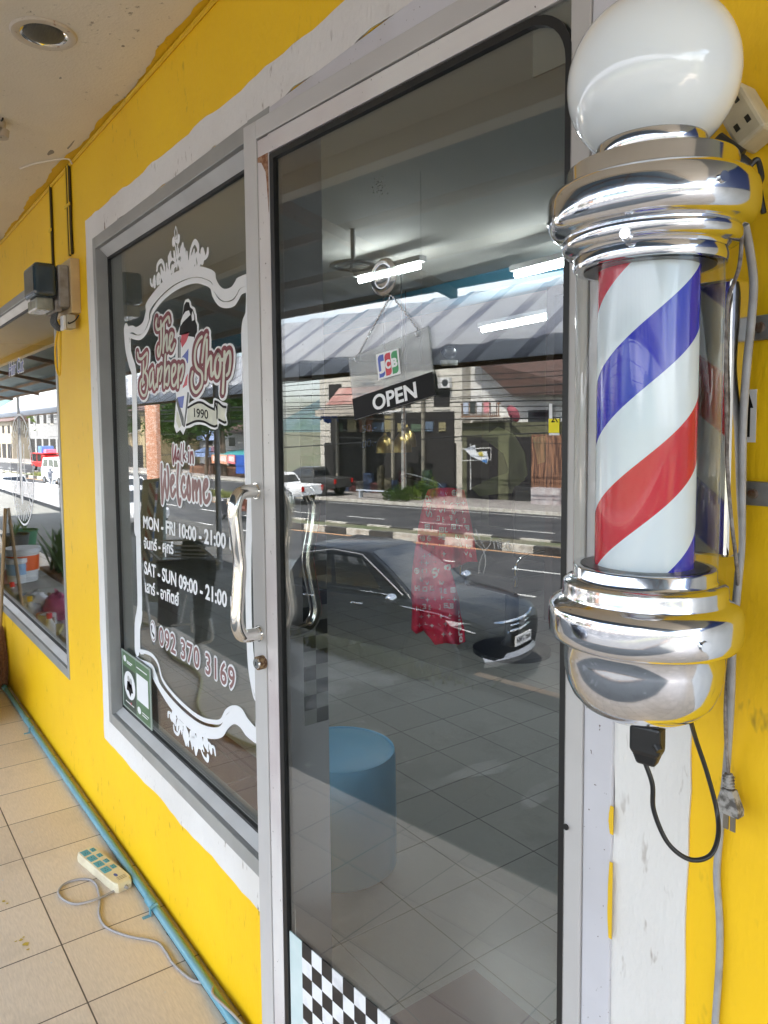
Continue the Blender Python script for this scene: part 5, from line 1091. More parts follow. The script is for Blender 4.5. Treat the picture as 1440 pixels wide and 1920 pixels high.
def pickup(paint, label, lod=0, plate=None, group=None, bedonly=False):
    e_ = empty('pickup_truck', (0,0,0), label, 'pickup truck', group)
    m_ = MB(); S = [(-2.62,.86,.55,1.05),(-2.55,.90,.48,1.12),(-1.9,.92,.42,1.13),(-.95,.92,.40,1.13),(0,.92,.38,1.11),(1.0,.92,.38,1.13),(1.35,.92,.40,1.15),(1.8,.92,.42,1.12),(2.2,.90,.42,1.06),(2.45,.84,.42,.98),(2.60,.72,.44,.90),(2.66,.55,.46,.84)]
    loft(m_, [sect(x,w,zb,zt,.05 if x > 1.2 else .01) for x, w, zb, zt in S]); body = m_.build('body', paint, e_)
    m_ = MB(); B = [(1.42,-.80,1.12),(1.42,.80,1.12),(-.98,.84,1.11),(-.98,-.84,1.11)]; Tt = [(.52,-.60,1.70),(.52,.60,1.70),(-.66,.62,1.72),(-.66,-.62,1.72)]
    secs = []
    for k in range(7):
        t = k/6; bow = 1+.10*math.sin(math.pi*t)
        rg = []
        for i in range(4):
            p = Vector(B[i]).lerp(Vector(Tt[i]), t); p.x = p.x + (.08 if i < 2 else -.04)*math.sin(math.pi*t); p.y *= 1+.05*math.sin(math.pi*t); rg.append(p)
        secs.append(rg)
    vs = [p for s_ in secs for p in s_]; fs = [(i*4+k, i*4+(k+1)%4, (i+1)*4+(k+1)%4, (i+1)*4+k) for i in range(6) for k in range(4)]
    m_.add(vs, fs, 0, True)
    top = [Vector(p) for p in Tt]; cen = Vector((-.07,0,1.765)); ins = [p.lerp(cen,.25)+Vector((0,0,.03)) for p in top]
    m_.add(top+ins, [(i,(i+1)%4,4+(i+1)%4,4+i) for i in range(4)]+[(4,5,6,7)], 0, True); m_.build('cabin', paint, e_, bevel=.015)
    at = lambda i, j, t, s_: (lambda A_, B_2: A_.lerp(B_2, s_))(secs[round(t*6)][i], secs[round(t*6)][j])
    gl = MB()
    def pane(i, j, s0, s1, t0, t1, off):
        for k in range(round(t0*6), round(t1*6)):
            a, b, c, d = secs[k][i].lerp(secs[k][j],s0), secs[k][i].lerp(secs[k][j],s1), secs[k+1][i].lerp(secs[k+1][j],s1), secs[k+1][i].lerp(secs[k+1][j],s0)
            n = (b-a).cross(d-a).normalized()*off; gl.add([a+n,b+n,c+n,d+n], [(0,1,2,3)])
    pane(0,1,.06,.94,0,5/6+.17,.006); pane(2,3,.08,.92,1/6,5/6,.006)
    for i, j in ((1,2),(3,0)):
        if i == 1: pane(1,2,.20,.56,1/6,5/6,.006); pane(1,2,.60,.90,1/6,5/6,.006)
        else: pane(3,0,.10,.40,1/6,5/6,.006); pane(3,0,.44,.80,1/6,5/6,.006)
    gl.build('window', CARG, e_, fix=False)
    for sx in (1.78,-1.55):
        for sy in (.80,-.80): wheel(e_, sx, sy, .385, sy)
    ar_ = MB()
    for sx in (1.78,-1.55):
        for sy in (1,-1):
            pts = [Vector((sx+.45*math.cos(a), sy*.925, .40+.45*math.sin(a))) for a in [R(-8+i*196/14) for i in range(15)]]; ar_.tube(pts, .035, 6)
            ar_.poly([Vector((sx+.42*math.cos(a), sy*.9255, .36+.44*math.sin(a))) for a in [i*math.pi/12 for i in range(24)]], (0,sy,0), .002, 1)
    ar_.build('wheel_arch', [paint, BLK], e_)
    if lod == 0:
        g = MB(); nose = lambda y, z: Vector((2.665-.42*abs(y)**2.2-.02*(z-.7), y, z))
        # upper chrome wings sweeping to the lamps, dark mesh between
        for z, r_ in ((.905,.022),(.845,.018),(.775,.020)): g.tube([nose(y,z)+Vector((.01,0,.03*abs(y))) for y in [-.72+.12*i for i in range(13)]], r_, 8, 0)
        for sy in (1,-1): g.tube(cr([nose(sy*.34,.775)+Vector((.02,0,0)), nose(sy*.62,.74)+Vector((.02,0,0)), nose(sy*.70,.60)+Vector((.01,0,0)), nose(sy*.72,.48)], 6), .028, 8, 0)
        g.build('chrome_grille', CHR, e_)
        g = MB(); 
        for k in range(6): y0 = -.62+.207*k; g.add([nose(y0,.76)+Vector((.012,0,0)), nose(y0+.207,.76)+Vector((.012,0,0)), nose(y0+.207,.50)+Vector((.03,0,0)), nose(y0,.50)+Vector((.03,0,0))], [(0,1,2,3)])
        for k in range(6): y0 = -.62+.207*k; g.add([nose(y0,.90)+Vector((.006,0,0)), nose(y0+.207,.90)+Vector((.006,0,0)), nose(y0+.207,.78)+Vector((.008,0,0)), nose(y0,.78)+Vector((.008,0,0))], [(0,1,2,3)])
        g.build('grille_mesh', BLK, e_, fix=False)
        g = MB(); c = nose(0,.865)+Vector((.035,0,0))
        for a in (90,210,330):
            u_, w_ = Vector((0,math.cos(R(a)),math.sin(R(a)))), Vector((0,math.cos(R(a+60)),math.sin(R(a+60)))); w2 = Vector((0,math.cos(R(a-60)),math.sin(R(a-60)))); L_ = .062
            g.poly([c, c+w2*L_, c+(w2+w_)*L_, c+w_*L_], (1,0,0), .008)
        g.build('emblem', CHR, e_)
        for sy in (1,-1):
            g = MB(); g.poly([nose(sy*.62,.90)+Vector((.02,0,0)), Vector((2.30,sy*.885,.96)), Vector((2.02,sy*.925,.97)), Vector((2.12,sy*.93,.90)), Vector((2.42,sy*.86,.84)), nose(sy*.60,.83)+Vector((.02,0,0))][::sy], (.5,sy*.8,0), .012); g.build('headlight', HLM, e_)
            g = MB(); g.ball((1.22,sy*1.04,1.17), .12, 20, 12, 0, (.62,.95,.66)); g.tube([(1.24,sy*.90,1.12),(1.23,sy*1.0,1.13)], .03, 8, 1); g.build('wing_mirror', [CHR, BLK], e_)
            for x in (.52,-.42): MB().tube(cr([Vector((x-.10,sy*.925,1.00)), Vector((x-.06,sy*.955,1.00)), Vector((x+.06,sy*.955,1.00)), Vector((x+.10,sy*.925,1.00))], 4), .014, 8).build('door_handle', CHR, e_)
            g = MB(); g.tube([(1.25,sy*.915,1.055),(1.9,sy*.93,1.035),(2.1,sy*.93,1.0)], .008, 6)
            g.tube([(-.85,sy*.80,1.155),(1.1,sy*.82,1.16)], .009, 6); g.build('chrome_strip', CHR, e_)
            MB().tube([Vector((-.70,sy*.74,1.60)), Vector((-.1,sy*.695,1.70)), Vector((.45,sy*.69,1.67)), Vector((.95,sy*.80,1.40)), Vector((1.28,sy*.84,1.19))], .012, 6).build('window_visor', RIM, e_)
        g = MB(); 
        g.add([nose(y,z)+Vector((d,0,0)) for z, d in ((.50,.05),(.44,.09),(.36,.06)) for y in [-.76+.152*i for i in range(11)]], [(r*11+k, r*11+k+1, (r+1)*11+k+1, (r+1)*11+k) for r in range(2) for k in range(10)], 0, True); g.build('bumper_guard', mat('silver_bumper', (.40,.40,.42), .3, .7), e_, fix=False)
        g = MB(); g.box((2.70,-.24,.56),(2.715,.24,.70)); pl_ = g.build('number_plate', mat('plate_white', (.75,.75,.76), .4), e_)
        g = MB(); text_mb(g, '\u0e01\u0e01 1961', (2.716,-.20,.605), (2.716,.20,.605), (2.716,-.20,.675), .002, nrm=Vector((1,0,0)), bold=.02); g.build('plate_number', BLK, pl_)
    else:
        for sy in (1,-1):
            g = MB(); g.box((-2.64,sy*.72,.78),(-2.60,sy*.90,1.06)); g.build('tail_light', TLM, e_); g = MB(); g.box((2.3,sy*.60,.80),(2.5,sy*.86,.95)); g.build('headlight', HLM, e_)
    return e_
CARZ = -1.9
car = pickup(BLKC, 'glossy black pickup truck parked in front of the shop, mirrored in the door glass', 0)
bpy.context.view_layer.update()
def place(e_, x, y, z, yaw): e_.location = (x, y, z); e_.rotation_euler = (0,0,yaw)
place(car, -8.42, -7.53, CARZ, -.121)
yaw_s = -SA
p = refl(628, 941, True, z=ZS); w1 = pickup(WHC, 'white pickup truck with red tail lamp parked across the road beside the dark pickup', 1)
s_, v_ = sv(refl(609, 943, True, z=ZS)); q = st(s_-2.65, 8.0, 0); place(w1, q.x, q.y, ZS, yaw_s+math.pi)
w2_ = pickup(GRC_, 'dark grey pickup truck parked behind the white one across the road', 1); s2_, v2_ = sv(refl(645, 935, True, V=11.8)); q = st(s2_-2.65, 11.8); place(w2_, q.x, q.y, ZS+.15, yaw_s+math.pi)
def boxcar(name, cat, label, paint, L_, W_, H_, hood, nose_, lod=1, glassband=(.52,.86)):
    e_ = empty(name, (0,0,0), label, cat); m_ = MB(); hl, hw = L_/2, W_/2
    zb = .3
    S = [(-hl,hw*.88,zb+.1,H_*.55),(-hl+.08,hw*.97,zb,H_*.60),(0,hw,zb,H_*.60),(hl-hood,hw,zb,H_*.58),(hl-.25,hw*.95,zb,H_*.58-nose_*.5),(hl,hw*.8,zb+.1,H_*.58-nose_)]
    loft(m_, [sect(x,w,a,b,.03) for x, w, a, b in S]); m_.build('body', paint, e_)
    m_ = MB(); r0, r1 = -hl+.10, hl-hood; B = [(r1+.25,-hw*.9,H_*.57),(r1+.25,hw*.9,H_*.57),(r0,hw*.93,H_*.57),(r0,-hw*.93,H_*.57)]; T2 = [(r1-.35,-hw*.78,H_*.96),(r1-.35,hw*.78,H_*.96),(r0+.12,hw*.80,H_*.96),(r0+.12,-hw*.80,H_*.96)]
    B = [Vector(p) for p in B]; T2 = [Vector(p) for p in T2]; cen = Vector(((r0+r1)/2,0,H_)); m_.add(B+T2+[cen], [(i,(i+1)%4,4+(i+1)%4,4+i) for i in range(4)]+[(4+i,4+(i+1)%4,8) for i in range(4)], 0); m_.build('cabin', paint, e_, bevel=.05)
    g = MB()
    for i in range(4):
        j = (i+1) % 4; a, b, c, d = B[i], B[j], T2[j], T2[i]; n = (b-a).cross(d-a).normalized()*.012
        segs = ((.06,.94),) if i in (0,2) else ((.06,.30),(.34,.62),(.66,.94))
        for s0, s1 in segs: g.add([a.lerp(b,s0).lerp(d.lerp(c,s0),.18)+n, a.lerp(b,s1).lerp(d.lerp(c,s1),.18)+n, a.lerp(b,s1).lerp(d.lerp(c,s1),.85)+n, a.lerp(b,s0).lerp(d.lerp(c,s0),.85)+n], [(0,1,2,3)])
    g.build('window', CARG, e_, fix=False)
    for sx in (hl-.8,-hl+.8):
        for sy in (hw-.12,-hw+.12): wheel(e_, sx, sy, .31, sy)
    for sy in (1,-1):
        g = MB(); g.box((hl-.10,sy*hw*.45,H_*.40),(hl+.01,sy*hw*.78,H_*.47)); g.build('headlight', HLM, e_); g = MB(); g.box((-hl-.01,sy*hw*.6,H_*.40),(-hl+.06,sy*hw*.86,H_*.52)); g.build('tail_light', TLM, e_)
    return e_
def drive(e_, u, v, z=ZS, flip=False, door=False, dv=0, ds=0):
    s_, v_ = sv(refl(u, v, door, z=z)); q = st(s_+ds, v_+dv); place(e_, q.x, q.y, z, yaw_s+(math.pi if flip else 0))
van = boxcar('white_van', 'van', 'white passenger van on the near lane mirrored in the second window', WHC, 4.9, 1.8, 2.2, .9, .25); drive(van, 117, 907)
c1 = boxcar('parked_car', 'car', 'silver car whose bonnet shows at the far left of the second window', carpaint('silver_paint', (.45,.46,.48), .3), 4.4, 1.75, 1.5, 1.2, .2); drive(c1, 10, 933, z=-2.4, ds=1)
c2_ = boxcar('parked_car', 'car', 'white saloon car behind the left vinyl border line of the display window', WHC, 4.4, 1.75, 1.5, 1.2, .2); drive(c2_, 240, 938)
c3_ = boxcar('parked_car', 'car', 'pale car parked low beside the striped board in the display window', carpaint('pale_grey_paint', (.5,.51,.53), .2), 4.4, 1.75, 1.5, 1.2, .2)
q = refl(235, 985, False, z=-1.9); place(c3_, q.x, q.y, -1.9, yaw_s)
# red open sided pickup bus with load on its roof
sg = empty('red_pickup_bus', (0,0,0), 'red open backed pickup bus with boxes on its roof far down the road', 'bus')
m_ = MB(); m_.box((-2.4,-.85,.45),(2.4,.85,1.0)); m_.box((1.0,-.85,1.0),(1.9,.85,1.75)); m_.build('body', REDC, sg, bevel=.05); m_ = MB(); m_.box((-2.4,-.9,1.85),(1.95,.9,1.95))
for x in (-2.35,-.6,.9):
    for y in (-.82,.82): m_.tube([(x,y,1.0),(x,y,1.86)], .03, 6)
m_.build('canopy', REDC, sg); m_ = MB(); m_.box((-2.2,-.7,1.0),(.9,.7,1.8)); m_.build('dark_interior', BLK, sg)
m_ = MB(); m_.box((-1.8,-.7,1.96),(-.6,.1,2.5),0); m_.box((-.5,-.6,1.96),(.6,.7,2.7),1); m_.box((.7,-.6,1.96),(1.4,.5,2.35),2); build_each(m_, 'roof_load', [mat('white_box', (.6,.6,.62), .6), mat('blue_box', (.1,.2,.5), .6), mat('pink_box', (.6,.2,.3), .6)], sg)
for sx in (1.5,-1.5):
    for sy in (.75,-.75): wheel(sg, sx, sy, .34, sy)
drive(sg, 88, 882)
# scooter and rider
def scooter(name, label, paint, rider=False):
    e_ = empty(name, (0,0,0), label, 'scooter')
    for x in (.62,-.60): wheel_ = None; w_ = MB(); w_.T = Matrix.Translation((x,0,.27)) @ Matrix.Rotation(R(90),4,'X'); w_.lathe([(.17,-.045),(.25,-.045),(.27,0),(.25,.045),(.17,.045)], (0,0,0), 24); w_.lathe([(.18,.02),(.05,.03),(.0,.03)], (0,0,0), 16, 1); w_.build('wheel', [TYR, RIM], e_, fix=False)
    b = MB(); b.poly([(-.85,-.13,.62),(-.2,-.13,.60),(.05,-.13,.34),(.28,-.13,.34),(.46,-.13,.92),(.56,-.13,.90),(.42,-.13,.30),(.1,-.13,.22),(-.3,-.13,.26),(-.78,-.13,.46)], (0,1,0), .26); b.build('body', paint, e_, bevel=.03)
    b = MB(); b.box((-.80,-.13,.63),(-.12,.13,.74)); b.build('seat', BLKP, e_, bevel=.03)
    b = MB(); b.tube([(.62,0,.27),(.48,0,.95)], .03, 8); b.tube(cr([Vector((.36,-.32,1.02)), Vector((.46,-.12,1.0)), Vector((.46,.12,1.0)), Vector((.36,.32,1.02))], 5), .016, 8); b.build('handlebar', STL, e_)
    b = MB(); b.ball((.55,0,.86), .10, 16, 10, 0, (.7,1,1)); b.build('headlight', HLM, e_)
    if name == 'red_scooter': b = MB(); b.lathe([(.0,.0),(.12,.02),(.16,.22),(.17,.24)], (.78,0,.78), 20); b.build('basket', mat('red_basket', (.55,.02,.02), .4), e_, fix=False)
    return e_
sk1 = scooter('scooter', 'white scooter ridden toward the camera on the road in the second window', WHC); drive(sk1, 97, 921)
def skinned(name, verts, edges, rad, m, parent=None):
    me = bpy.data.meshes.new(name); me.from_pydata(verts, edges, []); o = link(name, me, m, parent); sk_ = o.modifiers.new('skin','SKIN')
    for i, r_ in enumerate(rad): me.skin_vertices[0].data[i].radius = (r_, r_)
    me.skin_vertices[0].data[0].use_root = True; sb_ = o.modifiers.new('sub','SUBSURF'); sb_.levels = 1; sb_.render_levels = 2
    for p in me.polygons: p.use_smooth = True
    return o
V_ = [(-.25,0,.80),(-.28,0,1.0),(-.24,0,1.22),(-.20,0,1.40),(-.17,0,1.50),(-.15,0,1.62),(-.20,.20,1.36),(.08,.26,1.16),(.34,.28,1.06),(-.20,-.20,1.36),(.08,-.26,1.16),(.34,-.28,1.06),(-.22,.11,.78),(.18,.17,.74),(.20,.15,.34),(.30,.15,.30),(-.22,-.11,.78),(.18,-.17,.74),(.20,-.15,.34),(.30,-.15,.30)]
E_ = [(0,1),(1,2),(2,3),(3,4),(4,5),(3,6),(6,7),(7,8),(3,9),(9,10),(10,11),(0,12),(12,13),(13,14),(14,15),(0,16),(16,17),(17,18),(18,19)]
Rr = [.15,.14,.16,.13,.06,.11,.07,.05,.04,.07,.05,.04,.10,.075,.055,.045,.10,.075,.055,.045]
rd = skinned('person', V_, E_, Rr, mat('grey_clothes', (.30,.31,.34), .8, col2=(.15,.16,.2), nscale=3)); tag(rd, 'rider in grey clothes and pale helmet sitting on the white scooter', 'person')
me_ = sk1.location; rd.location = me_; rd.rotation_euler = (0,0,yaw_s)
hm = MB(); hm.ball((-.15,0,1.66), .14, 20, 12); hm.build('helmet', mat('pale_helmet', (.6,.6,.62), .2, coat=1.), rd)
sk2 = scooter('red_scooter', 'red scooter with front basket parked beyond the porch, behind the door handle', carpaint('red_scooter_paint', (.55,.015,.02)))
q = refl(432, 1085, False, z=-1.45); place(sk2, q.x, q.y, -1.9, yaw_s+.1)
q = refl(443, 1098, False, y=-4.2); place(sk2, q.x-.2, -4.6, -1.9, -.2); 
sk3 = scooter('scooter', 'dark scooter with a side cart on the near lane beyond the door handle', carpaint('dark_scooter_paint', (.03,.03,.035))); drive(sk3, 430, 976, flip=True)
m_ = MB(); m_.box((-.7,.45,.45),(.7,1.35,.55)); m_.box((-.7,.45,.55),(-.66,1.35,.9)); m_.box((.66,.45,.55),(.7,1.35,.9)); m_.box((-.7,1.31,.55),(.7,1.35,.9)); m_.build('side_cart', mat('brown_cart', (.16,.06,.04), .6), sk3)
# ------------------------------------------------------------------ greenery
LEAF = mat('leaf_green', (.045,.10,.018), .55, col2=(.09,.17,.03), nscale=1.2); LEAFY = mat('leaf_yellow_green', (.14,.22,.04), .55, col2=(.22,.30,.06), nscale=1.2); BARK = mat('bark', (.16,.11,.08), .9, col2=(.09,.07,.05), nscale=9, bump=.4, bscale=12); POTM = mat('terracotta', (.30,.12,.07), .8); 
def tree(name, loc, h_, r_, label, leaf=LEAF, n=2600, ls=.16, group=None, trunk=.12, seed=1):
    rnd = random.Random(seed); e_ = empty(name, tuple(loc), label, 'tree', group); L0 = Vector(loc); t = MB(); top = L0+Vector((rnd.uniform(-.3,.3),rnd.uniform(-.3,.3),h_*.62))
    t.tube([L0, L0.lerp(top,.5)+Vector((.05,.03,0)), top], [trunk,trunk*.75,trunk*.45], 8); ends = []
    for k in range(8):
        a = rnd.uniform(0,6.28); b = L0.lerp(top, rnd.uniform(.55,1)); q = L0+Vector((r_*.75*math.cos(a), r_*.75*math.sin(a), h_*rnd.uniform(.55,.95))); t.tube([b, b.lerp(q,.5)+Vector((0,0,.1)), q], [trunk*.4,trunk*.25,trunk*.1], 5); ends += [b.lerp(q,.6), q]
    t.build('trunk', BARK, e_)
    c = MB()
    for k in range(n):
        b = rnd.choice(ends); d = Vector((rnd.gauss(0,1),rnd.gauss(0,1),rnd.gauss(0,.8))); p = b + d*r_*.24; 
        if p.z < L0.z+h_*.3: continue
        a1 = Vector((rnd.uniform(-1,1),rnd.uniform(-1,1),rnd.uniform(-.6,.6))).normalized(); a2 = a1.orthogonal().normalized(); q = ls*rnd.uniform(.6,1.3); c.add([p-a1*q, p-a2*q*.45, p+a1*q, p+a2*q*.45], [(0,1,2,3)])
    c.build('crown', leaf, e_, fix=False); return e_
def shrub(name, loc, r_, h_, label, leaf=LEAF, n=500, ls=.07, group=None, pot=None, seed=1):
    rnd = random.Random(seed); e_ = empty(name, tuple(loc), label, 'plant', group); L0 = Vector(loc); z0 = 0
    if pot: m_ = MB(); m_.lathe([(0,0),(pot*.75,0),(pot,pot*1.4),(pot*1.08,pot*1.4),(pot*1.08,pot*1.6),(pot*.9,pot*1.6),(pot*.85,pot*1.45),(0,pot*1.45)], L0, 20); m_.build('pot', POTM, e_); z0 = pot*1.5
    c = MB()
    for k in range(n):
        a = rnd.uniform(0,6.28); q = rnd.random()**.5; z = rnd.random(); p = L0+Vector((r_*q*math.cos(a), r_*q*math.sin(a), z0+h_*z*(1-.45*q))); d = Vector((math.cos(a)*.8,math.sin(a)*.8,rnd.uniform(.1,1))).normalized(); n2 = d.orthogonal().normalized(); l_ = ls*rnd.uniform(.7,1.5); c.add([p, p+d*l_*.5+n2*l_*.22, p+d*l_, p+d*l_*.5-n2*l_*.22], [(0,1,2,3)])
    c.build('foliage', leaf, e_, fix=False); return e_
# ------------------------------------------------------------------ far side buildings (heights and widths measured off the reflections)
def bz(u, v, door, V): q = refl(u, v, door, V=V); s_, v2 = sv(q); return s_, q.z-ZS
RT = mat('brown_roof_tile', (.10,.055,.045), .8, col2=(.06,.04,.035), nscale=2, bump=.5, bscale=18); CW = mat('cream_render', (.60,.57,.50), .8, col2=(.48,.45,.40), nscale=.8); WW = mat('white_render', (.70,.70,.68), .8, col2=(.55,.55,.54), nscale=.8); DIN = mat('dark_shop_interior', (.02,.018,.018), .8); TIN = mat('old_tin_roof', (.35,.16,.14), .6, col2=(.45,.30,.26), nscale=1.5)
WOODB = mat('brown_boards', (.28,.14,.08), .7, col2=(.08,.04,.03), nscale=3, nsc3=(6,6,.3), amt=(.45,.55)); BLT = mat('blue_tarp', (.03,.10,.42), .55); TEAL = mat('teal_sheet', (.06,.28,.30), .5); GLASSW = mat('dark_window', (.03,.035,.04), .1)
def sbox(mb, s0, s1, v0, v1, z0, z1, mi=0): mb.obox(st(s0,v0,z0), SU*(s1-s0), SN*(v1-v0), (0,0,z1-z0), mi)
def building(name, label, s0, s1, v0, dep, h_, wallm, floors=2, roofm=None, roofh=0, over=.5, shop=True, cat='building', win_w=1.1):
    e_ = empty(name, tuple(st((s0+s1)/2, v0+dep/2)), label, cat); m_ = MB(); sbox(m_, s0, s1, v0, v0+dep, 0, h_); m_.build('wall', wallm, e_)
    g = MB(); fr = MB(); n = max(1, int((s1-s0)/2.6)); fh = h_/floors
    for f_ in range(floors):
        for k in range(n):
            c = s0+(k+.5)*(s1-s0)/n
            if f_ == 0 and shop: sbox(g, c-1.0, c+1.0, v0-.03, v0-.002, .15, fh*.82)
            else: sbox(g, c-win_w/2, c+win_w/2, v0-.03, v0-.002, f_*fh+fh*.35, f_*fh+fh*.78); sbox(fr, c-win_w/2-.06, c+win_w/2+.06, v0-.05, v0-.001, f_*fh+fh*.31, f_*fh+fh*.35)
    build_each(g, 'window', DIN if shop else GLASSW, e_)
    if fr.v: build_each(fr, 'sill', CW, e_)
    if roofm:
        m_ = MB(); a, b, c, d = st(s0-over,v0-over,h_), st(s1+over,v0-over,h_), st(s1+over,v0+dep+over,h_), st(s0-over,v0+dep+over,h_); r0, r1 = st(s0-over*.2,v0+dep/2,h_+roofh), st(s1+over*.2,v0+dep/2,h_+roofh)
        m_.add([a,b,c,d,r0,r1], [(0,1,5,4),(2,3,4,5),(1,2,5),(3,0,4),(0,3,2,1)]); m_.build('roof', roofm, e_)
    return e_
# door glass: gabled white house with long tiled roof to the right
s0, z1 = bz(847,690,True,16); s1, _ = bz(1120,700,True,16); _, zc = bz(900,745,True,16); _, zr = bz(930,690,True,16)
gh = empty('gabled_house', tuple(st((s0+s1)/2,18)), 'white walled house with dark tiled roof above the balcony across the road', 'house')
m_ = MB(); sbox(m_, s0, s1, 16, 23, 0, zc); m_.add([st(s0,16,zc-.01), st(s0+4.2,16,zc-.01), st(s0+2.0,16,z1+.3), st(s0-.1,16,z1+.3)], [(0,1,2,3)]); m_.build('wall', WW, gh)
m_ = MB(); z2 = z1+2.2; m_.add([st(s0+1.8,15.2,z1+.5), st(s0+4.4,15.2,zc+.1), st(s1+1,15.2,zc), st(s1+1,19,z2), st(s0+1,19,z2)], [(0,1,2,3,4)]); m_.add([st(s0+1.8,15.2,z1+.38), st(s0+4.4,15.2,zc-.02), st(s1+1,15.2,zc-.12), st(s1+1,23.5,zc), st(s1+1,19,z2)], [(0,1,2),(2,3,4)]); m_.build('roof', RT, gh, fix=False)
m_ = MB(); sbox(m_, s0+5, s0+6.2, 15.95, 15.995, zc*.62, zc*.86); sbox(m_, s0+8, s0+9.2, 15.95, 15.995, zc*.62, zc*.86); build_each(m_, 'window', GLASSW, gh)
# lower shops in front
s0, _ = bz(866,800,True,14.6); s1, _ = bz(1120,800,True,14.6); _, zt = bz(950,792,True,14.6)
b1 = building('wooden_shophouse', 'low dark shop with brown boards below the balcony across the road', s0, s1, 14.6, 1.3, zt, mat('dark_green_render', (.10,.10,.06), .8), 1)
m_ = MB(); sA, _ = bz(995,880,True,14.4); sbox(m_, sA, s1, 14.45, 14.55, .1, zt*.85); m_.build('board_panel', WOODB, b1)
m_ = MB(); sA, _ = bz(998,900,True,13.6); sB, _ = bz(1052,900,True,13.6); sbox(m_, sA, sB, 13.4, 14.1, .15, 1.0); st_c = m_.build('stall_counter', mat('grimy_white_counter', (.5,.48,.48), .7, col2=(.35,.28,.28), nscale=3)); tag(st_c, 'grimy white stall counter in front of the brown boards', 'counter')
# balcony with washing
s0, _ = bz(866,760,True,14.2); s1, _ = bz(934,760,True,14.2); _, z0 = bz(900,782,True,14.2); _, z1 = bz(900,757,True,14.2)
bal = empty('balcony_railing', tuple(st((s0+s1)/2,14.2,z0)), 'wooden balcony railing with washing hung over it', 'railing'); m_ = MB(); n = 18
for k in range(n+1): s_ = s0+(s1-s0)*k/n; sbox(m_, s_-.03, s_+.03, 14.2, 14.24, z0, z1)
sbox(m_, s0-.1, s1+.1, 14.18, 14.26, z1-.05, z1+.03); sbox(m_, s0-.1, s1+.1, 14.18, 14.26, z0, z0+.08); build_each(m_, 'baluster', WOODB, bal)
sbx = MB(); sbox(sbx, s0-.3, s1+.3, 14.2, 15.9, z0-.15, z0-.01); sbx.build('balcony_floor', CW, bal)
random.seed(5); ws_ = s0+.1
for k, (c_, nm_) in enumerate((((.45,.50,.6),'faded blue'),((.05,.06,.06),'black'),((.6,.6,.62),'pale grey'),((.62,.25,.28),'pink'),((.65,.63,.6),'off white'))):
    w_ = (s1-s0)*.17; m_ = MB(); pts = []
    sbox(m_, ws_, ws_+w_, 14.10, 14.32, z1+.05, z1+.10); sbox(m_, ws_+.03, ws_+w_-.03, 14.10, 14.13, z1-.55, z1+.05); ws_ += w_*1.12
    tag(m_.build('hung_laundry', mat('washing_'+nm_.replace(' ','_'), c_, .9), bevel=.02), nm_+' washing hung over the balcony railing', 'laundry', 'washing on the balcony')
# satellite dish
q = refl(958,778,True,V=14); m_ = MB(); m_.T = Matrix.Translation(q) @ Matrix.Rotation(R(62),4,'X') @ Matrix.Rotation(R(18),4,'Y'); m_.lathe([(0,0),(.2,.02),(.38,.09),(.5,.17)], (0,0,0), 28); m_.T = None; m_.tube([q, q+Vector((0,0,-1.2))], .03, 6, 1); tag(m_.build('satellite_dish', [mat('faded_red_dish', (.55,.16,.20), .6), BLKP], fix=False), 'faded red satellite dish on the roof across the road', 'dish')
# central shops with awnings
s0, _ = bz(600,800,True,15); s1, _ = bz(866,800,True,15); _, zt = bz(740,735,True,15)
b2 = building('shop_row', 'cream upper walled shop row with dark open fronts across the road', s0, s1, 15, 6, zt+1.6, CW, 2)
m_ = MB(); sbox(m_, s0+1, s1-.5, 14.9, 14.96, .1, zt*.80); m_.build('open_front', DIN, b2)
random.seed(31)
for k in range(16):
    a = s0+1.2+(s1-s0-2)*k/16; hgt = random.uniform(.5,1.9); c_ = random.choice(((.10,.03,.03),(.03,.05,.10),(.09,.08,.05),(.04,.08,.05),(.14,.13,.12))); m_ = MB(); sbox(m_, a, a+random.uniform(.25,.7), 14.5, 14.8, .15, .15+hgt); m_.build('goods_rack', mat('goods_%d' % k, c_, .8, col2=tuple(q*.3 for q in c_), nscale=5, amt=(.45,.55)), b2)
    if k % 4 == 1: m_ = MB(); sbox(m_, a-.12, a+.05, 14.62, 14.8, .15, zt); m_.build('shop_post', mat('post_%d' % k, (.22,.20,.16), .8), b2)
for k in range(9):
    a = s0+1.5+k*(s1-s0-2)/9; m_ = MB(); sbox(m_, a, a+random.uniform(.4,1.1), 14.84, 14.88, zt*.62, zt*random.uniform(.68,.78)); m_.build('shop_board', mat('board_%d' % k, random.choice(((.22,.10,.06),(.10,.14,.2),(.25,.22,.12),(.08,.12,.08))), .7), b2)
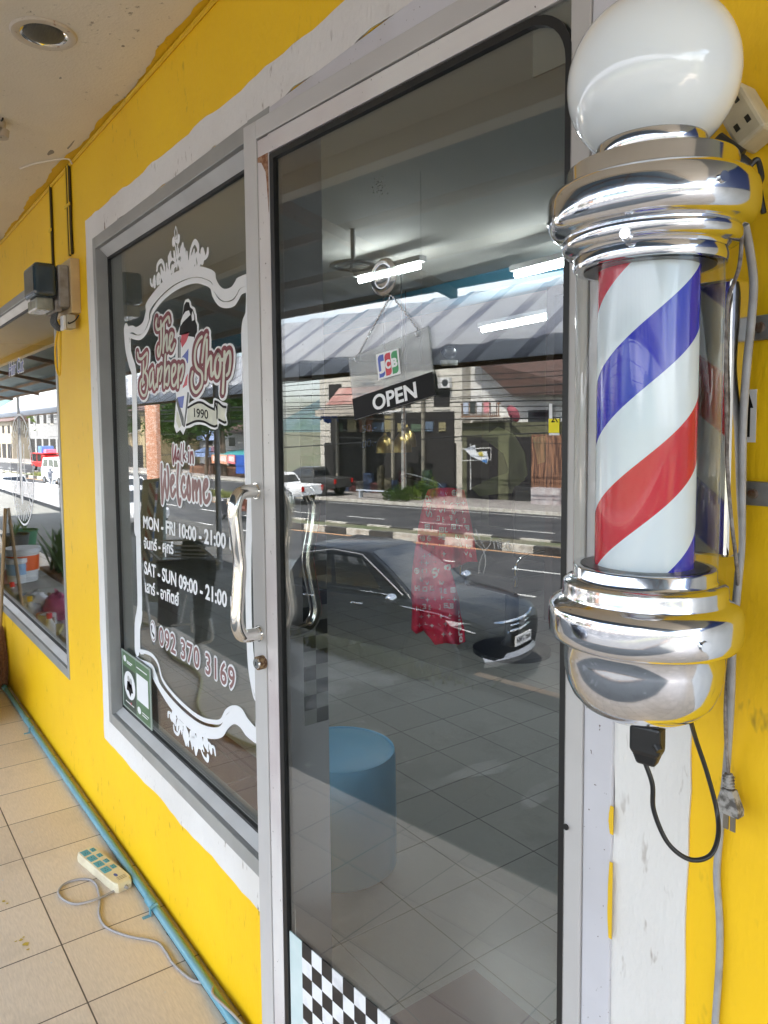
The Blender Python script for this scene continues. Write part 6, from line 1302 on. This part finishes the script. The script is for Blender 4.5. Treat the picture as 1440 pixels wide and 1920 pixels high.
def tinroof(name, u0, u1, vt, vb, V, m, lab, cat='awning', scal=False, door=True):
    sA, zA = bz(u0, vt, door, V); sB, _ = bz(u1, vt, door, V); _, zB = bz((u0+u1)/2, vb, door, V-1.0); m_ = MB(); n = 24
    for k in range(n): a, b = sA+(sB-sA)*k/n, sA+(sB-sA)*(k+1)/n; o = .05*(k % 2); m_.add([st(a,V,zA), st(b,V,zA), st(b,V-1.4,zB+o), st(a,V-1.4,zB+o), st(a,V,zA-.05), st(b,V,zA-.05), st(b,V-1.4,zB+o-.05), st(a,V-1.4,zB+o-.05)], [(0,1,2,3),(4,7,6,5),(2,3,7,6)])
    if scal:
        for k in range(n*2): a = sA+(sB-sA)*k/n/2; b = sA+(sB-sA)*(k+1)/n/2; m_.add([st(a,V-1.4,zB), st(b,V-1.4,zB), st(b,V-1.4,zB-.3), st((a+b)/2,V-1.4,zB-.42), st(a,V-1.4,zB-.3)], [(0,1,2,3,4)])
    return tag(m_.build(name, m, fix=False), lab, cat)
tinroof('tin_roof', 636, 722, 728, 757, 14.8, TIN, 'rusty red tin awning roof across the road behind the OPEN lettering')
tinroof('cloth_awning', 617, 712, 760, 768, 13.6, mat('off_white_awning', (.55,.50,.42), .7, col2=(.4,.36,.32), nscale=2), 'off white scalloped awning below the rusty tin roof', scal=True)
q0, z0 = bz(600,765,True,13); q1, z1 = bz(632,765,True,13); _, z2 = bz(616,788,True,13); m_ = MB(); n = 12
m_.add([p for k in range(n+1) for p in (st(q0+(q1-q0)*k/n, 13+.15*math.sin(k), z0), st(q0+(q1-q0)*k/n, 13+.22*math.sin(k*1.3), z2+.2*math.sin(k*.9)))], [(2*k,2*k+2,2*k+3,2*k+1) for k in range(n)], 0, True)
o = m_.build('blue_tarp', BLT, fix=False); so2 = o.modifiers.new('s','SOLIDIFY'); so2.thickness = .01; tag(o, 'blue tarpaulin hanging at the left edge of the door reflection', 'tarpaulin')
tinroof('lamp_canopy', 722, 760, 770, 775, 12.6, WW, 'small white canopy over the orange lantern across the road')
# utility pole, planting round its foot
pb_ = refl(757,937,True,z=ZS+.15); sP, vP = sv(pb_); up = empty('utility_pole', tuple(pb_), 'grey concrete utility pole with climbing cables across the road', 'utility pole'); m_ = MB(); m_.tube([pb_, pb_+Vector((0,0,7.5))], [.16,.11], 12); m_.build('shaft', mat('pole_concrete', (.38,.37,.35), .9, col2=(.25,.25,.23), nscale=4), up); m_ = MB(); m_.obox(pb_+SU*-.9+Vector((0,0,6.6)), SU*1.8, SN*.1, (0,0,.12)); m_.tube([pb_+Vector((.15,.1,.3)), pb_+Vector((.13,.1,6.6))], .03, 6); m_.build('crossarm', STEEL, up)
for i, (u, v, r_, h_) in enumerate(((735,937,.45,.8),(748,940,.5,1.0),(770,938,.5,.9),(786,936,.55,1.1),(802,934,.5,1.5),(640,915,.5,1.1),(662,914,.5,.9))):
    q = refl(u, v, True, z=ZS+.15); shrub('leafy_plant', q, r_, h_, ('low leafy plant at the left foot of the utility pole','leafy plant against the utility pole','yellow tipped plant right of the utility pole','taller leafy plant right of the utility pole','tallest leafy plant beside the red cape reflection','green plant behind the white pickup','small green plant behind the grey pickup')[i], LEAFY if i in (2,4) else LEAF, 420, .16, 'plants across the road', seed=i)
q = refl(735,915,True,z=ZS+.15); tb_ = empty('white_table', tuple(q), 'small white garden table left of the utility pole', 'table'); m_ = MB(); m_.T = Matrix.Translation(q); m_.lathe([(0,.70),(.55,.70),(.56,.74),(0,.75)], (0,0,0), 24); m_.build('tabletop', WW, tb_); m_ = MB(); m_.T = Matrix.Translation(q); m_.lathe([(.3,0),(.12,.1),(.08,.4),(.15,.7)], (0,0,0), 16); m_.build('pedestal', WW, tb_)
# low bench
q = refl(700,935,True,z=ZS+.15); bn = MB(); bn.obox(q-SU*1.3+Vector((0,0,.42)), SU*2.6, SN*.35, (0,0,.05)); 
for k in (-1.1,1.05): bn.obox(q+SU*k, SU*.06, SN*.32, (0,0,.42))
tag(bn.build('low_bench', mat('white_bench', (.5,.55,.62), .5)), 'low pale bench across the road below the dark shop front', 'bench')
# red post and banner frame
q = refl(915,934,True,z=ZS+.15); rp_ = MB(); rp_.tube([q, q+Vector((0,0,3.1))], .09, 10); rp_.tube([q+Vector((0,0,3.0)), q-SU*2.6+Vector((0,0,3.0))], .05, 8); tag(rp_.build('red_post', mat('dark_red_post', (.16,.02,.03), .5)), 'dark red steel post standing on the far pavement', 'post')
fr_ = MB(); V = 13.0; cr4 = [refl(u, v, True, V=V) for u, v in ((866,842),(920,840),(920,862),(866,864))]
for a, b in zip(cr4, cr4[1:]+cr4[:1]): fr_.tube([a, b], .03, 6)
lo = refl(882,918,True,V=V); hi = refl(882,832,True,V=V); fr_.tube([lo, hi], .035, 6); rk = tag(fr_.build('banner_frame', mat('pale_frame', (.5,.5,.48), .5)), 'thin pale metal frame carrying a folded banner across the road', 'frame')
fb = MB(); P = [refl(u, v, True, V=12.9) for u, v in ((870,842),(890,834),(893,848),(912,846),(916,860),(912,870),(898,862),(884,856))]; fb.poly(P, -SN, .02, 0); P = [refl(u, v, True, V=12.86) for u, v in ((896,848),(904,847),(906,856),(898,855))]; fb.poly(P, -SN, .01, 1); P = [refl(u, v, True, V=12.86) for u, v in ((902,864),(913,860),(912,869))]; fb.poly(P, -SN, .01, 2)
tag(fb.build('folded_banner', [mat('white_banner', (.7,.72,.75), .6), mat('banner_yellow', (.6,.5,.1), .6), mat('banner_blue', (.05,.2,.5), .6)]), 'white folded banner with yellow and blue print on the pale frame', 'banner')
ac_ = MB(); q = refl(836,718,True,V=14.9); ac_.obox(q-SU*.4-Vector((0,0,.3)), SU*.8, SN*-.3, (0,0,.6)); e_ = tag(ac_.build('air_conditioner', WW), 'white air conditioner unit on the cream wall across the road', 'air conditioner'); ac_ = MB(); c = q-SN*.31; ac_.tube([c+SU*.12, c+SU*.12-SN*.02], .2, 20); ac_.build('fan_grille', GLASSW, e_)
# overhead wires
wr = MBlist = []
WM = mat('overhead_wire', (.015,.015,.016), .6)
for i, (a, b, V) in enumerate(((712,668,10.6),(722,690,10.8),(733,697,10.6),(742,716,10.9),(752,735,10.7),(758,742,10.9),(764,752,10.7),(771,759,10.9),(779,766,10.6),(786,780,10.8),(806,796,10.9),(815,838,10.7),(834,812,10.5))):
    A_, B2 = refl(590, a, True, V=V), refl(1100, b, True, V=V); d = (B2-A_); P = []
    for k in range(41): t = -4.0+k*.18; p = A_+d*t; p.z += .25*math.sin(t*3+i) * .4; P.append(p)
    m_ = MB().tube(P, .022 if i % 3 else .035, 5, smooth=True, caps=False); tag(m_.build('overhead_wire', WM), 'black overhead wire strung along the far side of the road', 'wire', 'overhead wires along the road')
# display window reflection: left to right
s0, _ = bz(420,800,False,16); s1, _ = bz(475,800,False,16); _, zt = bz(440,812,False,16); _, zr = bz(440,782,False,16)
building('brown_roof_house', 'house with brown tiled roof behind the pink banners across the road', s0, s1+6, 16, 7, zt, CW, 2, RT, zr-zt, shop=False)
s0, _ = bz(374,830,False,18); s1, _ = bz(414,830,False,18); _, zt = bz(390,806,False,18)
b4 = building('blue_fascia_building', 'grey building with pale blue roof band across the road', s0, s1, 18, 8, zt-.5, mat('grey_render', (.25,.25,.26), .8), 2); m_ = MB(); sbox(m_, s0-.2, s1+.2, 17.7, 18.4, zt-1.1, zt); m_.build('roof', mat('pale_blue_sheet', (.30,.38,.62), .5), b4)
def tent(u0, u1, uc, vt, vb, V, m, lab, name='market_tent'):
    sA, zb = bz(u0, vb, False, V); sB, _ = bz(u1, vb, False, V); sC, zt = bz(uc, vt, False, V); e_ = empty(name, tuple(st((sA+sB)/2,V)), lab, 'market stall'); m_ = MB(); c = st(sC,V+1.5,zt); q4 = [st(sA,V,zb), st(sB,V,zb), st(sB,V+3,zb), st(sA,V+3,zb)]; m_.add(q4+[c], [(0,1,4),(1,2,4),(2,3,4),(3,0,4)]); m_.build('canopy', m, e_, fix=False); m_ = MB()
    for p in q4: m_.tube([p, Vector((p.x,p.y,ZS+.1))], .04, 6)
    build_each(m_, 'pole', STEEL, e_); m_ = MB(); sbox(m_, sA+.4, sB-.4, V+.6, V+1.8, .15, 1.0); m_.build('counter', WOODB, e_); return e_
tent(340, 392, 362, 838, 855, 12, mat('pale_blue_canopy', (.35,.45,.70), .6), 'stall with pale blue pyramid canopy across the road')
tn = tent(393, 470, 430, 843, 852, 11.5, TEAL, 'long stall with teal roof and hanging pink banners across the road')
for i, (u0, u1, c_, lb) in enumerate(((397,411,(.75,.30,.16),'orange'),(411,426,(.75,.38,.25),'salmon'),(427,441,(.70,.20,.22),'rose red'))):
    m_ = MB(); P = [refl(u, v, False, V=11.3) for u, v in ((u0,852),(u1,853),(u1,871),(u0,868))]; m_.poly(P, -SN, .02, 0); P = [refl(u, v, False, V=11.26) for u, v in ((u0+2,855),(u1-2,856),(u1-2,866),(u0+2,864))]; m_.poly(P, -SN, .01, 1); tag(m_.build('hanging_banner', [mat('banner_'+lb.replace(' ','_'), c_, .6), mat('banner_pale_'+lb.replace(' ','_'), (.75,.62,.60), .6)]), lb+' printed banner hanging from the teal stall roof', 'banner')
m_ = MB(); P = [refl(u, v, False, V=11.4) for u, v in ((442,853),(460,853),(459,888),(443,888))]; m_.poly(P, -SN, .03); tag(m_.build('blue_side_curtain', BLT), 'deep blue plastic curtain at the right end of the teal stall', 'curtain')
m_ = MB(); P = [refl(u, v, False, V=12.4) for u, v in ((396,837),(417,837),(417,849),(396,848))]; m_.poly(P, -SN, .05); tag(m_.build('pink_signboard', mat('pink_sign', (.75,.25,.38), .6, col2=(.75,.55,.6), nscale=2)), 'pink signboard above the teal stall roof', 'sign')
for i, (u, v, hp, rp, lf, n, lab) in enumerate(((252,905,9.5,2.6,LEAF,5200,'tall dark green tree beyond the left border line of the display window'),(268,905,10.5,2.4,LEAFY,4600,'bright yellow green tree left of the brick pillar reflection'),(262,900,8,3,LEAF,4200,'dense tree standing behind the yellow green one'),(355,880,7.5,3.2,LEAF,3600,'dark tree behind the pole emblem of the display window'),(330,880,8,3,LEAF,3400,'dark tree right of the brick pillar reflection'))):
    q = refl(u, v, False, z=ZS); s_, v_ = sv(q); v_ = max(v_, 12); q = st(s_, v_); tree('roadside_tree', q, hp, rp, lab, lf, n, .24, 'trees across the road', .22, seed=20+i)
for i in range(9):
    q = st(-150+i*11, 17+(i%3)*5); tree('distant_tree', q, 7+(i*37%5), 4.0, 'far leafy tree at the end of the road', [LEAF,LEAFY][i%2], 1500, .5, 'far trees down the road', .25, seed=60+i)
for i, (sx, hh_, mm) in enumerate(((-170,7,mat('grey_render_far', (.20,.20,.19), .8)),(-140,6,mat('tan_render', (.36,.31,.24), .8)),(-118,8,mat('pale_render', (.24,.24,.24), .8)),(-96,6,mat('brown_render', (.26,.21,.17), .8)))):
    building('far_building', ('far grey building at the end of the road','far tan building at the bend of the road','far tall pale building with many windows','far low brown building nearest the trees')[i], sx, sx+14, 14, 10, hh_, mm, 2, RT if i % 2 else None, 2)
s0, _ = bz(0,880,False,13); building('roadside_building', 'pale building with balcony beyond the road in the second window', -92, -80, 14, 8, 6.5, mat('ochre_render', (.34,.27,.16), .8), 2, RT, 1.6)
hl = MB(); n = 80
for k in range(n):
    a0, a1 = -900+k*24, -900+(k+1)*24; h0, h1 = 60+35*math.sin(k*.21)+14*math.sin(k*.67), 60+35*math.sin((k+1)*.21)+14*math.sin((k+1)*.67)
    hl.add([(a0,-700,-3),(a1,-700,-3),(a1,-860,h1),(a0,-860,h0),(a0,-1000,-3),(a1,-1000,-3)], [(0,1,2,3),(3,2,5,4)], 0, True)
tag(hl.build('hills', mat('hazy_hill', (.10,.15,.17), .9, col2=(.07,.12,.10), nscale=.02), fix=False), kind='structure')
hl = MB()
for k in range(40):
    a0, a1 = -500+k*20, -500+(k+1)*20; y0, y1 = a0, a1; h0, h1 = 20+9*math.sin(k*.4)+8*math.sin(k*1.1), 20+9*math.sin((k+1)*.4)+8*math.sin((k+1)*1.1)
    hl.add([(-620,a0,-3),(-620,a1,-3),(-760,a1,h1),(-760,a0,h0)], [(0,1,2,3)], 0, True)
tag(hl.build('distant_hills', bpy.data.materials['hazy_hill'], fix=False), kind='structure')
# ------------------------------------------------------------------ things standing outside just beyond the porch, seen only in the panes
# brick pillar
q = refl(286,905,False,z=ZS); bp = MB(); V0 = -7.2
BRK = tiles('red_brick', 0, 0, .24, .09, .014, (.36,.15,.09,1), (.28,.11,.07,1), (.55,.5,.45,1), .85)
a = refl(272,790,False,y=-6.5); b2_ = refl(292,790,False,y=-6.5); bp.box((a.x,-6.62,-1.9),(b2_.x,-6.5,a.z+1.2)); BR2 = mat('brick_bands', (.38,.16,.09), .85, col2=(.55,.42,.34), nscale=9, nsc3=(1,1,6), amt=(.5,.58)); tag(bp.build('brick_pillar', BR2), 'orange brick pillar mirrored at the left of the display window', 'pillar')
# leaning striped board
sbm = NT('striped_board'); t = sbm.new('TexCoord'); xyz = sbm.new('SeparateXYZ'); sbm.l(t.outputs['Object'], xyz.inputs[0]); fr1 = sbm.math('FRACT', sbm.math('MULTIPLY', sbm.math('ADD', xyz.outputs[2], sbm.math('MULTIPLY', xyz.outputs[0], .5)), 5.2)); r3 = sbm.new('ValToRGB'); r3.color_ramp.interpolation = 'CONSTANT'; r3.color_ramp.elements[0].color = (.35,.04,.05,1); r3.color_ramp.elements[1].position = .25; r3.color_ramp.elements[1].color = (.6,.6,.6,1)
for p_, c in ((.5,(.06,.12,.25,1)),(.75,(.6,.6,.6,1))): q_ = r3.color_ramp.elements.new(p_); q_.color = c
sbm.l(fr1, r3.inputs[0]); sbm.l(r3.outputs[0], sbm.b.inputs['Base Color'])
P = [refl(u, v, False, y=yy) for u, v, yy in ((283,906,-1.5),(297,902,-1.5),(285,1052,-1.35),(272,1050,-1.35))]; m_ = MB(); m_.poly(P, (0,1,0), .02); lb_ = empty('striped_board', tuple(P[3]), 'red white and blue striped sign board leaning beyond the porch edge', 'sign'); m_.build('board', sbm.m, lb_)
m_ = MB(); m_.poly([refl(u, v, False, y=yy) for u, v, yy in ((272,900,-1.6),(312,895,-1.6),(310,1130,-1.45),(262,1125,-1.45))], (0,1,0), .03); m_.build('backing_panel', mat('pale_green_panel', (.30,.36,.34), .4), lb_)
# drying rack with black clothes
rack = empty('drying_rack', (-5.3,-1.05,0), 'white wire drying rack standing on the porch edge', 'drying rack'); m_ = MB(); RY = -1.0
rf = lambda u, v, y=RY: refl(u, v, False, y=y)
for v0, v1 in ((1014,1012),(1023,1024),(1030,1032),(1037,1040),(1043,1046)): m_.tube([rf(300,v0), rf(385,v1)], .006, 6)
m_.tube([rf(268,1022), rf(305,1057)], .009, 6); m_.tube([rf(372,1022), rf(412,1056), rf(404,1058)], .009, 6); m_.tube([rf(262,1030), rf(282,1180), rf(290,1215)], .009, 6)
m_.tube(cr([rf(393,1160), rf(398,1190), rf(392,1203), rf(360,1208)], 5), .009, 6); m_.tube([rf(349,1115), rf(338,1168)], .008, 6); m_.tube(cr([rf(359,1185), rf(358,1150), rf(366,1142), rf(374,1160)], 5), .006, 6); m_.tube([rf(262,1180), rf(330,1172), rf(376,1170)], .007, 6); m_.tube([rf(360,1150), rf(361,1186)], .005, 6)
m_.build('wire_frame', mat('white_wire', (.6,.6,.6), .4), rack)
def cloth2(name, pts, lab, y, m=None):
    c = MB(); P = [refl(u, v, False, y=y) for u, v in pts]; c.poly(P, (0,1,0), .05); tag(c.build(name, m or mat('black_cloth', (.006,.006,.007), .8), bevel=.015), lab, 'clothes')
cloth2('black_apron', [(304,1050),(330,1049),(352,1048),(380,1046),(406,1050),(404,1085),(400,1100),(375,1105),(345,1085),(330,1080),(312,1075)], 'black apron folded over the drying rack', -1.0)
cloth2('black_trousers', [(372,1075),(404,1060),(401,1090),(397,1130),(392,1170),(388,1195),(389,1203),(380,1206),(376,1200),(378,1180),(375,1140)], 'single black trouser leg hanging at the right of the drying rack', -1.04)
cloth2('dark_cloth', [(305,1075),(335,1085),(334,1140),(331,1175),(318,1172),(306,1165),(308,1120)], 'dark cloth hanging at the left of the drying rack', -1.04, mat('very_dark_red_cloth', (.02,.006,.007), .8))
cloth2('black_jacket', [(352,1046),(350,1030),(355,1010),(358,985),(362,1000),(370,1010),(380,1020),(392,1045),(380,1048)], 'black hooded jacket hung above the drying rack', -1.1)
hs_ = MB().tube(cr([Vector((-7.5,-1.22,.012)), Vector((-6.6,-1.05,.012)), Vector((-5.9,-1.18,.012)), Vector((-5.2,-1.0,.012)), Vector((-4.6,-.98,.012)), Vector((-4.0,-.72,.012)), Vector((-3.4,-.74,.012)), Vector((-3.2,-.95,.012))], 8), .011, 8); tag(hs_.build('garden_hose', mat('yellow_hose', (.40,.36,.14), .5)), 'yellowish garden hose lying across the porch below the drying rack', 'hose')
# second window: counter with buckets, oven, planter and odds and ends by the wall
rz = lambda u, v, z: refl(u, v, False, z=z)
ZC = .30; P = [rz(-20,1010,ZC), rz(18,1005,ZC), rz(133,1165,ZC), rz(133,1250,ZC)]
x_lo, x_hi = min(p.x for p in P), max(p.x for p in P)
m_ = MB(); WTL = mat('white_ceramic_top', (.70,.70,.70), .25, col2=(.6,.6,.6), nscale=8)
yb = -.40
m_.box((-10.5,yb-.1,.0),(-5.3,-.16,.26)); m_.box((-5.3,-.62,.0),(-4.5,-.26,.26)); 
cnt = tag(m_.build('white_counter', WTL, bevel=.004), 'low white tiled counter along the foot of the wall past the window', 'counter')
def onc(name, lab, cat): return None
q = rz(62,1158,.26)
def bucket(u, v, r_, h_, z, lab, band=None):
    c = rz(u, v, z); c.y = max(min(c.y,-.15),-1.2); e_ = empty('paint_bucket', tuple(c), lab, 'bucket'); m_ = MB(); m_.lathe([(0,0),(r_*.86,0),(r_,h_),(r_*1.06,h_),(r_*1.06,h_-.03),(r_*1.0,h_-.035)], c, 28); m_.build('tub', mat('white_tub', (.62,.63,.65), .4), e_); m_ = MB(); m_.lathe([(0,h_+.004),(r_*1.07,h_+.004),(r_*1.08,h_-.012)], c, 28); m_.build('lid', mat('pale_lid', (.55,.56,.6), .4), e_, fix=False)
    if band: m_ = MB(); m_.lathe([(r_*.935,h_*.35),(r_*.985,h_*.80)], c, 28); m_.build('label_band', mat('band_'+band[0], band[1], .5), e_, fix=False)
bucket(44,1088,.13,.27,.42,'larger white paint bucket with orange band on the grey oven', ('orange',(.75,.12,.02)))
bucket(33,1092,.085,.20,.42,'smaller white paint tub with blue print in front of the larger bucket', ('blue',(.25,.4,.6)))
c = rz(58,1130,.26); ov_ = empty('old_oven', (c.x,-.25,.26), 'old grey metal oven with a slotted front on the white counter', 'oven'); m_ = MB(); c = rz(60,1118,.30); X = c.x; m_.box((X-.55,-.52,.02),(X+.30,-.12,.415)); m_.build('case', mat('dull_grey_enamel', (.32,.32,.29), .5), ov_, bevel=.02); m_ = MB(); m_.box((X+.3005,-.46,.08),(X+.304,-.18,.34),0); m_.box((X+.3045,-.40,.20),(X+.306,-.24,.235),1); m_.build('oven_door', [mat('dull_grey_panel', (.26,.26,.24), .5), BLK], ov_)
# planter box with spiky plants
pA = rz(100,1062,.5); PYY = min(pA.y,-.30); pl_ = empty('planter_box', (pA.x,PYY,0), 'wooden planter box full of spiky green leaves beside the far window', 'planter'); X = pA.x; m_ = MB(); m_.box((X-.55,PYY-.5,.12),(X+.25,PYY,.42)); m_.build('box', mat('brown_paper_board', (.30,.18,.10), .8, col2=(.38,.26,.17), nscale=3), pl_, bevel=.01); m_ = MB(); m_.box((X-.5,PYY-.45,.0),(X+.2,PYY-.05,.118)); m_.build('stand', BLK, pl_); m_ = MB(); random.seed(9)
for i in range(130):
    b0 = Vector((X+random.uniform(-.5,.2), PYY-.25+random.uniform(-.2,.2), .42)); a = random.uniform(0,6.28); l_ = random.uniform(.2,.42); t1 = b0+Vector((math.cos(a)*l_*.6, math.sin(a)*l_*.6, l_)); sd_ = Vector((-math.sin(a),math.cos(a),0))*.016; md = b0.lerp(t1,.55)+Vector((0,0,.03)); m_.add([b0-sd_*.6,b0+sd_*.6,md+sd_,md-sd_,t1], [(0,1,2,3),(3,2,4)])
m_.build('leaves', LEAF, pl_, fix=False)
for i, (u, v, c_, lab) in enumerate(((30,1040,(.03,.03,.03),'black plant pot with a small seedling'),(47,1030,(.03,.12,.06),'dark green plant tub beside the black pot'))):
    c = rz(u, v, .0); c.y = min(c.y,-.8); e_ = empty('plant_pot', tuple(c), lab, 'plant pot'); m_ = MB(); m_.lathe([(0,0),(.13,0),(.18,.28),(.19,.28),(.17,.25),(0,.24)], c, 20); m_.build('pot', mat('pot_colour_%s' % ('black','green')[i], c_, .6), e_, fix=False); m_ = MB()
    for k in range(12): a = k*.52; m_.add([c+Vector((0,0,.25)), c+Vector((.05*math.cos(a),.05*math.sin(a),.38)), c+Vector((.10*math.cos(a+.1),.10*math.sin(a+.1),.46)), c+Vector((.05*math.cos(a+.3),.05*math.sin(a+.3),.36))], [(0,1,2,3)])
    m_.build('seedling', LEAF, e_, fix=False)
# basket and oddments close to the pane
def crate_(c, sx, sy, h_, m, lab, name='plastic_basket'):
    e_ = MB()
    for k in range(13): t = -1+2*k/12; e_.box((c.x+sx*t-.006,c.y-sy,c.z),(c.x+sx*t+.006,c.y-sy+.004,c.z+h_)); e_.box((c.x+sx*t-.006,c.y+sy-.004,c.z),(c.x+sx*t+.006,c.y+sy,c.z+h_)); e_.box((c.x-sx,c.y+sy*t-.005,c.z),(c.x-sx+.004,c.y+sy*t+.005,c.z+h_)); e_.box((c.x+sx-.004,c.y+sy*t-.005,c.z),(c.x+sx,c.y+sy*t+.005,c.z+h_))
    e_.box((c.x-sx-.006,c.y-sy-.006,c.z+h_),(c.x+sx+.006,c.y-sy+.008,c.z+h_+.015)); e_.box((c.x-sx-.006,c.y+sy-.008,c.z+h_),(c.x+sx+.006,c.y+sy+.006,c.z+h_+.015)); e_.box((c.x-sx-.006,c.y-sy,c.z+h_),(c.x-sx+.008,c.y+sy,c.z+h_+.015)); e_.box((c.x+sx-.008,c.y-sy,c.z+h_),(c.x+sx+.006,c.y+sy,c.z+h_+.015)); e_.box((c.x-sx,c.y-sy,c.z),(c.x+sx,c.y+sy,c.z+.008)); tag(e_.build(name, m), lab, 'basket')
c = rz(118,1225,.28); c.y = -.42; c.z = .262; crate_(c, .16, .12, .15, mat('violet_plastic', (.05,.03,.20), .5), 'dark violet plastic basket at the lower corner of the far window')
def bag(u, v, col, s_, lab, nm='plastic_bag'):
    c = rz(u, v, .30); c.y = min(max(c.y,-.34),-.16); m_ = MB(); m_.ball((c.x,c.y,.262+s_*.8), s_, 16, 10, 0, (1,.8,.8)); o = m_.build(nm, mat('bag_'+lab.split()[0], col, .45, bump=.8, bscale=14), bevel=0)
    rnd = random.Random(int(u*7+v)); 
    for vt in o.data.vertices: vt.co += Vector((rnd.gauss(0,1),rnd.gauss(0,1),abs(rnd.gauss(0,1))))*s_*.10
    tag(o, lab, 'bag')
bag(16,1115,(.60,.35,.36),.14,'pink crumpled plastic bag at the left of the white counter'); bag(68,1150,(.70,.70,.72),.12,'white crumpled plastic bag in front of the oven'); bag(45,1160,(.55,.57,.6),.09,'grey crumpled bag between the bottles'); bag(108,1155,(.50,.10,.22),.12,'crimson patterned bag beside the wooden stick')
m_ = MB(); a, b = rz(72,1190,.30), rz(126,1120,.36); m_.tube([Vector((a.x,-.2,.30)), Vector((b.x,-.35,.40))], .018, 8); tag(m_.build('wooden_stick', mat('wood_stick', (.32,.20,.12), .7)), 'brown wooden stick lying across the white counter', 'stick')
def bottle(u, v, c1_, lab):
    c = rz(u, v, .30); c.y = min(max(c.y,-.30),-.14); c.z = .262; e_ = empty('plastic_bottle', tuple(c), lab, 'bottle'); m_ = MB(); m_.lathe([(0,0),(.035,0),(.036,.12),(.014,.16),(.014,.175)], c, 16); m_.build('body', mat('bottle_body_'+lab.split()[0], (.6,.6,.6), .3), e_, fix=False); m_ = MB(); m_.lathe([(.018,.165),(.018,.20),(0,.20)], c, 14); m_.build('cap', mat('cap_'+lab.split()[0], c1_, .4), e_, fix=False)
bottle(24,1130,(.75,.03,.02),'red capped bottle on the white counter near the pink bag'); bottle(57,1160,(.75,.5,.03),'yellow capped bottle among the clutter on the counter'); bottle(94,1195,(.6,.03,.05),'crimson capped bottle beside the violet basket')
for i, (u, v, sx, sy, sz, c_, lab) in enumerate(((12,1150,.10,.07,.10,(.25,.18,.12),'small brown carton at the left end of the counter clutter'),(80,1128,.13,.08,.05,(.55,.50,.40),'flat cream carton lid beside the oven'),(36,1138,.07,.06,.13,(.10,.16,.30),'dark blue tin standing among the bottles'),(98,1175,.11,.06,.03,(.50,.44,.12),'yellow green plastic tray near the violet basket'),(86,1160,.05,.05,.09,(.62,.30,.32),'pink plastic cup between the bags'),(70,1172,.05,.04,.11,(.65,.65,.66),'white plastic jar in the clutter'),(20,1062,.22,.12,.16,(.42,.42,.40),'grey concrete block behind the buckets'))):
    c = rz(u, v, .30); c.y = min(max(c.y,-.38),-.22); m_ = MB(); m_.T = Matrix.Translation((c.x,c.y,.262)) @ Matrix.Rotation(R(17*i-30),4,'Z'); m_.box((-sx,-sy,0),(sx,sy,sz)); m_.T = None; tag(m_.build(('carton','flat_carton','tin','plastic_tray','plastic_cup','plastic_jar','concrete_block')[i], mat('clutter_'+str(i), c_, .5, col2=tuple(k*.7 for k in c_), nscale=12), bevel=.006), lab, ('carton','lid','tin','tray','cup','jar','block')[i])
# decorative metal fence along the car park edge
fn = empty('panel_fence', (-40,-9.8,-1.9), 'grey perforated metal fence panels along the car park edge', 'fence'); m_ = MB(); A_ = rz(-30,938,-1.9); B2 = rz(112,958,-1.9)
for k in range(10):
    a = A_.lerp(B2, k/10); b = A_.lerp(B2, (k+.94)/10)
    for j in range(9): t = j/8; p = a.lerp(b, t); m_.tube([p, p+Vector((0,0,1.15))], .03, 4)
    for z in (.1,.6,1.15): m_.tube([a+Vector((0,0,z)), b+Vector((0,0,z))], .03, 4)
m_.build('panel', mat('weathered_grey_metal', (.35,.35,.36), .6), fn)
